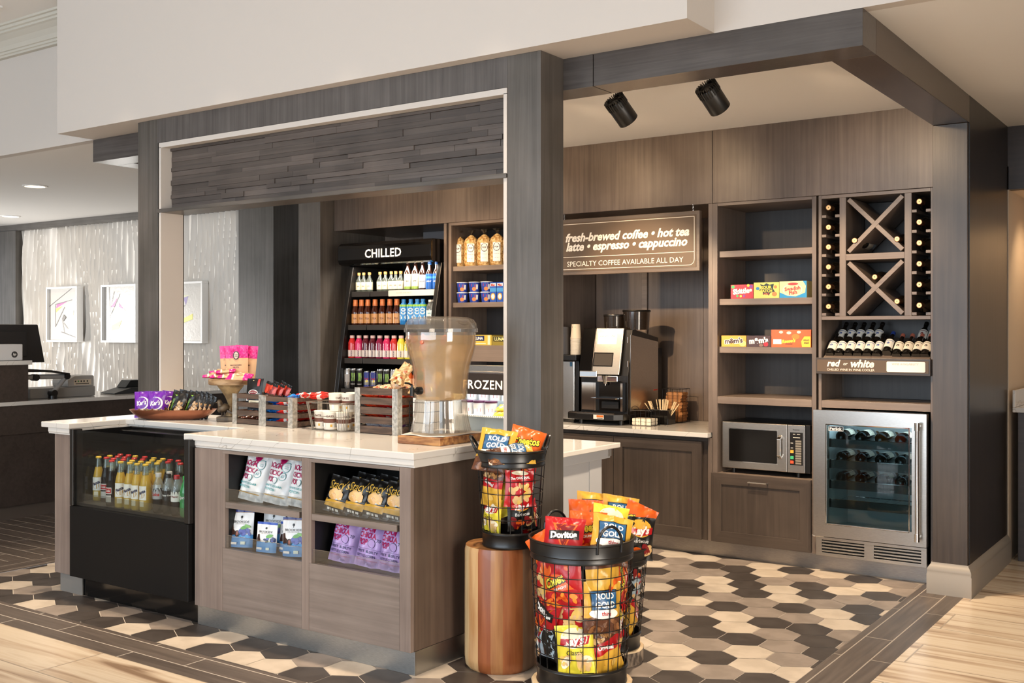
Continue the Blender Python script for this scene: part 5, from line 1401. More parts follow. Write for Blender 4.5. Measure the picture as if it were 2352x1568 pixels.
for i, x in enumerate((-4.715, -4.597, -4.482, -4.365, -4.25)):
    dup(pb, (x, 6.24, 1.872), (0, 0, .5 + .1 * (i % 2)), 'clear bag of caramel popcorn, ' + nth(i + 1, 6) + ' on the top shelf above the freezer')
cup = thing('noodle_cup', 'cup', 'cup')
m = MB(); m.lathe([(0, 0), (.035, 0), (.043, .068), (.0455, .070), (.0455, .074), (.043, .074), (0, .0735)], 24, 0, None, [0, 0, 1, 1, 1, 1])
fc = lambda x, z: ((.0355 + .0075 * z / .068 + .0006) * sin(x / .04), -(.0355 + .0075 * z / .068 + .0006) * cos(x / .04), z)
m.add([fc(.016 * cos(2 * pi * i / 14), .022 + .014 * sin(2 * pi * i / 14)) for i in range(14)], [tuple(range(14))], 2)
m.add([fc(x, z) for x, z in ((-.022, .04), (.006, .037), (.008, .055), (-.02, .06))], [(0, 1, 2, 3)], 3)
m.add([fc(x, z) for x, z in ((.014, .02), (.03, .02), (.03, .055), (.014, .055))], [(0, 1, 2, 3)], 1)
m.build('cup_body', [g('#24409a'), g('#e8e6e2'), g('#d9813a'), g('#c9242c')], cup)
first = True
for lv in (0, 1):
    for i, x in enumerate((-4.765, -4.655, -4.548)):
        lb = 'blue macaroni cup, ' + nth(i, 3) + (' of the lower row' if lv == 0 else ' of the upper row') + ' under the popcorn'
        lc = (x, 6.20, 1.6075 + lv * .0745)
        if first: cup.location = lc; cup.rotation_euler = (0, 0, .5); cup['label'] = lb; cup['group'] = 'blue macaroni cups'; first = False
        else: dup(cup, lc, (0, 0, .5), lb, 'blue macaroni cups')
def carton(name, x0, x1, y0, y1, z0, z1, mats, art, label, cat='box', group=None, faces=None):
    """printed carton; art items drawn on its front: ('t',text,u,v,w,m,opts) ('e',u,v,ru,rv,m) ('r',u0,u1,v0,v1,m) ('p',pts,m), fractions of the front"""
    w, h = x1 - x0, z1 - z0
    m = MB(); m.box(x0, x1, y0, y1, z0, z1, 0)
    y = y0
    for it in art:
        y -= .00025
        if it[0] == 't':
            o = it[6] if len(it) > 6 else {}
            m.text(it[1], x0 + it[2] * w, z0 + it[3] * h, it[4] * w, y, it[5], o.get('b', 0), o.get('s', 0), radians(o.get('r', 0)), None, o.get('h', 1))
        elif it[0] == 'e': m.disc(x0 + it[1] * w, z0 + it[2] * h, it[3] * w, it[4] * h, y, it[5])
        elif it[0] == 'r': m.rect(x0 + it[1] * w, x0 + it[2] * w, z0 + it[3] * h, z0 + it[4] * h, y, it[5])
        elif it[0] == 'p': m.add([(x0 + a * w, y, z0 + c_ * h) for a, c_ in it[1]], [tuple(range(len(it[1])))], it[2])
    l0 = ((x0 + x1) / 2, (y0 + y1) / 2, z0)
    return tag(m.build(name, mats, org=l0, loc=l0), label, cat, group)
for i, x in enumerate((-4.497, -4.437)):
    carton('macaroni_box', x, x + .055, 6.17, 6.24, 1.6075, 1.7475, [g('#2a55b0'), RED, WHT, g('#e0a030'), SKY], [('r', .05, .95, .8, .95, 2), ('t', 'Mac', .5, .87, .7, 1, dict(b=.04)), ('r', 0, 1, .52, .72, 4), ('e', .5, .28, .36, .18, 3), ('e', .5, .28, .25, .12, 2)], ('blue macaroni box beside the macaroni cups' if i == 0 else 'blue macaroni box nearest the portal column'), 'box', 'blue macaroni boxes')
carton('snack_bar_box', -4.645, -4.475, 6.16, 6.30, 1.2985, 1.372, [g('#cbb04a'), NAVY, WHT, g('#e2d9b8')], [('r', .08, .62, .42, .92, 1), ('t', 'LUNA', .35, .67, .42, 2, dict(b=.04)), ('r', .80, .92, .05, .95, 3), ('r', .06, .7, .12, .2, 3)], 'yellow snack bar box on the shelf above the freezer', 'box')
carton('snack_bar_box', -4.47, -4.33, 6.16, 6.30, 1.2985, 1.365, [g('#8a7a34'), BLK, g('#e3d48a')], [('r', .08, .8, .42, .92, 1), ('t', 'LUNA', .45, .67, .6, 2, dict(b=.04))], 'olive snack bar box beside the yellow one above the freezer', 'box')
carton('snack_bar_box', -4.325, -4.20, 6.16, 6.30, 1.2985, 1.38, [g('#a8c03a'), WHT], [('r', .1, .6, .4, .9, 1)], 'lime green snack bar box above the freezer', 'box')
# freezer contents
pint = thing('ice_cream_tub', 'tub', 'tub')
m = MB(); m.lathe([(0, 0), (.040, 0), (.046, .085), (0, .085)], 22); fq = on_cyl(.0442)
m.add([(x * 1, y * 1, z) for x, y, z in [(lambda r_: (r_ * sin(a), -r_ * cos(a), z))(.0404 + .006 * z / .085) for a, z in ((-.3, .02), (.35, .02), (.35, .045), (-.3, .045))]], [(0, 1, 2, 3)], 1); m.build('tub_body', [g('#eae6e4'), g('#b5303a')], pint)
m = MB(); m.lathe([(.047, .084), (.048, .086), (.048, .097), (.045, .099), (0, .099)], 22); m.build('lid', g('#5a2a48'), pint)
first = True
for lv in (0, 1):
    for i, x in enumerate((-4.745, -4.64, -4.535, -4.43, -4.325, -4.22)[: 3 if lv == 0 else 6]):
        lb = 'white ice cream tub, ' + nth(i, 3 if lv == 0 else 6) + (' of the lower row' if lv == 0 else ' of the upper row') + ' in the freezer'
        lc = (x, 6.235 + .06 * lv, .7955 + lv * .10)
        if first: pint.location = lc; pint.rotation_euler = (0, 0, .5); pint['label'] = lb; pint['group'] = 'ice cream tubs in the freezer'; first = False
        else: dup(pint, lc, (0, 0, .5), lb, 'ice cream tubs in the freezer')
M_ICE = bag_mesh('ice_pack', .09, .16, .04, [(1, g('#d8b83a'))], [('n', -.3, .3, .2, .8, 8, .16, [g('#b5862a'), CREAM], 4)], 31)
M_ICE2 = bag_mesh('ice_pack_red', .085, .14, .04, [(1, g('#e9dfe0'))], [('n', -.4, .4, .1, .9, 22, .09, [g('#b5303a'), g('#6a3a6a')], 6)], 32)
for i, (me, x, y, z, lab) in enumerate(((M_ICE, -4.40, 6.20, .815, 'yellow ice cream packet lying lowest in the freezer'), (M_ICE, -4.39, 6.215, .853, 'yellow ice cream packet lying on top of another one'), (M_ICE, -4.25, 6.23, .90, 'yellow ice cream packet lying highest at the freezer right'), (M_ICE2, -4.25, 6.20, .815, 'red and white ice cream packet at the freezer right'), (M_ICE2, -4.24, 6.21, .852, 'red and white ice cream packet lying on another at the right'))):
    put('ice_cream_packet', me, (x - .07, y, z), 0, 90, 62, lab, 'packet', 'ice cream packets in the freezer')

# ------------------------------------------------------------------ candy boxes on the shelf tower
Y0 = 6.165
carton('candy_box', -2.656, -2.510, Y0, 6.26, 1.5985, 1.684, [g('#c4202c'), WHT, g('#3fae5a'), g('#8a3a9a'), YEL], [('e', .1, .85, .08, .12, 2), ('e', .9, .85, .08, .12, 3), ('e', .78, .93, .06, .1, 4), ('t', 'Skittles', .52, .55, .86, 1, dict(b=.06, r=5)), ('e', .3, .2, .05, .09, 2), ('e', .45, .18, .05, .09, 4), ('e', .6, .2, .05, .09, 3)], 'red candy box at left on the candy shelf', 'box')
carton('candy_box', -2.507, -2.347, Y0, 6.29, 1.5985, 1.694, [g('#d8d468'), g('#1d2a14'), YEL, g('#e2833a'), RED, g('#2f86c0')], [('p', [(.25, .9), (.4, .82), (.5, .95), (.62, .84), (.8, .9), (.76, .6), (.84, .4), (.66, .34), (.6, .16), (.5, .32), (.36, .22), (.36, .42), (.22, .5), (.32, .68)], 1), ('t', 'SOUR', .5, .68, .42, 2, dict(b=.05, r=3)), ('t', 'PATCH', .5, .46, .46, 2, dict(b=.05)), ('t', 'KIDS', .5, .28, .22, 4, dict(b=.03)), ('e', .82, .25, .1, .14, 3), ('e', .16, .62, .07, .1, 5), ('e', .86, .7, .06, .1, 3)], 'yellow green sour candy box in the middle of the candy shelf', 'box')
carton('candy_box', -2.344, -2.178, Y0, 6.30, 1.5985, 1.697, [g('#e9dfa0'), g('#1f8fc9'), WHT, g('#d4342c')], [('p', [(0, 0), (1, 0), (1, 1), (.86, 1), (.97, .7), (.94, .3), (.6, .08), (.3, .12), (0, .34)], 1), ('e', .48, .48, .36, .36, 2), ('e', .48, .48, .34, .34, 0), ('t', 'Swedish', .48, .56, .58, 3, dict(b=.04, r=6)), ('t', 'Fish', .5, .32, .3, 3, dict(b=.04, r=6)), ('e', .5, .83, .2, .08, 3)], 'pale yellow and blue candy box at right on the candy shelf', 'box')
carton('candy_box', -2.718, -2.556, Y0, 6.25, 1.3035, 1.372, [g('#dca83c'), g('#4a2a18'), WHT, g('#efd27a')], [('e', .86, .3, .14, .25, 3), ('t', "m&m's", .5, .55, .76, 2, dict(b=.10, r=4)), ('t', "m&m's", .5, .55, .72, 1, dict(b=.035, r=4))], 'yellow peanut candy box at left on the chocolate shelf', 'box')
carton('candy_box', -2.552, -2.400, Y0, 6.25, 1.3035, 1.372, [g('#4a2c20'), WHT, g('#c8262c'), g('#8a6a58')], [('e', .8, .25, .1, .2, 2), ('e', .6, .15, .08, .14, 3), ('t', "m&m's", .5, .58, .8, 1, dict(b=.06, r=4))], 'brown milk candy box in the middle of the chocolate shelf', 'box')
carton('candy_box', -2.396, -2.152, Y0, 6.29, 1.3035, 1.408, [g('#e0642c'), YEL, g('#f6e8cc'), g('#c9842c'), WHT, g('#5a2a10')], [('r', .05, .26, .18, .45, 4), ('e', .25, .86, .05, .08, 2), ('e', .45, .82, .06, .08, 2), ('e', .7, .86, .05, .08, 2), ('e', .62, .6, .1, .16, 3), ('t', "Reese's", .44, .36, .36, 1, dict(b=.06, s=.3, r=6)), ('r', .36, .54, .17, .21, 5), ('p', [(.78, .02), (.99, .02), (.99, .62), (.84, .62), (.76, .34)], 1), ('t', 'KING', .89, .40, .14, 5, dict(b=.04)), ('t', 'SIZE', .89, .26, .12, 5, dict(b=.04))], 'large orange peanut butter candy box at right on the chocolate shelf', 'box')

# ------------------------------------------------------------------ wine
WG = mat('wine_glass_dark', '#0c0a08', .06, coat=.6)
WINE = thing('wine_bottle', 'bottle', 'wine bottle')
m = MB(); m.lathe([(0, .004), (.02, 0), (.034, .002), (.037, .01), (.037, .19), (.031, .215), (.018, .235), (.0145, .25)], 24); m.build('glass_body', WG, WINE)
m = MB(); m.lathe([(.0148, .235), (.0152, .25), (.0152, .30), (.0165, .302), (.0165, .312), (.0145, .314), (.013, .3138)], 20); m.lathe([(.013, .3138), (.0085, .3142), (0, .3136)], 20, 1); m.build('foil_capsule', [mat('foil_brown', '#6e4a30', .3, .4), mat('foil_gold', '#e6bf82', .3, .3)], WINE)
m = MB(); patch(m, .0374, .10, .06, .15, 0); m.build('label', g('#d8cfbe'), WINE)
first = [True]
def lay(x, y, z, lab, grp, flip=False, src=WINE):
    rot = (radians(90), 0, radians(0)) if not flip else (radians(-90), 0, 0)      # neck toward -Y, or base toward -Y
    if first[0] and src is WINE:
        first[0] = False; src.location = (x, y, z); src.rotation_euler = rot; src['label'] = lab; src['group'] = grp
    else: dup(src, (x, y, z), rot, lab, grp)
for col, (x, side) in enumerate(((-2.022, 'left'), (-1.518, 'right'))):
    for i, z in enumerate((2.107, 1.993, 1.879, 1.765, 1.649, 1.533)):
        zz = {0: 2.066, 1: 1.953, 2: 1.839, 3: 1.724, 4: 1.610, 5: 1.496}[i] + .008 + .0375
        lay(x, 6.40, zz, 'wine bottle lying in the %s column of the wine rack, %s from the top' % (side, ORD[i]), 'wine bottles in the rack columns')
for x, z, lab in ((-1.885, 1.918, 'wine bottle at the left of the upper crossed lattice'), (-1.648, 1.915, 'wine bottle at the right of the upper crossed lattice'), (-1.771, 1.706, 'wine bottle resting in the top wedge of the lower lattice'), (-1.648, 1.566, 'wine bottle at the lower right of the lower lattice')):
    lay(x, 6.44, z, lab, None)
for r_, z in enumerate((.776, .655, .537)):
    for i, x in enumerate((-1.972, -1.86, -1.748, -1.636)):
        lay(x, 6.165, z + .012, 'wine bottle lying in the wine fridge, ' + nth(i, 4) + ' on the ' + ('top', 'second', 'third')[r_] + ' rack', 'wine bottles in the wine fridge', True)
BLW = g('#2c4f9c')
def small_wine(lm, em, capm):
    t = thing('small_wine_bottle', 'bottle', 'wine bottle')
    m = MB(); m.lathe([(0, 0), (.024, 0), (.026, .004), (.026, .105), (.013, .135), (.0115, .165)], 18); m.build('glass_body', WG, t)
    m = MB(); m.lathe([(0, .163), (.013, .163), (.013, .186), (0, .187)], 16); m.build('cap', capm, t)
    m = MB(); patch(m, .0264, .07, .03, .098, 0); f = on_cyl(.0268)
    m.add([f(.008 * cos(2 * pi * i / 12), .062 + .009 * sin(2 * pi * i / 12)) for i in range(12)], [tuple(range(12))], 1); patch(m, .0267, .055, .084, .088, 1); m.build('label', [lm, em], t)
    return t
SW1 = small_wine(g('#e9e6dc'), BLW, BLK); SW2 = small_wine(g('#e9e2d2'), g('#4a4038'), g('#c4705a')); SW3 = small_wine(g('#e9e6dc'), g('#7a2a30'), BLK); SW4 = small_wine(g('#e6e3da'), g('#3a5aa0'), g('#27408a'))
us = set()
def rampb(src, x, y, z, lab, grp):
    rot = (radians(-52), 0, 0)
    if src.name not in us: us.add(src.name); src.location = (x, y, z); src.rotation_euler = rot; src['label'] = lab; src['group'] = grp
    else: dup(src, (x, y, z), rot, lab, grp)
for i in range(6): rampb(SW1, -2.038 + .0535 * i, 6.155, 1.262, 'small wine bottle with blue emblem, ' + nth(i, 6) + ' in the front row', 'small blue emblem wine bottles')
for i in range(5): rampb(SW1, -2.020 + .0535 * i, 6.27, 1.330, 'small wine bottle with blue emblem, ' + nth(i, 5) + ' in the back row', 'small blue emblem wine bottles')
rampb(SW4, -1.715, 6.16, 1.275, 'small wine bottle with blue cap standing out between two groups', None)
for i in range(5): rampb(SW2, -1.66 + .0535 * i if i < 3 else -1.66 + .0535 * i - .008, 6.155, 1.262, 'small wine bottle with salmon cap, ' + nth(i, 5) + ' in the front row', 'small salmon cap wine bottles')
for i in range(2): rampb(SW3, -1.558 + .055 * i, 6.27, 1.330, 'small wine bottle with red emblem, ' + ('left' if i == 0 else 'right') + ' of the back pair', 'small red emblem wine bottles')
# ------------------------------------------------------------------ things standing on the island
SL = 0.9085
ANG = radians(34.9)          # long axis turned to face the lobby
def turned(name, label, cat, loc, rz=ANG, group=None):
    t = thing(name, label, cat, (0, 0, 0), group)
    t['_l'] = 0
    del t['_l']
    return t
def finish(t, loc, rz=0.0):
    t.location = loc; t.rotation_euler = (0, 0, rz)
    return t
COPPER = speckle('brown_copper', '#7c4a33', '#8f5940', 6, .32, .55)
tr = thing('serving_tray', 'brown copper boat tray of nut snacks on the island', 'tray')
m = MB()
def boat(L, Wd, H, n=40):
    rings = [(.50, .46, .004), (.60, .56, .0), (.78, .78, .012), (.92, .94, .036), (1.0, 1.0, H), (.97, .965, H), (.90, .91, .036), (.74, .74, .016), (.55, .5, .009)]
    vs, fs = [], []
    for a_, b_, z in rings:
        for i in range(n):
            t_ = 2 * pi * i / n
            q = .62
            cx_ = abs(cos(t_)) ** q * (1 if cos(t_) >= 0 else -1); cy_ = abs(sin(t_)) ** q * (1 if sin(t_) >= 0 else -1)
            vs.append((L / 2 * a_ * cx_, Wd / 2 * b_ * cy_, z))
    for k_ in range(len(rings) - 1):
        for i in range(n):
            j = (i + 1) % n; fs.append((k_ * n + i, k_ * n + j, (k_ + 1) * n + j, (k_ + 1) * n + i))
    fs.append(tuple(range(n - 1, -1, -1))); fs.append(tuple((len(rings) - 1) * n + i for i in range(n)))
    m.add(vs, fs, 0, True)
boat(.475, .19, .056)
m.build('tray_body', COPPER, tr)
TC = (-4.955, 3.80)
finish(tr, (TC[0], TC[1], SL), ANG)
NUTS = [g('#d9c19a'), g('#b58a55'), g('#e6d6b4'), g('#8a5a34'), g('#6a7a3a')]
M_KAR = bag_mesh('trail_mix', .098, .145, .032, [(.12, PURP), (.30, g('#c9ab7e')), (1, PURP)], [('e', .02, .55, .40, .36, WHT), ('e', -.04, .55, .36, .33, PURP), ('t', "Kar's", -.02, .56, .62, WHT, dict(b=.03, s=.3, r=8, h=1.2)), ('n', -.45, .45, .13, .30, 26, .07, NUTS, 3), ('t', "SWEET 'N", 0, .07, .5, WHT, dict(b=.03))], 41)
M_PIS = bag_mesh('pistachios', .092, .15, .034, [(1, BLK)], [('p', [(.02, .08), (.20, .05), (.40, .10), (.46, .30), (.40, .55), (.22, .70), (.10, .60), (.0, .35)], g('#6a4a2c')), ('n', .06, .40, .10, .62, 34, .085, [g('#e0c294'), g('#cfa873'), g('#b98d58')], 5), ('n', -.48, -.38, .12, .60, 9, .07, [g('#e0c294'), g('#b98d58')], 6), ('t', 'PISTACHIOS', -.19, .42, .90, LIME, dict(r=90, h=1.0)), ('p', [(-.25, .84), (-.05, .86), (-.12, .80)], LIME)], 42)
def on_tray(x, y): # along tray, across tray
    return (TC[0] + x * cos(ANG) - y * sin(ANG), TC[1] + x * sin(ANG) + y * cos(ANG), SL + .012)
k = 'purple trail mix bags in the copper tray'
for i, (x, y, rz, ro, ti, lab) in enumerate(((-.158, -.035, 34.9 - 4, -3, 8, 'purple trail mix bag, leftmost in the copper tray'), (-.085, -.045, 34.9 + 2, 2, 6, 'purple trail mix bag in front beside the leftmost one'), (-.115, .0, 34.9, 0, 6, 'purple trail mix bag behind the two front ones'), (-.035, .015, 34.9 + 8, 6, 10, 'purple trail mix bag next to the pistachio bags'))):
    put('trail_mix_bag', M_KAR, on_tray(x, y), rz, ro, ti, lab, 'snack bag', k)
for i, x in enumerate((.005, .085, .107, .129, .151)):
    put('pistachio_bag', M_PIS, on_tray(x, -.03 + .012 * i), 34.9 - 8 - 3 * i, 17 + 2 * i, 8, 'black pistachio bag, ' + nth(i, 5) + ' in the copper tray', 'snack bag', 'black pistachio bags in the copper tray', scale=1.0 - .02 * i)
put('pistachio_bag', M_PIS, on_tray(.035, .02), 30, 14, 4, 'black pistachio bag half hidden behind the leftmost pistachio bag', 'snack bag', 'black pistachio bags in the copper tray')

# bird pedestal stand with pink snack packs
PC = (-4.613, 3.915)
AGED = speckle('aged_bronze', '#4d3f30', '#6e5c46', 25, .45, .35)
ps = thing('pedestal_stand', 'aged wooden pedestal stand with a bird figure on its base', 'stand')
m = MB(); m.lathe([(.0, .198), (.112, .198), (.118, .202), (.1185, .226), (.115, .231), (0, .231)], 48); m.build('plate', speckle('aged_plate_wood', '#8a6a48', '#a98a64', 18, .5, stretch=(1, 1, 4)), ps)
m = MB(); m.lathe([(.030, .026), (.026, .04), (.016, .055), (.014, .075), (.02, .085), (.014, .095), (.022, .115), (.034, .14), (.050, .165), (.064, .182), (.07, .190), (.072, .1975)], 32); m.build('stem', speckle('aged_gold_stem', '#7a6548', '#a08862', 20, .4, .3), ps)
m = MB(); m.box(-.065, .055, -.05, .05, 0, .025); m.build('base', AGED, ps, bevel=.003)
m = MB()
bp = [(-.012, .032), (.010, .055), (.024, .07), (.022, .085), (.0135, .10), (.012, .108)]
M0 = Matrix.Translation((-.035, -.02, .07)) @ Matrix.Rotation(radians(-25), 4, 'Y')
m.blob((0, 0, 0), .036, .021, .023, 16, 0, None)
m.v = [tuple(M0 @ Vector(p)) for p in m.v]
n0 = len(m.v)
m.blob((-.055, -.02, .104), .0145, .0135, .0135, 14); m.cyl((-.066, -.02, .103), (-.078, -.02, .099), .004, .0006, 8)
m.cyl((-.048, -.02, .083), (-.055, -.02, .102), .0165, .0125, 14)
m.prism([(-.012, .062), (.032, .040), (.030, .034), (-.012, .050)], -.028, -.012, 'Y')
m.cyl((-.04, -.025, .055), (-.042, -.025, .025), .0022, .0022, 6); m.cyl((-.03, -.015, .055), (-.03, -.015, .025), .0022, .0022, 6)
m.build('bird_figure', AGED, ps)
finish(ps, (PC[0], PC[1], SL), ANG)
KRAFT = g('#dcb083', .55)
M_PNK = bag_mesh('pink_pouch', .118, .18, .03, [(.60, KRAFT), (1, PINK)], [('n', -.46, .46, .64, .97, 40, .05, [g('#c4126f'), g('#ee4aa0')], 3), ('e', -.02, .70, .14, .20, g('#3a2a2a')), ('e', -.02, .70, .10, .155, g('#cdbfae')), ('t', 'HONEY', -.02, .72, .15, g('#3a2a2a'), dict(b=.03)), ('t', 'WHOLE', -.02, .67, .15, g('#3a2a2a'), dict(b=.03)), ('t', 'MACADAMIA', -.02, .40, .52, g('#4a2f22'), dict(b=.03)), ('t', 'NUTS', -.02, .33, .26, g('#4a2f22'), dict(b=.03)), ('n', -.35, .35, .14, .2, 5, .07, [g('#3a241a'), g('#6a5a5a'), CREAM], 4)], 51, pouch=True, amp=.5, flare=.06)
M_PNS = bag_mesh('pink_packet', .05, .105, .022, [(.22, PINK), (.68, KRAFT), (1, PINK)], [('r', -.5, .5, .26, .32, WHT), ('e', 0, .5, .22, .3, g('#b89a78'))], 52, amp=1.4)
k = 'pink nut pouches on the pedestal'
def on_ped(x, y, z=.2315): return (PC[0] + x * cos(ANG) - y * sin(ANG), PC[1] + x * sin(ANG) + y * cos(ANG), SL + z)
put('nut_pouch', M_PNK, on_ped(.032, .02), 34.9, -2, 4, 'pink and kraft nut pouch standing in front on the pedestal', 'snack pouch', k)
put('nut_pouch', M_PNK, on_ped(.062, .055), 34.9, 4, 3, 'pink and kraft nut pouch standing behind the front one', 'snack pouch', k)
put('nut_pouch', M_PNK, on_ped(-.005, .05), 34.9, -3, 3, 'pink and kraft nut pouch at the back left of the pedestal', 'snack pouch', k)
for i, (x, y, z, rz, ro, lab) in enumerate(((-.10, -.03, .243, 20, 62, 'pink nut packet lying at the far left of the pedestal'), (-.075, .02, .262, 45, 70, 'pink nut packet on top at the left of the pedestal'), (-.06, -.05, .243, 60, 80, 'pink nut packet lying at front left of the pedestal'), (-.03, -.02, .266, 20, 66, 'pink nut packet on top in the middle of the pedestal'), (-.005, -.07, .243, 34, 84, 'pink nut packet lying at the front of the pedestal'), (.045, -.075, .245, 30, 92, 'kraft packet with pink end lying at front right of the pedestal'))):
    put('nut_packet', M_PNS, on_ped(x - .045, y, z), rz, ro, 78 if i != 5 else 60, lab, 'packet', 'small pink packets on the pedestal', scale=1.0 if i != 5 else 1.35)

# slatted crates
SLAT = speckle('dark_crate_wood', '#45352b', '#5f4a3c', 12, .6, stretch=(.6, 6, 6))
GALVC = speckle('galvanised_corner', '#a8a49c', '#c9c5bc', 60, .4, .6, bump=.2)
def crate(label, x0, x1, y0, y1, z1, ns, sh):
    t = thing('slatted_crate', label, 'crate', (x0, y0, SL))
    zs = [SL + .004 + (z1 - SL - .004 - sh) * k_ / (ns - 1) for k_ in range(ns)]
    for z in zs:
        m = MB(); m.box(x0 + .004, x1 - .004, y0 + .003, y0 + .011, z, z + sh); m.build('slat', SLAT, t)
        m = MB(); m.box(x0 + .003, x0 + .011, y0 + .0115, y1 - .0115, z, z + sh); m.build('slat', SLAT, t)
        m = MB(); m.box(x1 - .011, x1 - .003, y0 + .0115, y1 - .0115, z, z + sh); m.build('slat', SLAT, t)
        m = MB(); m.box(x0 + .004, x1 - .004, y1 - .011, y1 - .003, z, z + sh); m.build('slat', SLAT, t)
    w = .034
    for cx_, sx in ((x0, 1), (x1, -1)):
        for cy_, sy in ((y0, 1), (y1, -1)):
            m = MB()
            m.box(*sorted((cx_, cx_ + sx * w)), *sorted((cy_, cy_ + sy * .0025)), SL, z1); m.box(*sorted((cx_, cx_ + sx * .0025)), *sorted((cy_ + sy * .0025, cy_ + sy * w)), SL, z1)
            m.build('metal_corner', GALVC, t)
    m = MB(); m.box(x0 + .0115, x1 - .0115, y0 + .0115, y1 - .0115, SL + .0005, SL + .006); m.build('bottom', SLAT, t)
    return t
crate('left slatted crate of jerky beside the pedestal', -4.470, -4.231, 3.805, 4.00, 1.068, 4, .024)
crate('middle slatted crate of candy bars touching the jerky crate', -4.229, -3.998, 3.79, 4.00, 1.062, 4, .024)
crate('tall right slatted crate beside the beverage dispenser', -3.575, -3.302, 3.795, 3.99, 1.128, 5, .033)
M_JRK = bag_mesh('jerky', .105, .15, .02, [(1, BLK)], [('p', [(-.44, .20), (.44, .24), (.40, .46), (-.36, .44)], WHT), ('p', [(-.38, .23), (.39, .27), (.36, .43), (-.32, .41)], DKRED), ('e', 0, .50, .30, .13, WHT), ('e', 0, .50, .26, .10, DKRED), ('t', 'SINCE 1917', 0, .50, .4, WHT), ('t', 'OMAHA STEAKS', 0, .33, .66, WHT, dict(b=.04)), ('r', .22, .36, .72, .98, g('#b03a3a')), ('e', -.05, .92, .04, .02, g('#e0c294'))], 61, amp=.5)
M_JRR = bag_mesh('jerky_red', .085, .13, .02, [(.55, BLK), (.88, g('#a83020')), (1, BLK)], [('n', -.4, .4, .6, .85, 6, .16, [g('#c8452e'), g('#7d1a14')], 3), ('r', -.4, -.2, .15, .3, WHT)], 62, amp=.6)
put('jerky_bag', M_JRK, (-4.35, 3.84, SL + .092), 12, 0, 10, 'black jerky bag with red steak label standing in the left crate', 'snack bag', scale=1.0)
for i, (x, y) in enumerate(((-4.275, 3.87), (-4.262, 3.90), (-4.245, 3.93))):
    put('jerky_bag', M_JRR, (x - .01, y, SL + .095), 6, 16 + 3 * i, 8, 'black and red jerky bag, ' + nth(i, 3) + ' of those leaning at the crate right', 'snack bag', 'black and red jerky bags in the left crate')
M_JRL = bag_mesh('jerky_low', .10, .085, .02, [(1, g('#2a2f36'))], [('r', -.4, .5, .3, .6, CREAM), ('t', 'TERIYAKI', .05, .45, .6, BLK, dict(b=.02))], 63, amp=.5)
put('jerky_bag', M_JRL, (-4.33, 3.835, SL + .075), 6, 0, 4, 'teriyaki jerky bag seen between the slats of the left crate', 'snack bag')
M_BAR = {}
def bar(key, m1, m2, txt=None):
    M_BAR[key] = bag_mesh('bar_' + key, .036, .12, .024, [(.1, m1), (.42, m1), (.62, m2), (1, m1)], [('t', txt, 0, .5, .8, WHT, dict(b=.04, r=90, h=1))] if txt else [], hash_(key), amp=1.2)
def hash_(s): return sum(ord(q) for q in s)
bar('blue', g('#1f6fc4'), g('#27a0d8'), 'OREO'); bar('red', g('#d02a22'), g('#e9e2dc'), None); bar('orange', g('#e2572c'), g('#d43a20'), None); bar('brown', g('#6a3a2c'), g('#c9a27a'), None); bar('violet', g('#d9d4d8'), g('#8a4aa0'), None)
k = 'candy bars in the middle crate'
rgb = random.Random(8)
def bars(keys, xs, y, zs, where, grp):
    for li, z in enumerate(zs):
        for i, x in enumerate(xs):
            ky = keys[i % len(keys)]
            put('candy_bar', M_BAR[ky], (x, y, z), rgb.uniform(-5, 5), 0, -86, ky + ' candy bar, ' + nth(i, len(xs)) + ' in ' + ORD[li] + ' layer up of ' + where, 'candy bar', grp)
bars(['blue', 'blue'], (-4.197, -4.158), 3.93, (SL + .02, SL + .045, SL + .07, SL + .095, SL + .12), 'the middle crate', 'candy bars in the middle crate')
for i in range(5):
    for z, nm_ in ((.03, 'bottom'), (.075, 'middle'), (.118, 'upper')):
        put('candy_bar', M_BAR['red'], (-4.134, 3.825 + .036 * i, SL + z), 90, 0, -84, 'red and white bar ' + nth(i, 5, 'front') + ' in the ' + nm_ + ' layer at the crate end', 'candy bar', 'candy bars at the middle crate end')
for i, (x, y, rz) in enumerate(((-4.14, 3.83, 70), (-4.10, 3.86, 110), (-4.06, 3.84, 60), (-4.03, 3.88, 95), (-4.16, 3.90, 80), (-4.08, 3.92, 100))):
    put('candy_bar', M_BAR['red' if i else 'blue'], (x + .05, y + .02, SL + .150 + .004 * (i % 3)), rz, 0, -84, ('blue' if i == 0 else 'red') + ' wrapped candy bar, ' + ORD[i] + ' of those heaped on top of the middle crate', 'candy bar', 'candy bars heaped on the middle crate')
k = 'bars'
bars(['orange', 'orange', 'red', 'red', 'orange'], (-3.53, -3.485, -3.44, -3.395, -3.35), 3.94, (SL + .064, SL + .086, SL + .108, SL + .130, SL + .152, SL + .174), 'the tall crate', 'candy bars in the tall crate')
bars(['violet'], (-3.53, -3.485, -3.44, -3.395, -3.35), 3.94, (SL + .018, SL + .040), 'the tall crate', 'candy bars in the tall crate')
bars(['brown'], (-4.43, -4.39, -4.35, -4.31, -4.27), 3.94, (SL + .022, SL + .048), 'the left crate', 'candy bars in the left crate')
M_CRK = bag_mesh('cracker_pack', .075, .10, .03, [(1, g('#d8b384'))], [('n', -.4, .4, .1, .9, 9, .17, [g('#e6c496'), g('#c4925a'), g('#b5482e'), CREAM], 9)], 71, amp=1.6)
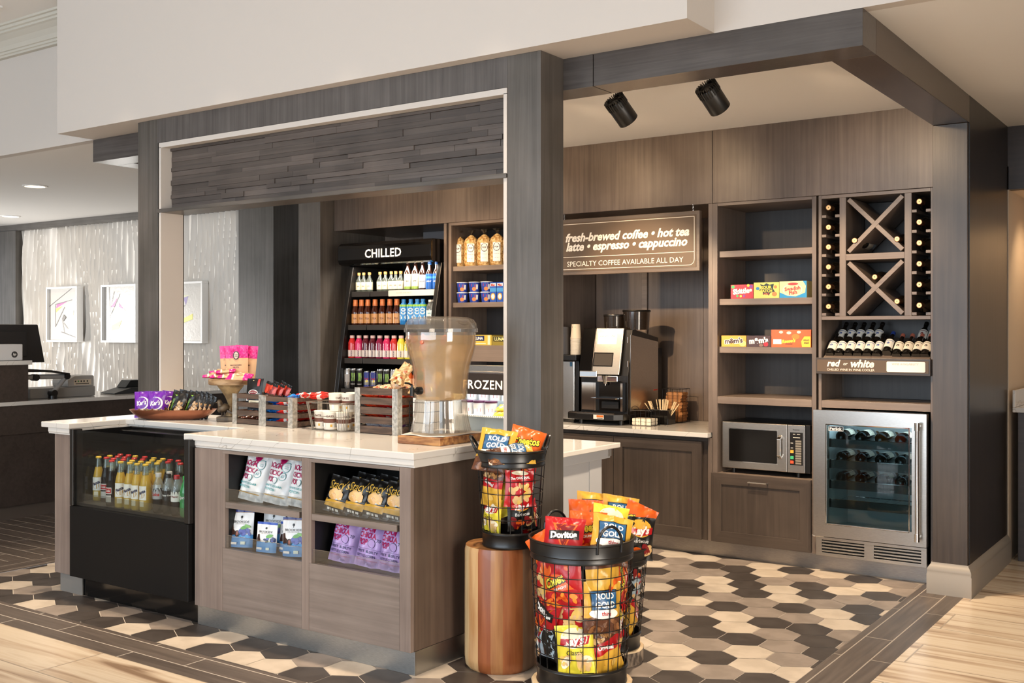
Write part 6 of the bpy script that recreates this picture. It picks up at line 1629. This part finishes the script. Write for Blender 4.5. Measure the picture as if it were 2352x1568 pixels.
for i, (x, y, z, rz, ro, ti) in enumerate(((-3.50, 3.87, .222, 10, 70, 60), (-3.43, 3.86, .226, 50, 80, 62), (-3.38, 3.88, .245, 20, 60, 45), (-3.34, 3.86, .262, 70, 40, 40), (-3.37, 3.92, .285, 30, 30, 35), (-3.33, 3.90, .225, -10, 80, 60))):
    put('cracker_packet', M_CRK, (x - .03, y, SL + z - .02), rz, ro, ti, 'tan cracker packet, ' + ORD[i] + ' of the heap on the tall right crate', 'packet', 'cracker packets heaped on the tall crate', scale=.9)

# wire basket of oatmeal cups
WIRE = mat('grey_wire', '#9a958e', .35, .9)
wb = thing('wire_basket', 'grey wire basket of oatmeal cups between the crates', 'basket', (-3.76, 3.87, SL))
def rr(cx_, cy_, a, b_, r_, z, n=6):
    pts = []
    for qx, qy, st in ((1, 1, 0), (-1, 1, 90), (-1, -1, 180), (1, -1, 270)):
        for i in range(n + 1):
            t_ = radians(st + 90 * i / n); pts.append((cx_ + qx * (a - r_) + r_ * cos(t_), cy_ + qy * (b_ - r_) + r_ * sin(t_), z))
    return pts
b0 = rr(-3.76, 3.87, .115, .082, .03, SL + .003); b1 = rr(-3.76, 3.87, .14, .10, .035, SL + .138)
mid = [tuple(Vector(a).lerp(Vector(b_), .5)) for a, b_ in zip(b0, b1)]
m = MB(); m.tube(b0, .0022, 6, 0, True); m.tube(b1, .0027, 6, 0, True); m.tube(mid, .0016, 6, 0, True); m.build('ring', WIRE, wb)
m = MB()
K = len(b0)
for i in range(28):
    f_ = i / 28 * K; a = int(f_) % K; q = f_ - int(f_)
    p0 = Vector(b0[a]).lerp(Vector(b0[(a + 1) % K]), q); p1 = Vector(b1[a]).lerp(Vector(b1[(a + 1) % K]), q)
    m.tube([p0, p1], .0014, 5)
for i in range(5): m.tube([(-3.86 + i * .05, 3.79, SL + .003), (-3.86 + i * .05, 3.95, SL + .003)], .0014, 5)
m.build('upright_wires', WIRE, wb)
oc = thing('oatmeal_cup', 'cup', 'cup')
m = MB(); m.lathe([(0, 0), (.0315, 0), (.033, .004), (.039, .082), (.0405, .084), (.0405, .088), (.038, .089), (0, .0895)], 26, 0, None, [0, 0, 0, 1, 1, 1, 1])
def fo(x, z): r_ = .0335 + .006 * z / .082 + .0006; return (r_ * sin(x / .036), -r_ * cos(x / .036), z)
def opatch(x0, x1, z0, z1, mm):
    n = 8; m.add([fo(x0 + (x1 - x0) * i / n, z) for z in (z0, z1) for i in range(n + 1)], [(i, i + 1, n + 2 + i, n + 1 + i) for i in range(n)], mm)
opatch(-.075, .045, .034, .054, 2); opatch(-.05, -.038, .012, .034, 3); opatch(.012, .03, .012, .036, 4)
m.add([fo(.036 + .009 * cos(2 * pi * i / 12), .042 + .008 * sin(2 * pi * i / 12)) for i in range(12)], [tuple(range(12))], 5); opatch(-.01, .0, .014, .026, 6)
m.text('OATS', -.012, .066, .036, 0, 2, .03, 0, 0, fo)
m.build('cup_body', [g('#e9e2d4', .5), g('#efe7d6', .5), g('#6a3e2e', .5), WHT, g('#b9b4ac'), g('#a83038'), GOLD], oc)
first = True
for i, (x, y, lv, lab) in enumerate(((-3.845, 3.845, 0, 'oatmeal cup at the left of the bottom layer'), (-3.765, 3.825, 0, 'oatmeal cup in the middle front of the bottom layer'), (-3.68, 3.83, 0, 'oatmeal cup at the right front of the bottom layer'), (-3.80, 3.915, 0, 'oatmeal cup at the back left of the bottom layer'), (-3.70, 3.915, 0, 'oatmeal cup at the back right of the bottom layer'), (-3.745, 3.845, 1, 'oatmeal cup at the left of the top layer'), (-3.662, 3.85, 1, 'oatmeal cup at the front right of the top layer'), (-3.70, 3.92, 1, 'oatmeal cup at the back of the top layer'))):
    lc = (x, y, SL + .005 + lv * .0905); rz = .5 + .5 * (i % 3)
    lab += ' in the wire basket'
    if first: oc.location = lc; oc.rotation_euler = (0, 0, rz); oc['label'] = lab; oc['group'] = 'oatmeal cups in the wire basket'; first = False
    else: dup(oc, lc, (0, 0, rz), lab, 'oatmeal cups in the wire basket')

# ------------------------------------------------------------------ beverage dispenser
def woodboard():
    m_ = speckle('olive_wood_board', '#7a4a28', '#b98752', 5, .4, lo=.38, hi=.62, stretch=(2, 9, 9))
    return m_
o = MB(); o.prism([(-3.085, 3.545), (-3.0, 3.551), (-2.853, 3.553), (-2.850, 3.89), (-2.96, 3.896), (-3.09, 3.888), (-3.083, 3.7)], SL, SL + .034, 'Z')
tag(o.build('serving_board', woodboard(), bevel=.003, org=(-2.97, 3.72, SL), loc=(-2.97, 3.72, SL)), 'live edge wooden board under the beverage dispenser', 'board')
ZB = SL + .0345
cl = MB()
n = 30
vs = []
for j in range(n + 1):
    for i in range(n + 1):
        x = -3.10 + .235 * i / n; y = 3.575 + .30 * j / n
        vs.append((x + .006 * sin(9 * y * 3), y + .006 * sin(30 * x), ZB + .003 + .002 * sin(40 * x) * sin(33 * y)))
cl.add(vs, [(j * (n + 1) + i, j * (n + 1) + i + 1, (j + 1) * (n + 1) + i + 1, (j + 1) * (n + 1) + i) for j in range(n) for i in range(n)], 0, True)
cl = cl.build('cloth_napkin', mat('linen_white', '#e9e3d8', .9), org=(-2.98, 3.72, ZB), loc=(-2.98, 3.72, ZB))
md = cl.modifiers.new('t', 'SOLIDIFY'); md.thickness = .0022
tag(cl, 'folded white cloth between the wooden board and dispenser', 'napkin')
DC = (-2.983, 3.722)
bd = thing('beverage_dispenser', 'clear plastic beverage dispenser of fruit water on the island', 'dispenser')
DPL = clear('dispenser_plastic', '#f8f6f3', .10, .04, '#efe9df', .05)
flu = lambda a, z: .018 * cos(16 * a)
m = MB(); m.lathe([(.136, .006), (.134, .012), (.123, .06), (.117, .11), (.116, .145), (.114, .145), (.115, .11), (.121, .06), (.132, .012), (.132, .006)], 96, 0, None, None, flu); m.build('pedestal_base', DPL, bd)
OUT = [(.112, .146), (.1165, .16), (.119, .20), (.123, .25), (.131, .30), (.145, .345), (.155, .385), (.158, .42), (.157, .446)]
m = MB(); m.lathe(OUT + [(r_ - .003, z) for r_, z in OUT[::-1]], 96, 0, None, None, lambda a, z: .006 * cos(16 * a) * max(0, min(1, (.44 - z) / .15))); m.build('jar', DPL, bd)
m = MB(); m.lathe([(0, .149)] + [(r_ - .005, z + .004) for r_, z in OUT[:-1]] + [(.152, .432), (0, .432)], 64, 0, None, None, lambda a, z: .004 * cos(16 * a) * max(0, min(1, (.40 - z) / .15))); m.build('fruit_water', clear('fruit_water', '#f4dfb0', .03, .05, '#e8cb92', .34), bd)
m = MB(); m.lathe([(.157, .446), (.165, .447), (.166, .462), (.162, .464), (.158, .485), (.145, .503), (.12, .512), (.06, .516), (0, .517)], 96, 0, None, None, lambda a, z: .010 * cos(16 * a) if .47 < z < .515 else 0); m.build('lid', DPL, bd)
FR = [mat('peach_slice', '#e0a548', .4), mat('grapefruit_slice', '#d8745a', .4), mat('lime_piece', '#6f8a3a', .4), mat('melon_piece', '#e6cf8a', .4), mat('orange_wedge', '#e08f32', .4)]
rf = random.Random(4)
for i in range(16):
    top = i >= 9
    a = radians(-125 + rf.uniform(-80, 80)); r_ = rf.uniform(.092, .108) if not top else rf.uniform(.125, .142)
    z = rf.uniform(.17, .26) if not top else rf.uniform(.405, .422)
    m = MB()
    R_ = Matrix.Translation((r_ * cos(a), r_ * sin(a), z)) @ Euler((rf.uniform(0, 3), rf.uniform(0, 3), rf.uniform(0, 3))).to_matrix().to_4x4()
    kk = i % 3
    if kk == 0: m.lathe([(0, -.004), (.022, -.004), (.024, 0), (.022, .004), (0, .004)], 20, 0, R_)
    elif kk == 1: m.blob((0, 0, 0), .03, .011, .009, 12, 0); m.v = [tuple(R_ @ Vector(p)) for p in m.v]
    else: m.prism([(-.018, -.008), (.018, -.010), (.02, .008), (-.014, .01)], -.012, .012, 'Y', 0, R_)
    m.build(('fruit_slice', 'melon_strip', 'fruit_chunk')[kk], FR[(1 if i % 2 else 0) if top else (0, 3, 4, 3, 0, 2, 3, 4, 3)[i]], bd)
ta = math.atan2(*reversed((Vector((-DC[0], -DC[1], 0)).normalized() * .078 - RV * .088).xy))
m = MB(); D_ = Vector((cos(ta), sin(ta), 0))
P_ = D_ * .113 + Vector((0, 0, .19))
m.cyl(P_, P_ + D_ * .02, .017, .017, 18); m.cyl(P_ + D_ * .02, P_ + D_ * .052, .009, .009, 14); m.cyl(P_ + D_ * .05 + Vector((0, 0, .016)), P_ + D_ * .05 - Vector((0, 0, .022)), .011, .009, 14); m.cyl(P_ + D_ * .05 + Vector((0, 0, .016)), P_ + D_ * .05 + Vector((0, 0, .026)), .006, .006, 10)
m.tube([P_ + D_ * .05 + Vector((0, 0, .026)), P_ + D_ * .07 + Vector((0, 0, .034)), P_ + D_ * .088 + Vector((0, 0, .036))], .0045, 8)
m.build('spigot', BLACKM, bd)
finish(bd, (DC[0], DC[1], ZB + .0055))
# black wire rack with white cards between crate and dispenser
wr = thing('card_rack', 'small black wire rack holding white cards behind the dispenser', 'rack', (-3.235, 3.93, SL))
m = MB()
for z in (.004, .06, .11, .155): m.tube([(-3.285, 3.86, SL + z), (-3.285, 4.0, SL + z), (-3.185, 4.0, SL + z), (-3.185, 3.86, SL + z)], .0018, 5, 0, True)
for x, y in ((-3.285, 3.86), (-3.285, 4.0), (-3.185, 4.0), (-3.185, 3.86)): m.tube([(x, y, SL + .002), (x, y, SL + .16)], .0022, 5)
m.build('wire_frame', BLACKM, wr)
m = MB()
for i in range(8): m.box(-3.275, -3.195, 3.875 + i * .014, 3.879 + i * .014, SL + .006, SL + .175)
m.build('card', g('#ece8df', .6), wr)

# ------------------------------------------------------------------ coffee corner
ZT = .7705
cm_ = thing('coffee_machine', 'tall black and steel espresso machine with bean hoppers', 'coffee machine', (-3.6, 6.45, ZT))
m = MB(); m.prism([(6.30, .835), (6.30, 1.10), (6.36, 1.41), (6.40, 1.41), (6.74, 1.355), (6.74, .835)], -3.815, -3.447, 'X'); m.box(-3.79, -3.47, 6.74, 6.84, .86, 1.28); m.build('housing', mat('machine_black', '#161413', .3), cm_, bevel=.004)
m = MB(); m.prism([(6.33, .86), (6.33, 1.375), (6.73, 1.325), (6.73, .86)], -3.4465, -3.444, 'X'); m.box(-3.4438, -3.4432, 6.66, 6.72, .985, .995, 1); m.build('side_panel', [STEEL, g('#c8402c')], cm_)
m = MB(); m.prism([(6.268, 1.105), (6.336, 1.42), (6.352, 1.42), (6.284, 1.105)], -3.712, -3.50, 'X'); m.build('door_panel', STEEL, cm_, bevel=.003)
def sl(x, z, dy=.0006): return (x, 6.268 + (z - 1.105) * .068 / .315 - dy, z)
def squad(m, x0, x1, z0, z1, mm, dy=.0008): m.add([sl(x0, z0, dy), sl(x1, z0, dy), sl(x1, z1, dy), sl(x0, z1, dy)], [(0, 1, 2, 3)], mm)
m = MB(); squad(m, -3.692, -3.545, 1.312, 1.388, 0); m.text('specialty coffee', -3.618, 1.365, .12, 0, 1, .02, .25, 0, lambda x, z: sl(x, z, .0014)); m.build('logo_plate', [mat('lit_plate', '#fffaf0', .4, emit='#fff1dc', estr=.9), g('#a89c8a')], cm_)
m = MB(); squad(m, -3.708, -3.558, 1.160, 1.254, 0); squad(m, -3.703, -3.563, 1.166, 1.248, 1, .0014); m.build('touch_screen', [BLACKG, mat('screen_grey', '#4a4540', .15)], cm_)
m = MB(); m.prism([(6.27, 1.13), (6.338, 1.418), (6.352, 1.418), (6.284, 1.13)], -3.815, -3.713, 'X'); m.build('left_cover', BLACKG, cm_, bevel=.002)
m = MB(); m.box(-3.80, -3.46, 6.285, 6.30, .862, 1.055, 0); m.box(-3.79, -3.695, 6.268, 6.284, .865, 1.05, 1); m.box(-3.690, -3.676, 6.262, 6.284, .862, 1.05, 1); m.box(-3.485, -3.470, 6.262, 6.284, .862, 1.05, 1); m.build('brew_bay', [BLACKG, CHROME], cm_)
m = MB(); m.lathe([(.10, 0), (.10, .165)], 40, 0, Matrix.Translation((-3.58, 6.33, .875)) @ Matrix.Diagonal((.92, .35, 1, 1))); m.build('splash_back', CHROME, cm_)
m = MB(); m.box(-3.66, -3.50, 6.25, 6.31, 1.058, 1.10); m.box(-3.805, -3.665, 6.258, 6.30, 1.085, 1.13); m.build('spout_block', CHROME, cm_, bevel=.006)
m = MB(); m.cyl((-3.60, 6.262, 1.10), (-3.60, 6.262, 1.045), .026, .014, 20); m.cyl((-3.60, 6.262, 1.045), (-3.60, 6.262, 1.032), .006, .005, 10); m.build('spout', CHROME, cm_)
m = MB(); m.box(-3.68, -3.49, 6.20, 6.284, .945, .951); m.box(-3.63, -3.50, 6.262, 6.284, .88, .925, 1); m.build('cup_shelf', [CHROME, BLACKI], cm_)
m = MB(); m.prism([(-3.88, 6.30), (-3.87, 6.215), (-3.78, 6.185), (-3.60, 6.18), (-3.50, 6.195), (-3.45, 6.24), (-3.45, 6.60), (-3.88, 6.60)], .803, .845, 'Z'); m.build('drip_tray', BLACKM, cm_, bevel=.004)
m = MB(); m.box(-3.86, -3.50, 6.205, 6.26, .846, .850, 0)
for i in range(24): m.box(-3.855 + i * .0148, -3.85 + i * .0148, 6.207, 6.258, .850, .852, 1)
m.build('drip_grate', [CHROME, BLACKI], cm_)
m = MB(); m.rect(-3.645, -3.565, .812, .84, 6.178, 0); m.rect(-3.62, -3.568, .824, .838, 6.1778, 1); m.rect(-3.618, -3.572, .815, .820, 6.1778, 2); m.build('caution_sticker', [g('#e6e0d6'), g('#d9712c'), g('#3a3634')], cm_)
for x, y in ((-3.80, 6.28), (-3.49, 6.28), (-3.80, 6.56), (-3.49, 6.56)):
    m = MB(); m.cyl((x, y, ZT), (x, y, .804), .016); m.build('foot', BLACKM, cm_)
SMOKE = clear('smoked_hopper', '#b5a99c', .14, .05, '#5a4e44', .12)
BEANS = speckle('coffee_beans', '#22110a', '#5e3520', 110, .4, lo=.4, hi=.6, bump=1.0)
for x, y, s_ in ((-3.475, 6.47, 1.0), (-3.645, 6.47, .82)):
    m = MB(); m.lathe([(.085 * s_, 1.408), (.092 * s_, 1.53 - .03 * (s_ < 1)), (.089 * s_, 1.53 - .03 * (s_ < 1)), (.082 * s_, 1.41)], 36, 0, Matrix.Translation((x, y, 0))); hp = m.build('bean_hopper', SMOKE, cm_)
    zt = 1.53 - .03 * (s_ < 1)
    m = MB(); m.lathe([(0, zt + .001), (.095 * s_, zt + .001), (.097 * s_, zt + .006), (.094 * s_, zt + .014), (0, zt + .015)], 36, 0, Matrix.Translation((x, y, 0))); m.build('hopper_lid', BLACKM, hp)
    if s_ == 1:
        m = MB(); m.lathe([(0, 1.409), (.080, 1.409), (.084, 1.475), (.06, 1.482), (0, 1.486)], 30, 0, Matrix.Translation((x, y, 0))); m.build('coffee_beans', BEANS, hp)
for z in (1.34, 1.18):
    m = MB(); m.box(-3.4465, -3.443, 6.285, 6.30, z - .02, z + .02); m.build('hinge', STEEL, cm_)
m = MB(); m.box(-3.4695, -3.455, 6.742, 6.80, 1.03, 1.17, 0); m.build('rear_handle', BLACKG, cm_, bevel=.003)

br = thing('coffee_brewer', 'steel fronted coffee urn half hidden behind the portal column', 'coffee urn', (-4.0, 6.4, ZT))
m = MB(); m.box(-4.05, -3.868, 6.30, 6.60, ZT + .012, 1.195); m.build('steel_body', STEEL, br, bevel=.008)
m = MB(); m.box(-3.867, -3.84, 6.31, 6.60, ZT + .012, 1.195); m.box(-4.05, -3.83, 6.26, 6.62, 1.197, 1.236); m.box(-4.05, -3.86, 6.28, 6.62, ZT, ZT + .0115); m.build('black_casing', BLACKM, br, bevel=.003)
m = MB(); m.rect(-3.905, -3.885, 1.155, 1.185, 6.2995, 0); m.build('badge', g('#2f5a78'), br)
cs = thing('paper_cup_stack', 'stack of upturned paper cups standing on the coffee urn', 'cups', (-3.893, 6.36, 1.2365))
for i in range(12):
    z = 1.237 + i * .0092
    m = MB(); m.lathe([(.038, z + .0), (.0385, z + .0075), (.0372, z + .0085), (.036, z + .008)], 24, 0, Matrix.Translation((-3.893, 6.36, 0))); m.build('cup_rim', g('#e9dcc6', .5), cs)
m = MB(); zc = 1.237 + 12 * .0092; m.lathe([(.039, zc), (.0395, zc + .006), (.0375, zc + .01), (.030, zc + .098), (.0285, zc + .1), (0, zc + .098)], 28, 0, Matrix.Translation((-3.893, 6.36, 0)))
fcu = lambda x, z: (-3.893 + (.0375 - .0075 * (z - zc) / .098 + .0006) * sin(x / .035), 6.36 - (.0375 - .0075 * (z - zc) / .098 + .0006) * cos(x / .035), z)
m.add([fcu(x, z) for x, z in ((-.013, zc + .075), (.013, zc + .075), (.013, zc + .085), (-.013, zc + .085))], [(0, 1, 2, 3)], 1)
m.build('top_cup', [g('#ead9bd', .5), g('#4a3a3a')], cs)
cs2 = thing('paper_cup_stack', 'dark cup stack on the urn, mostly behind the portal column', 'cups', (-3.985, 6.37, 1.2365))
m = MB(); m.lathe([(.042, 1.2365), (.036, 1.43), (0, 1.43)], 24, 0, Matrix.Translation((-3.985, 6.37, 0))); m.build('cup_body', g('#3a332e', .5), cs2)

def caddy(label, x, y, w, d, h, loops):
    t = thing('wire_caddy', label, 'caddy', (x, y, ZT))
    m = MB()
    for z in (.003, h): m.tube([(x - w / 2, y - d / 2, ZT + z), (x + w / 2, y - d / 2, ZT + z), (x + w / 2, y + d / 2, ZT + z), (x - w / 2, y + d / 2, ZT + z)], .0019, 5, 0, True)
    for px, py in ((-1, -1), (1, -1), (1, 1), (-1, 1), (0, -1), (0, 1), (1, 0), (-1, 0), (-.5, -1), (.5, -1)): m.tube([(x + px * w / 2, y + py * d / 2, ZT + .001), (x + px * w / 2, y + py * d / 2, ZT + h)], .0018, 5)
    if loops:
        for px in (-.5, .5): m.tube([(x + px * w / 2 + .03 * cos(a), y - d / 2, ZT + h + .03 * sin(a)) for a in [pi * i / 10 for i in range(11)]], .0018, 5)
        for py in (-.4, .4): m.tube([(x + w / 2, y + py * d / 2 + .025 * cos(a), ZT + h + .03 * sin(a)) for a in [pi * i / 10 for i in range(11)]], .0018, 5)
    m.build('wire_frame', BLACKM, t)
    return t
caddy('low black wire caddy of white sugar packets in front of the stirrers', -3.36, 6.37, .16, .12, .10, True)
k = 'white sugar packets in the low caddy'
for i in range(6):
    x = -3.425 + (i % 3) * .048; z = ZT + .004 + (i // 3) * .022
    m = MB(); m.prism([(x, z), (x + .044, z), (x + .046, z + .010), (x + .044, z + .020), (x, z + .020), (x - .002, z + .01)], 6.318, 6.41, 'Y')
    l0 = (x + .022, 6.36, z)
    tag(m.build('sugar_packet', g('#efe6d2', .6), org=l0, loc=l0), 'white sugar packet, ' + nth(i % 3, 3) + (' of the bottom layer' if i < 3 else ' of the top layer') + ' in the low caddy', 'packet', k)
sh = tag((lambda q: q.build('stirrer_holder', BLACKG, org=(-3.30, 6.52, ZT), loc=(-3.30, 6.52, ZT), bevel=.002))(MB().box(-3.37, -3.235, 6.46, 6.475, ZT, ZT + .10).box(-3.37, -3.235, 6.565, 6.58, ZT, ZT + .10).box(-3.37, -3.36, 6.475, 6.565, ZT, ZT + .10).box(-3.245, -3.235, 6.475, 6.565, ZT, ZT + .10).box(-3.36, -3.245, 6.475, 6.565, ZT, ZT + .005)), 'black open box holding wooden stirrers', 'holder')
STK = g('#e0c79c', .6)
m = MB(); m.box(-.003, .003, -.0008, .0008, 0, .16); stm = m.mesh('stirrer', [STK])
rs = random.Random(12)
for i in range(20):
    fx = i / 19
    put('wooden_stirrer', stm, (-3.34 + .075 * fx + rs.uniform(-.006, .006), 6.50 + rs.uniform(0, .045), ZT + .007), rs.uniform(-20, 20), -30 + 58 * fx + rs.uniform(-6, 6), rs.uniform(-8, 8), 'pale wooden coffee stirrer, ' + nth(i, 20) + ' of those fanned out in the black box', 'stirrer', 'wooden stirrers in the black box')
caddy('tall black wire caddy of brown cup sleeves against the niche wall', -3.30, 6.72, .15, .12, .23, False)
k = 'brown cup sleeves in the tall caddy'
for i in range(9):
    z = ZT + .005 + i * .0225
    m = MB(); m.prism([(-.055, 0), (.055, 0), (.062, .010), (.058, .021), (-.058, .021), (-.062, .010)], -.045, .045, 'Y')
    o = m.build('cup_sleeve', g('#a8703f', .7) if i % 2 else g('#b57d4a', .7)); o.location = (-3.30 + .004 * (i % 3), 6.72, z); o.rotation_euler = (0, 0, .06 * (i % 3 - 1))
    tag(o, 'brown cardboard cup sleeve, ' + ORD[i] + ' from the bottom of the stack in the tall caddy', 'cup sleeve', k)

# ------------------------------------------------------------------ reception things far left
mo = thing('computer_monitor', 'black monitor seen from behind on the reception desk', 'monitor', (-7.98, 4.45, .88))
m = MB(); m.prism([(4.02, 1.16), (4.86, 1.15), (4.80, 1.452), (4.04, 1.452)], -7.98, -7.945, 'X'); m.box(-7.944, -7.93, 4.2, 4.7, 1.20, 1.40); m.build('back_shell', mat('monitor_black', '#262424', .45), mo, bevel=.006)
m = MB(); m.box(-8.0, -7.96, 4.36, 4.46, .8755, 1.20); m.box(-8.1, -7.9, 4.28, 4.54, .8755, .885); m.build('stand', BLACKM, mo)
hb = thing('receipt_printer', 'small white machine with a round dark logo on the raised ledge', 'printer', (-7.70, 4.38, 1.1805))
m = MB(); m.box(-7.78, -7.60, 4.28, 4.47, 1.181, 1.302); m.build('case', g('#d6d4d2', .4), hb, bevel=.005)
m = MB(); Mx = Matrix.Translation((-7.5995, 4.405, 1.225)) @ Matrix.Rotation(radians(90), 4, 'Z'); m.disc(0, 0, .024, .024, 0, 0, 24, Mx); m.text('hp', 0, 0, .026, -.0006, 1, .03, .25, 0, None, 1, 1, Mx); m.build('logo', [g('#3a3838'), WHT], hb)
tag((lambda q: q.build('blue_clip', g('#1f4fc0'), bevel=.002, org=(-7.72, 4.485, 1.1805), loc=(-7.72, 4.485, 1.1805)))(MB().box(-7.74, -7.71, 4.475, 4.495, 1.181, 1.20)), 'small blue clip beside the white machine on the ledge', 'clip')
kp = thing('key_card_printer', 'grey card encoder machine on the reception work ledge', 'machine', (-7.8, 5.05, .8755))
GM = g('#8f8c88', .45)
m = MB(); m.box(-7.98, -7.72, 4.60, 5.16, .876, .955); m.build('lower_case', GM, kp, bevel=.006)
m = MB(); m.prism([(4.93, .956), (5.155, .956), (5.155, 1.035), (5.15, 1.042), (4.985, 1.042), (4.925, 1.01), (4.925, .985)], -7.95, -7.73, 'X'); m.build('upper_case', g('#a9a6a2', .4), kp, bevel=.004)
m = MB(); Mx = Matrix.Translation((-7.7295, 5.05, .99)) @ Matrix.Rotation(radians(90), 4, 'Z'); m.rect(-.075, .08, -.022, .022, -.0005, 0, Mx)
for i, (x, c_) in enumerate(((-.06, 1), (-.035, 2), (-.01, 1), (.015, 1), (.045, 1))): m.rect(x - .006, x + .006, .002, .014, -.001, c_, Mx)
m.rect(-.06, .06, -.014, -.008, -.001, 1, Mx); m.build('port_panel', [g('#cfc2ad'), BLK, g('#3a8a4a')], kp)
ta_ = thing('tablet_arm', 'jointed black and silver tablet arm over the card machine', 'arm', (-7.68, 4.75, .8755))
m = MB(); m.prism([(4.50, 1.115), (4.70, 1.10), (4.86, 1.07), (4.86, 1.06), (4.70, 1.085), (4.50, 1.09)], -7.72, -7.60, 'X'); m.build('tablet', BLACKM, ta_)
m = MB(); m.tube([(-7.66, 4.52, 1.05), (-7.66, 4.85, 1.045)], .02, 10); m.tube([(-7.66, 4.86, 1.04), (-7.66, 4.76, .93)], .018, 10); m.build('arm_link', g('#9a9794', .35), ta_)
for a0, a1, r_ in (((-7.69, 4.86, 1.045), (-7.63, 4.86, 1.045), .024), ((-7.69, 4.75, .918), (-7.63, 4.75, .918), .026), ((-7.66, 4.75, .876), (-7.66, 4.75, .90), .034), ((-7.69, 4.60, 1.045), (-7.63, 4.60, 1.045), .026)):
    m = MB(); m.cyl(a0, a1, r_); m.build('joint', BLACKM, ta_)
ph = thing('desk_phone', 'dark desk phone on the reception ledge beside the portal column', 'phone', (-7.85, 5.6, .8755))
m = MB(); m.prism([(5.36, .877), (5.78, .877), (5.78, .925), (5.52, .925), (5.36, .885)], -7.95, -7.75, 'X'); m.build('phone_base', g('#2c2e30', .4), ph, bevel=.004)
m = MB(); m.prism([(5.50, .926), (5.80, .926), (5.80, .985), (5.55, .985)], -7.93, -7.80, 'X'); m.build('phone_display', g('#1d1f20', .3), ph, bevel=.003)

def picture(x0, x1, label, art):
    t = thing('framed_picture', label, 'picture', ((x0 + x1) / 2, 6.93, 1.28), 'framed abstract prints on the reception wall')
    z0, z1, y = 1.278, 1.893, 6.862
    m = MB(); w = .022
    m.box(x0, x1, y, 6.94, z0, z0 + w); m.box(x0, x1, y, 6.94, z1 - w, z1); m.box(x0, x0 + w, y, 6.94, z0 + w, z1 - w); m.box(x1 - w, x1, y, 6.94, z0 + w, z1 - w); m.build('frame', WHITE, t, bevel=.002)
    m = MB(); m.box(x0 + w, x1 - w, y + .03, y + .05, z0 + w, z1 - w, 0)
    W_, H_ = x1 - x0 - 2 * w, z1 - z0 - 2 * w; yy = y + .03
    for it in art:
        yy -= .0006
        if it[0] == 'p': m.add([(x0 + w + a * W_, yy, z0 + w + b_ * H_) for a, b_ in it[1]], [tuple(range(len(it[1])))], it[2])
        else:
            (a0, b0_), (a1, b1_) = it[1:3]
            line(m, [(x0 + w + a0 * W_, z0 + w + b0_ * H_), (x0 + w + a1 * W_, z0 + w + b1_ * H_)], .006, yy, 4)
    m.build('print', [g('#c9c4bd', .25), g('#b25a9a', .4), g('#e3da52', .4), g('#cfd0b0', .4), g('#5a5048', .4), g('#8a7ab0', .4)], t)
picture(-11.20, -10.605, 'white framed abstract print, leftmost on the sculpted wall', [('p', [(.24, .62), (.66, .76), (.26, .70)], 1), ('p', [(.24, .54), (.24, .62), (.46, .66)], 2), ('p', [(.60, .60), (.86, .58), (.84, .48)], 3), ('l', (.0, .66), (.78, 1.0)), ('l', (.22, .70), (.80, .78)), ('l', (.22, .70), (.22, .26)), ('l', (.22, .26), (.54, .64)), ('l', (.46, .4), (.54, .14)), ('l', (.42, .16), (.98, .04)), ('p', [(.46, .42), (.52, .5), (.60, .44), (.5, .36)], 4), ('l', (.5, .34), (.66, .22))])
picture(-10.17, -9.565, 'white framed abstract print in the middle beside the portal column', [('p', [(.2, .62), (.42, .80), (.34, .62)], 1), ('p', [(.46, .62), (.62, .58), (.46, .70)], 1), ('p', [(.2, .48), (.22, .58), (.36, .62)], 3), ('p', [(.24, .28), (.56, .38), (.46, .22), (.24, .18)], 2), ('l', (.16, 1.0), (.2, .0)), ('l', (.5, .86), (.2, .46)), ('l', (.32, .92), (.2, .6)), ('l', (.62, .6), (.96, .2))])
picture(-9.10, -8.505, 'white framed abstract print seen through the portal opening', [('p', [(.44, .78), (.60, .80), (.52, .62)], 5), ('p', [(.30, .82), (.66, .80), (.46, .76)], 3), ('p', [(.2, .32), (.72, .48), (.72, .38), (.3, .28)], 2), ('l', (.1, .5), (.5, .62)), ('l', (.1, .56), (.4, .58))])

# alcove cabinet at far right
al = thing('alcove_cabinet', 'dark alcove cabinet with pale stone top at the right edge', 'cabinet', (-0.2, 7.3, 0))
m = MB(); m.box(-1.19, .6, 7.09, 7.60, 0, .905); m.build('body', WESP, al, bevel=.002)
m = MB(); m.box(-1.215, .6, 7.06, 7.61, .9055, .935); m.box(-1.215, -1.20, 7.06, 7.61, .9355, 1.04); m.box(-1.20, .6, 7.595, 7.61, .9355, 1.04); m.build('stone_top', QUARTZ, al, bevel=.003)
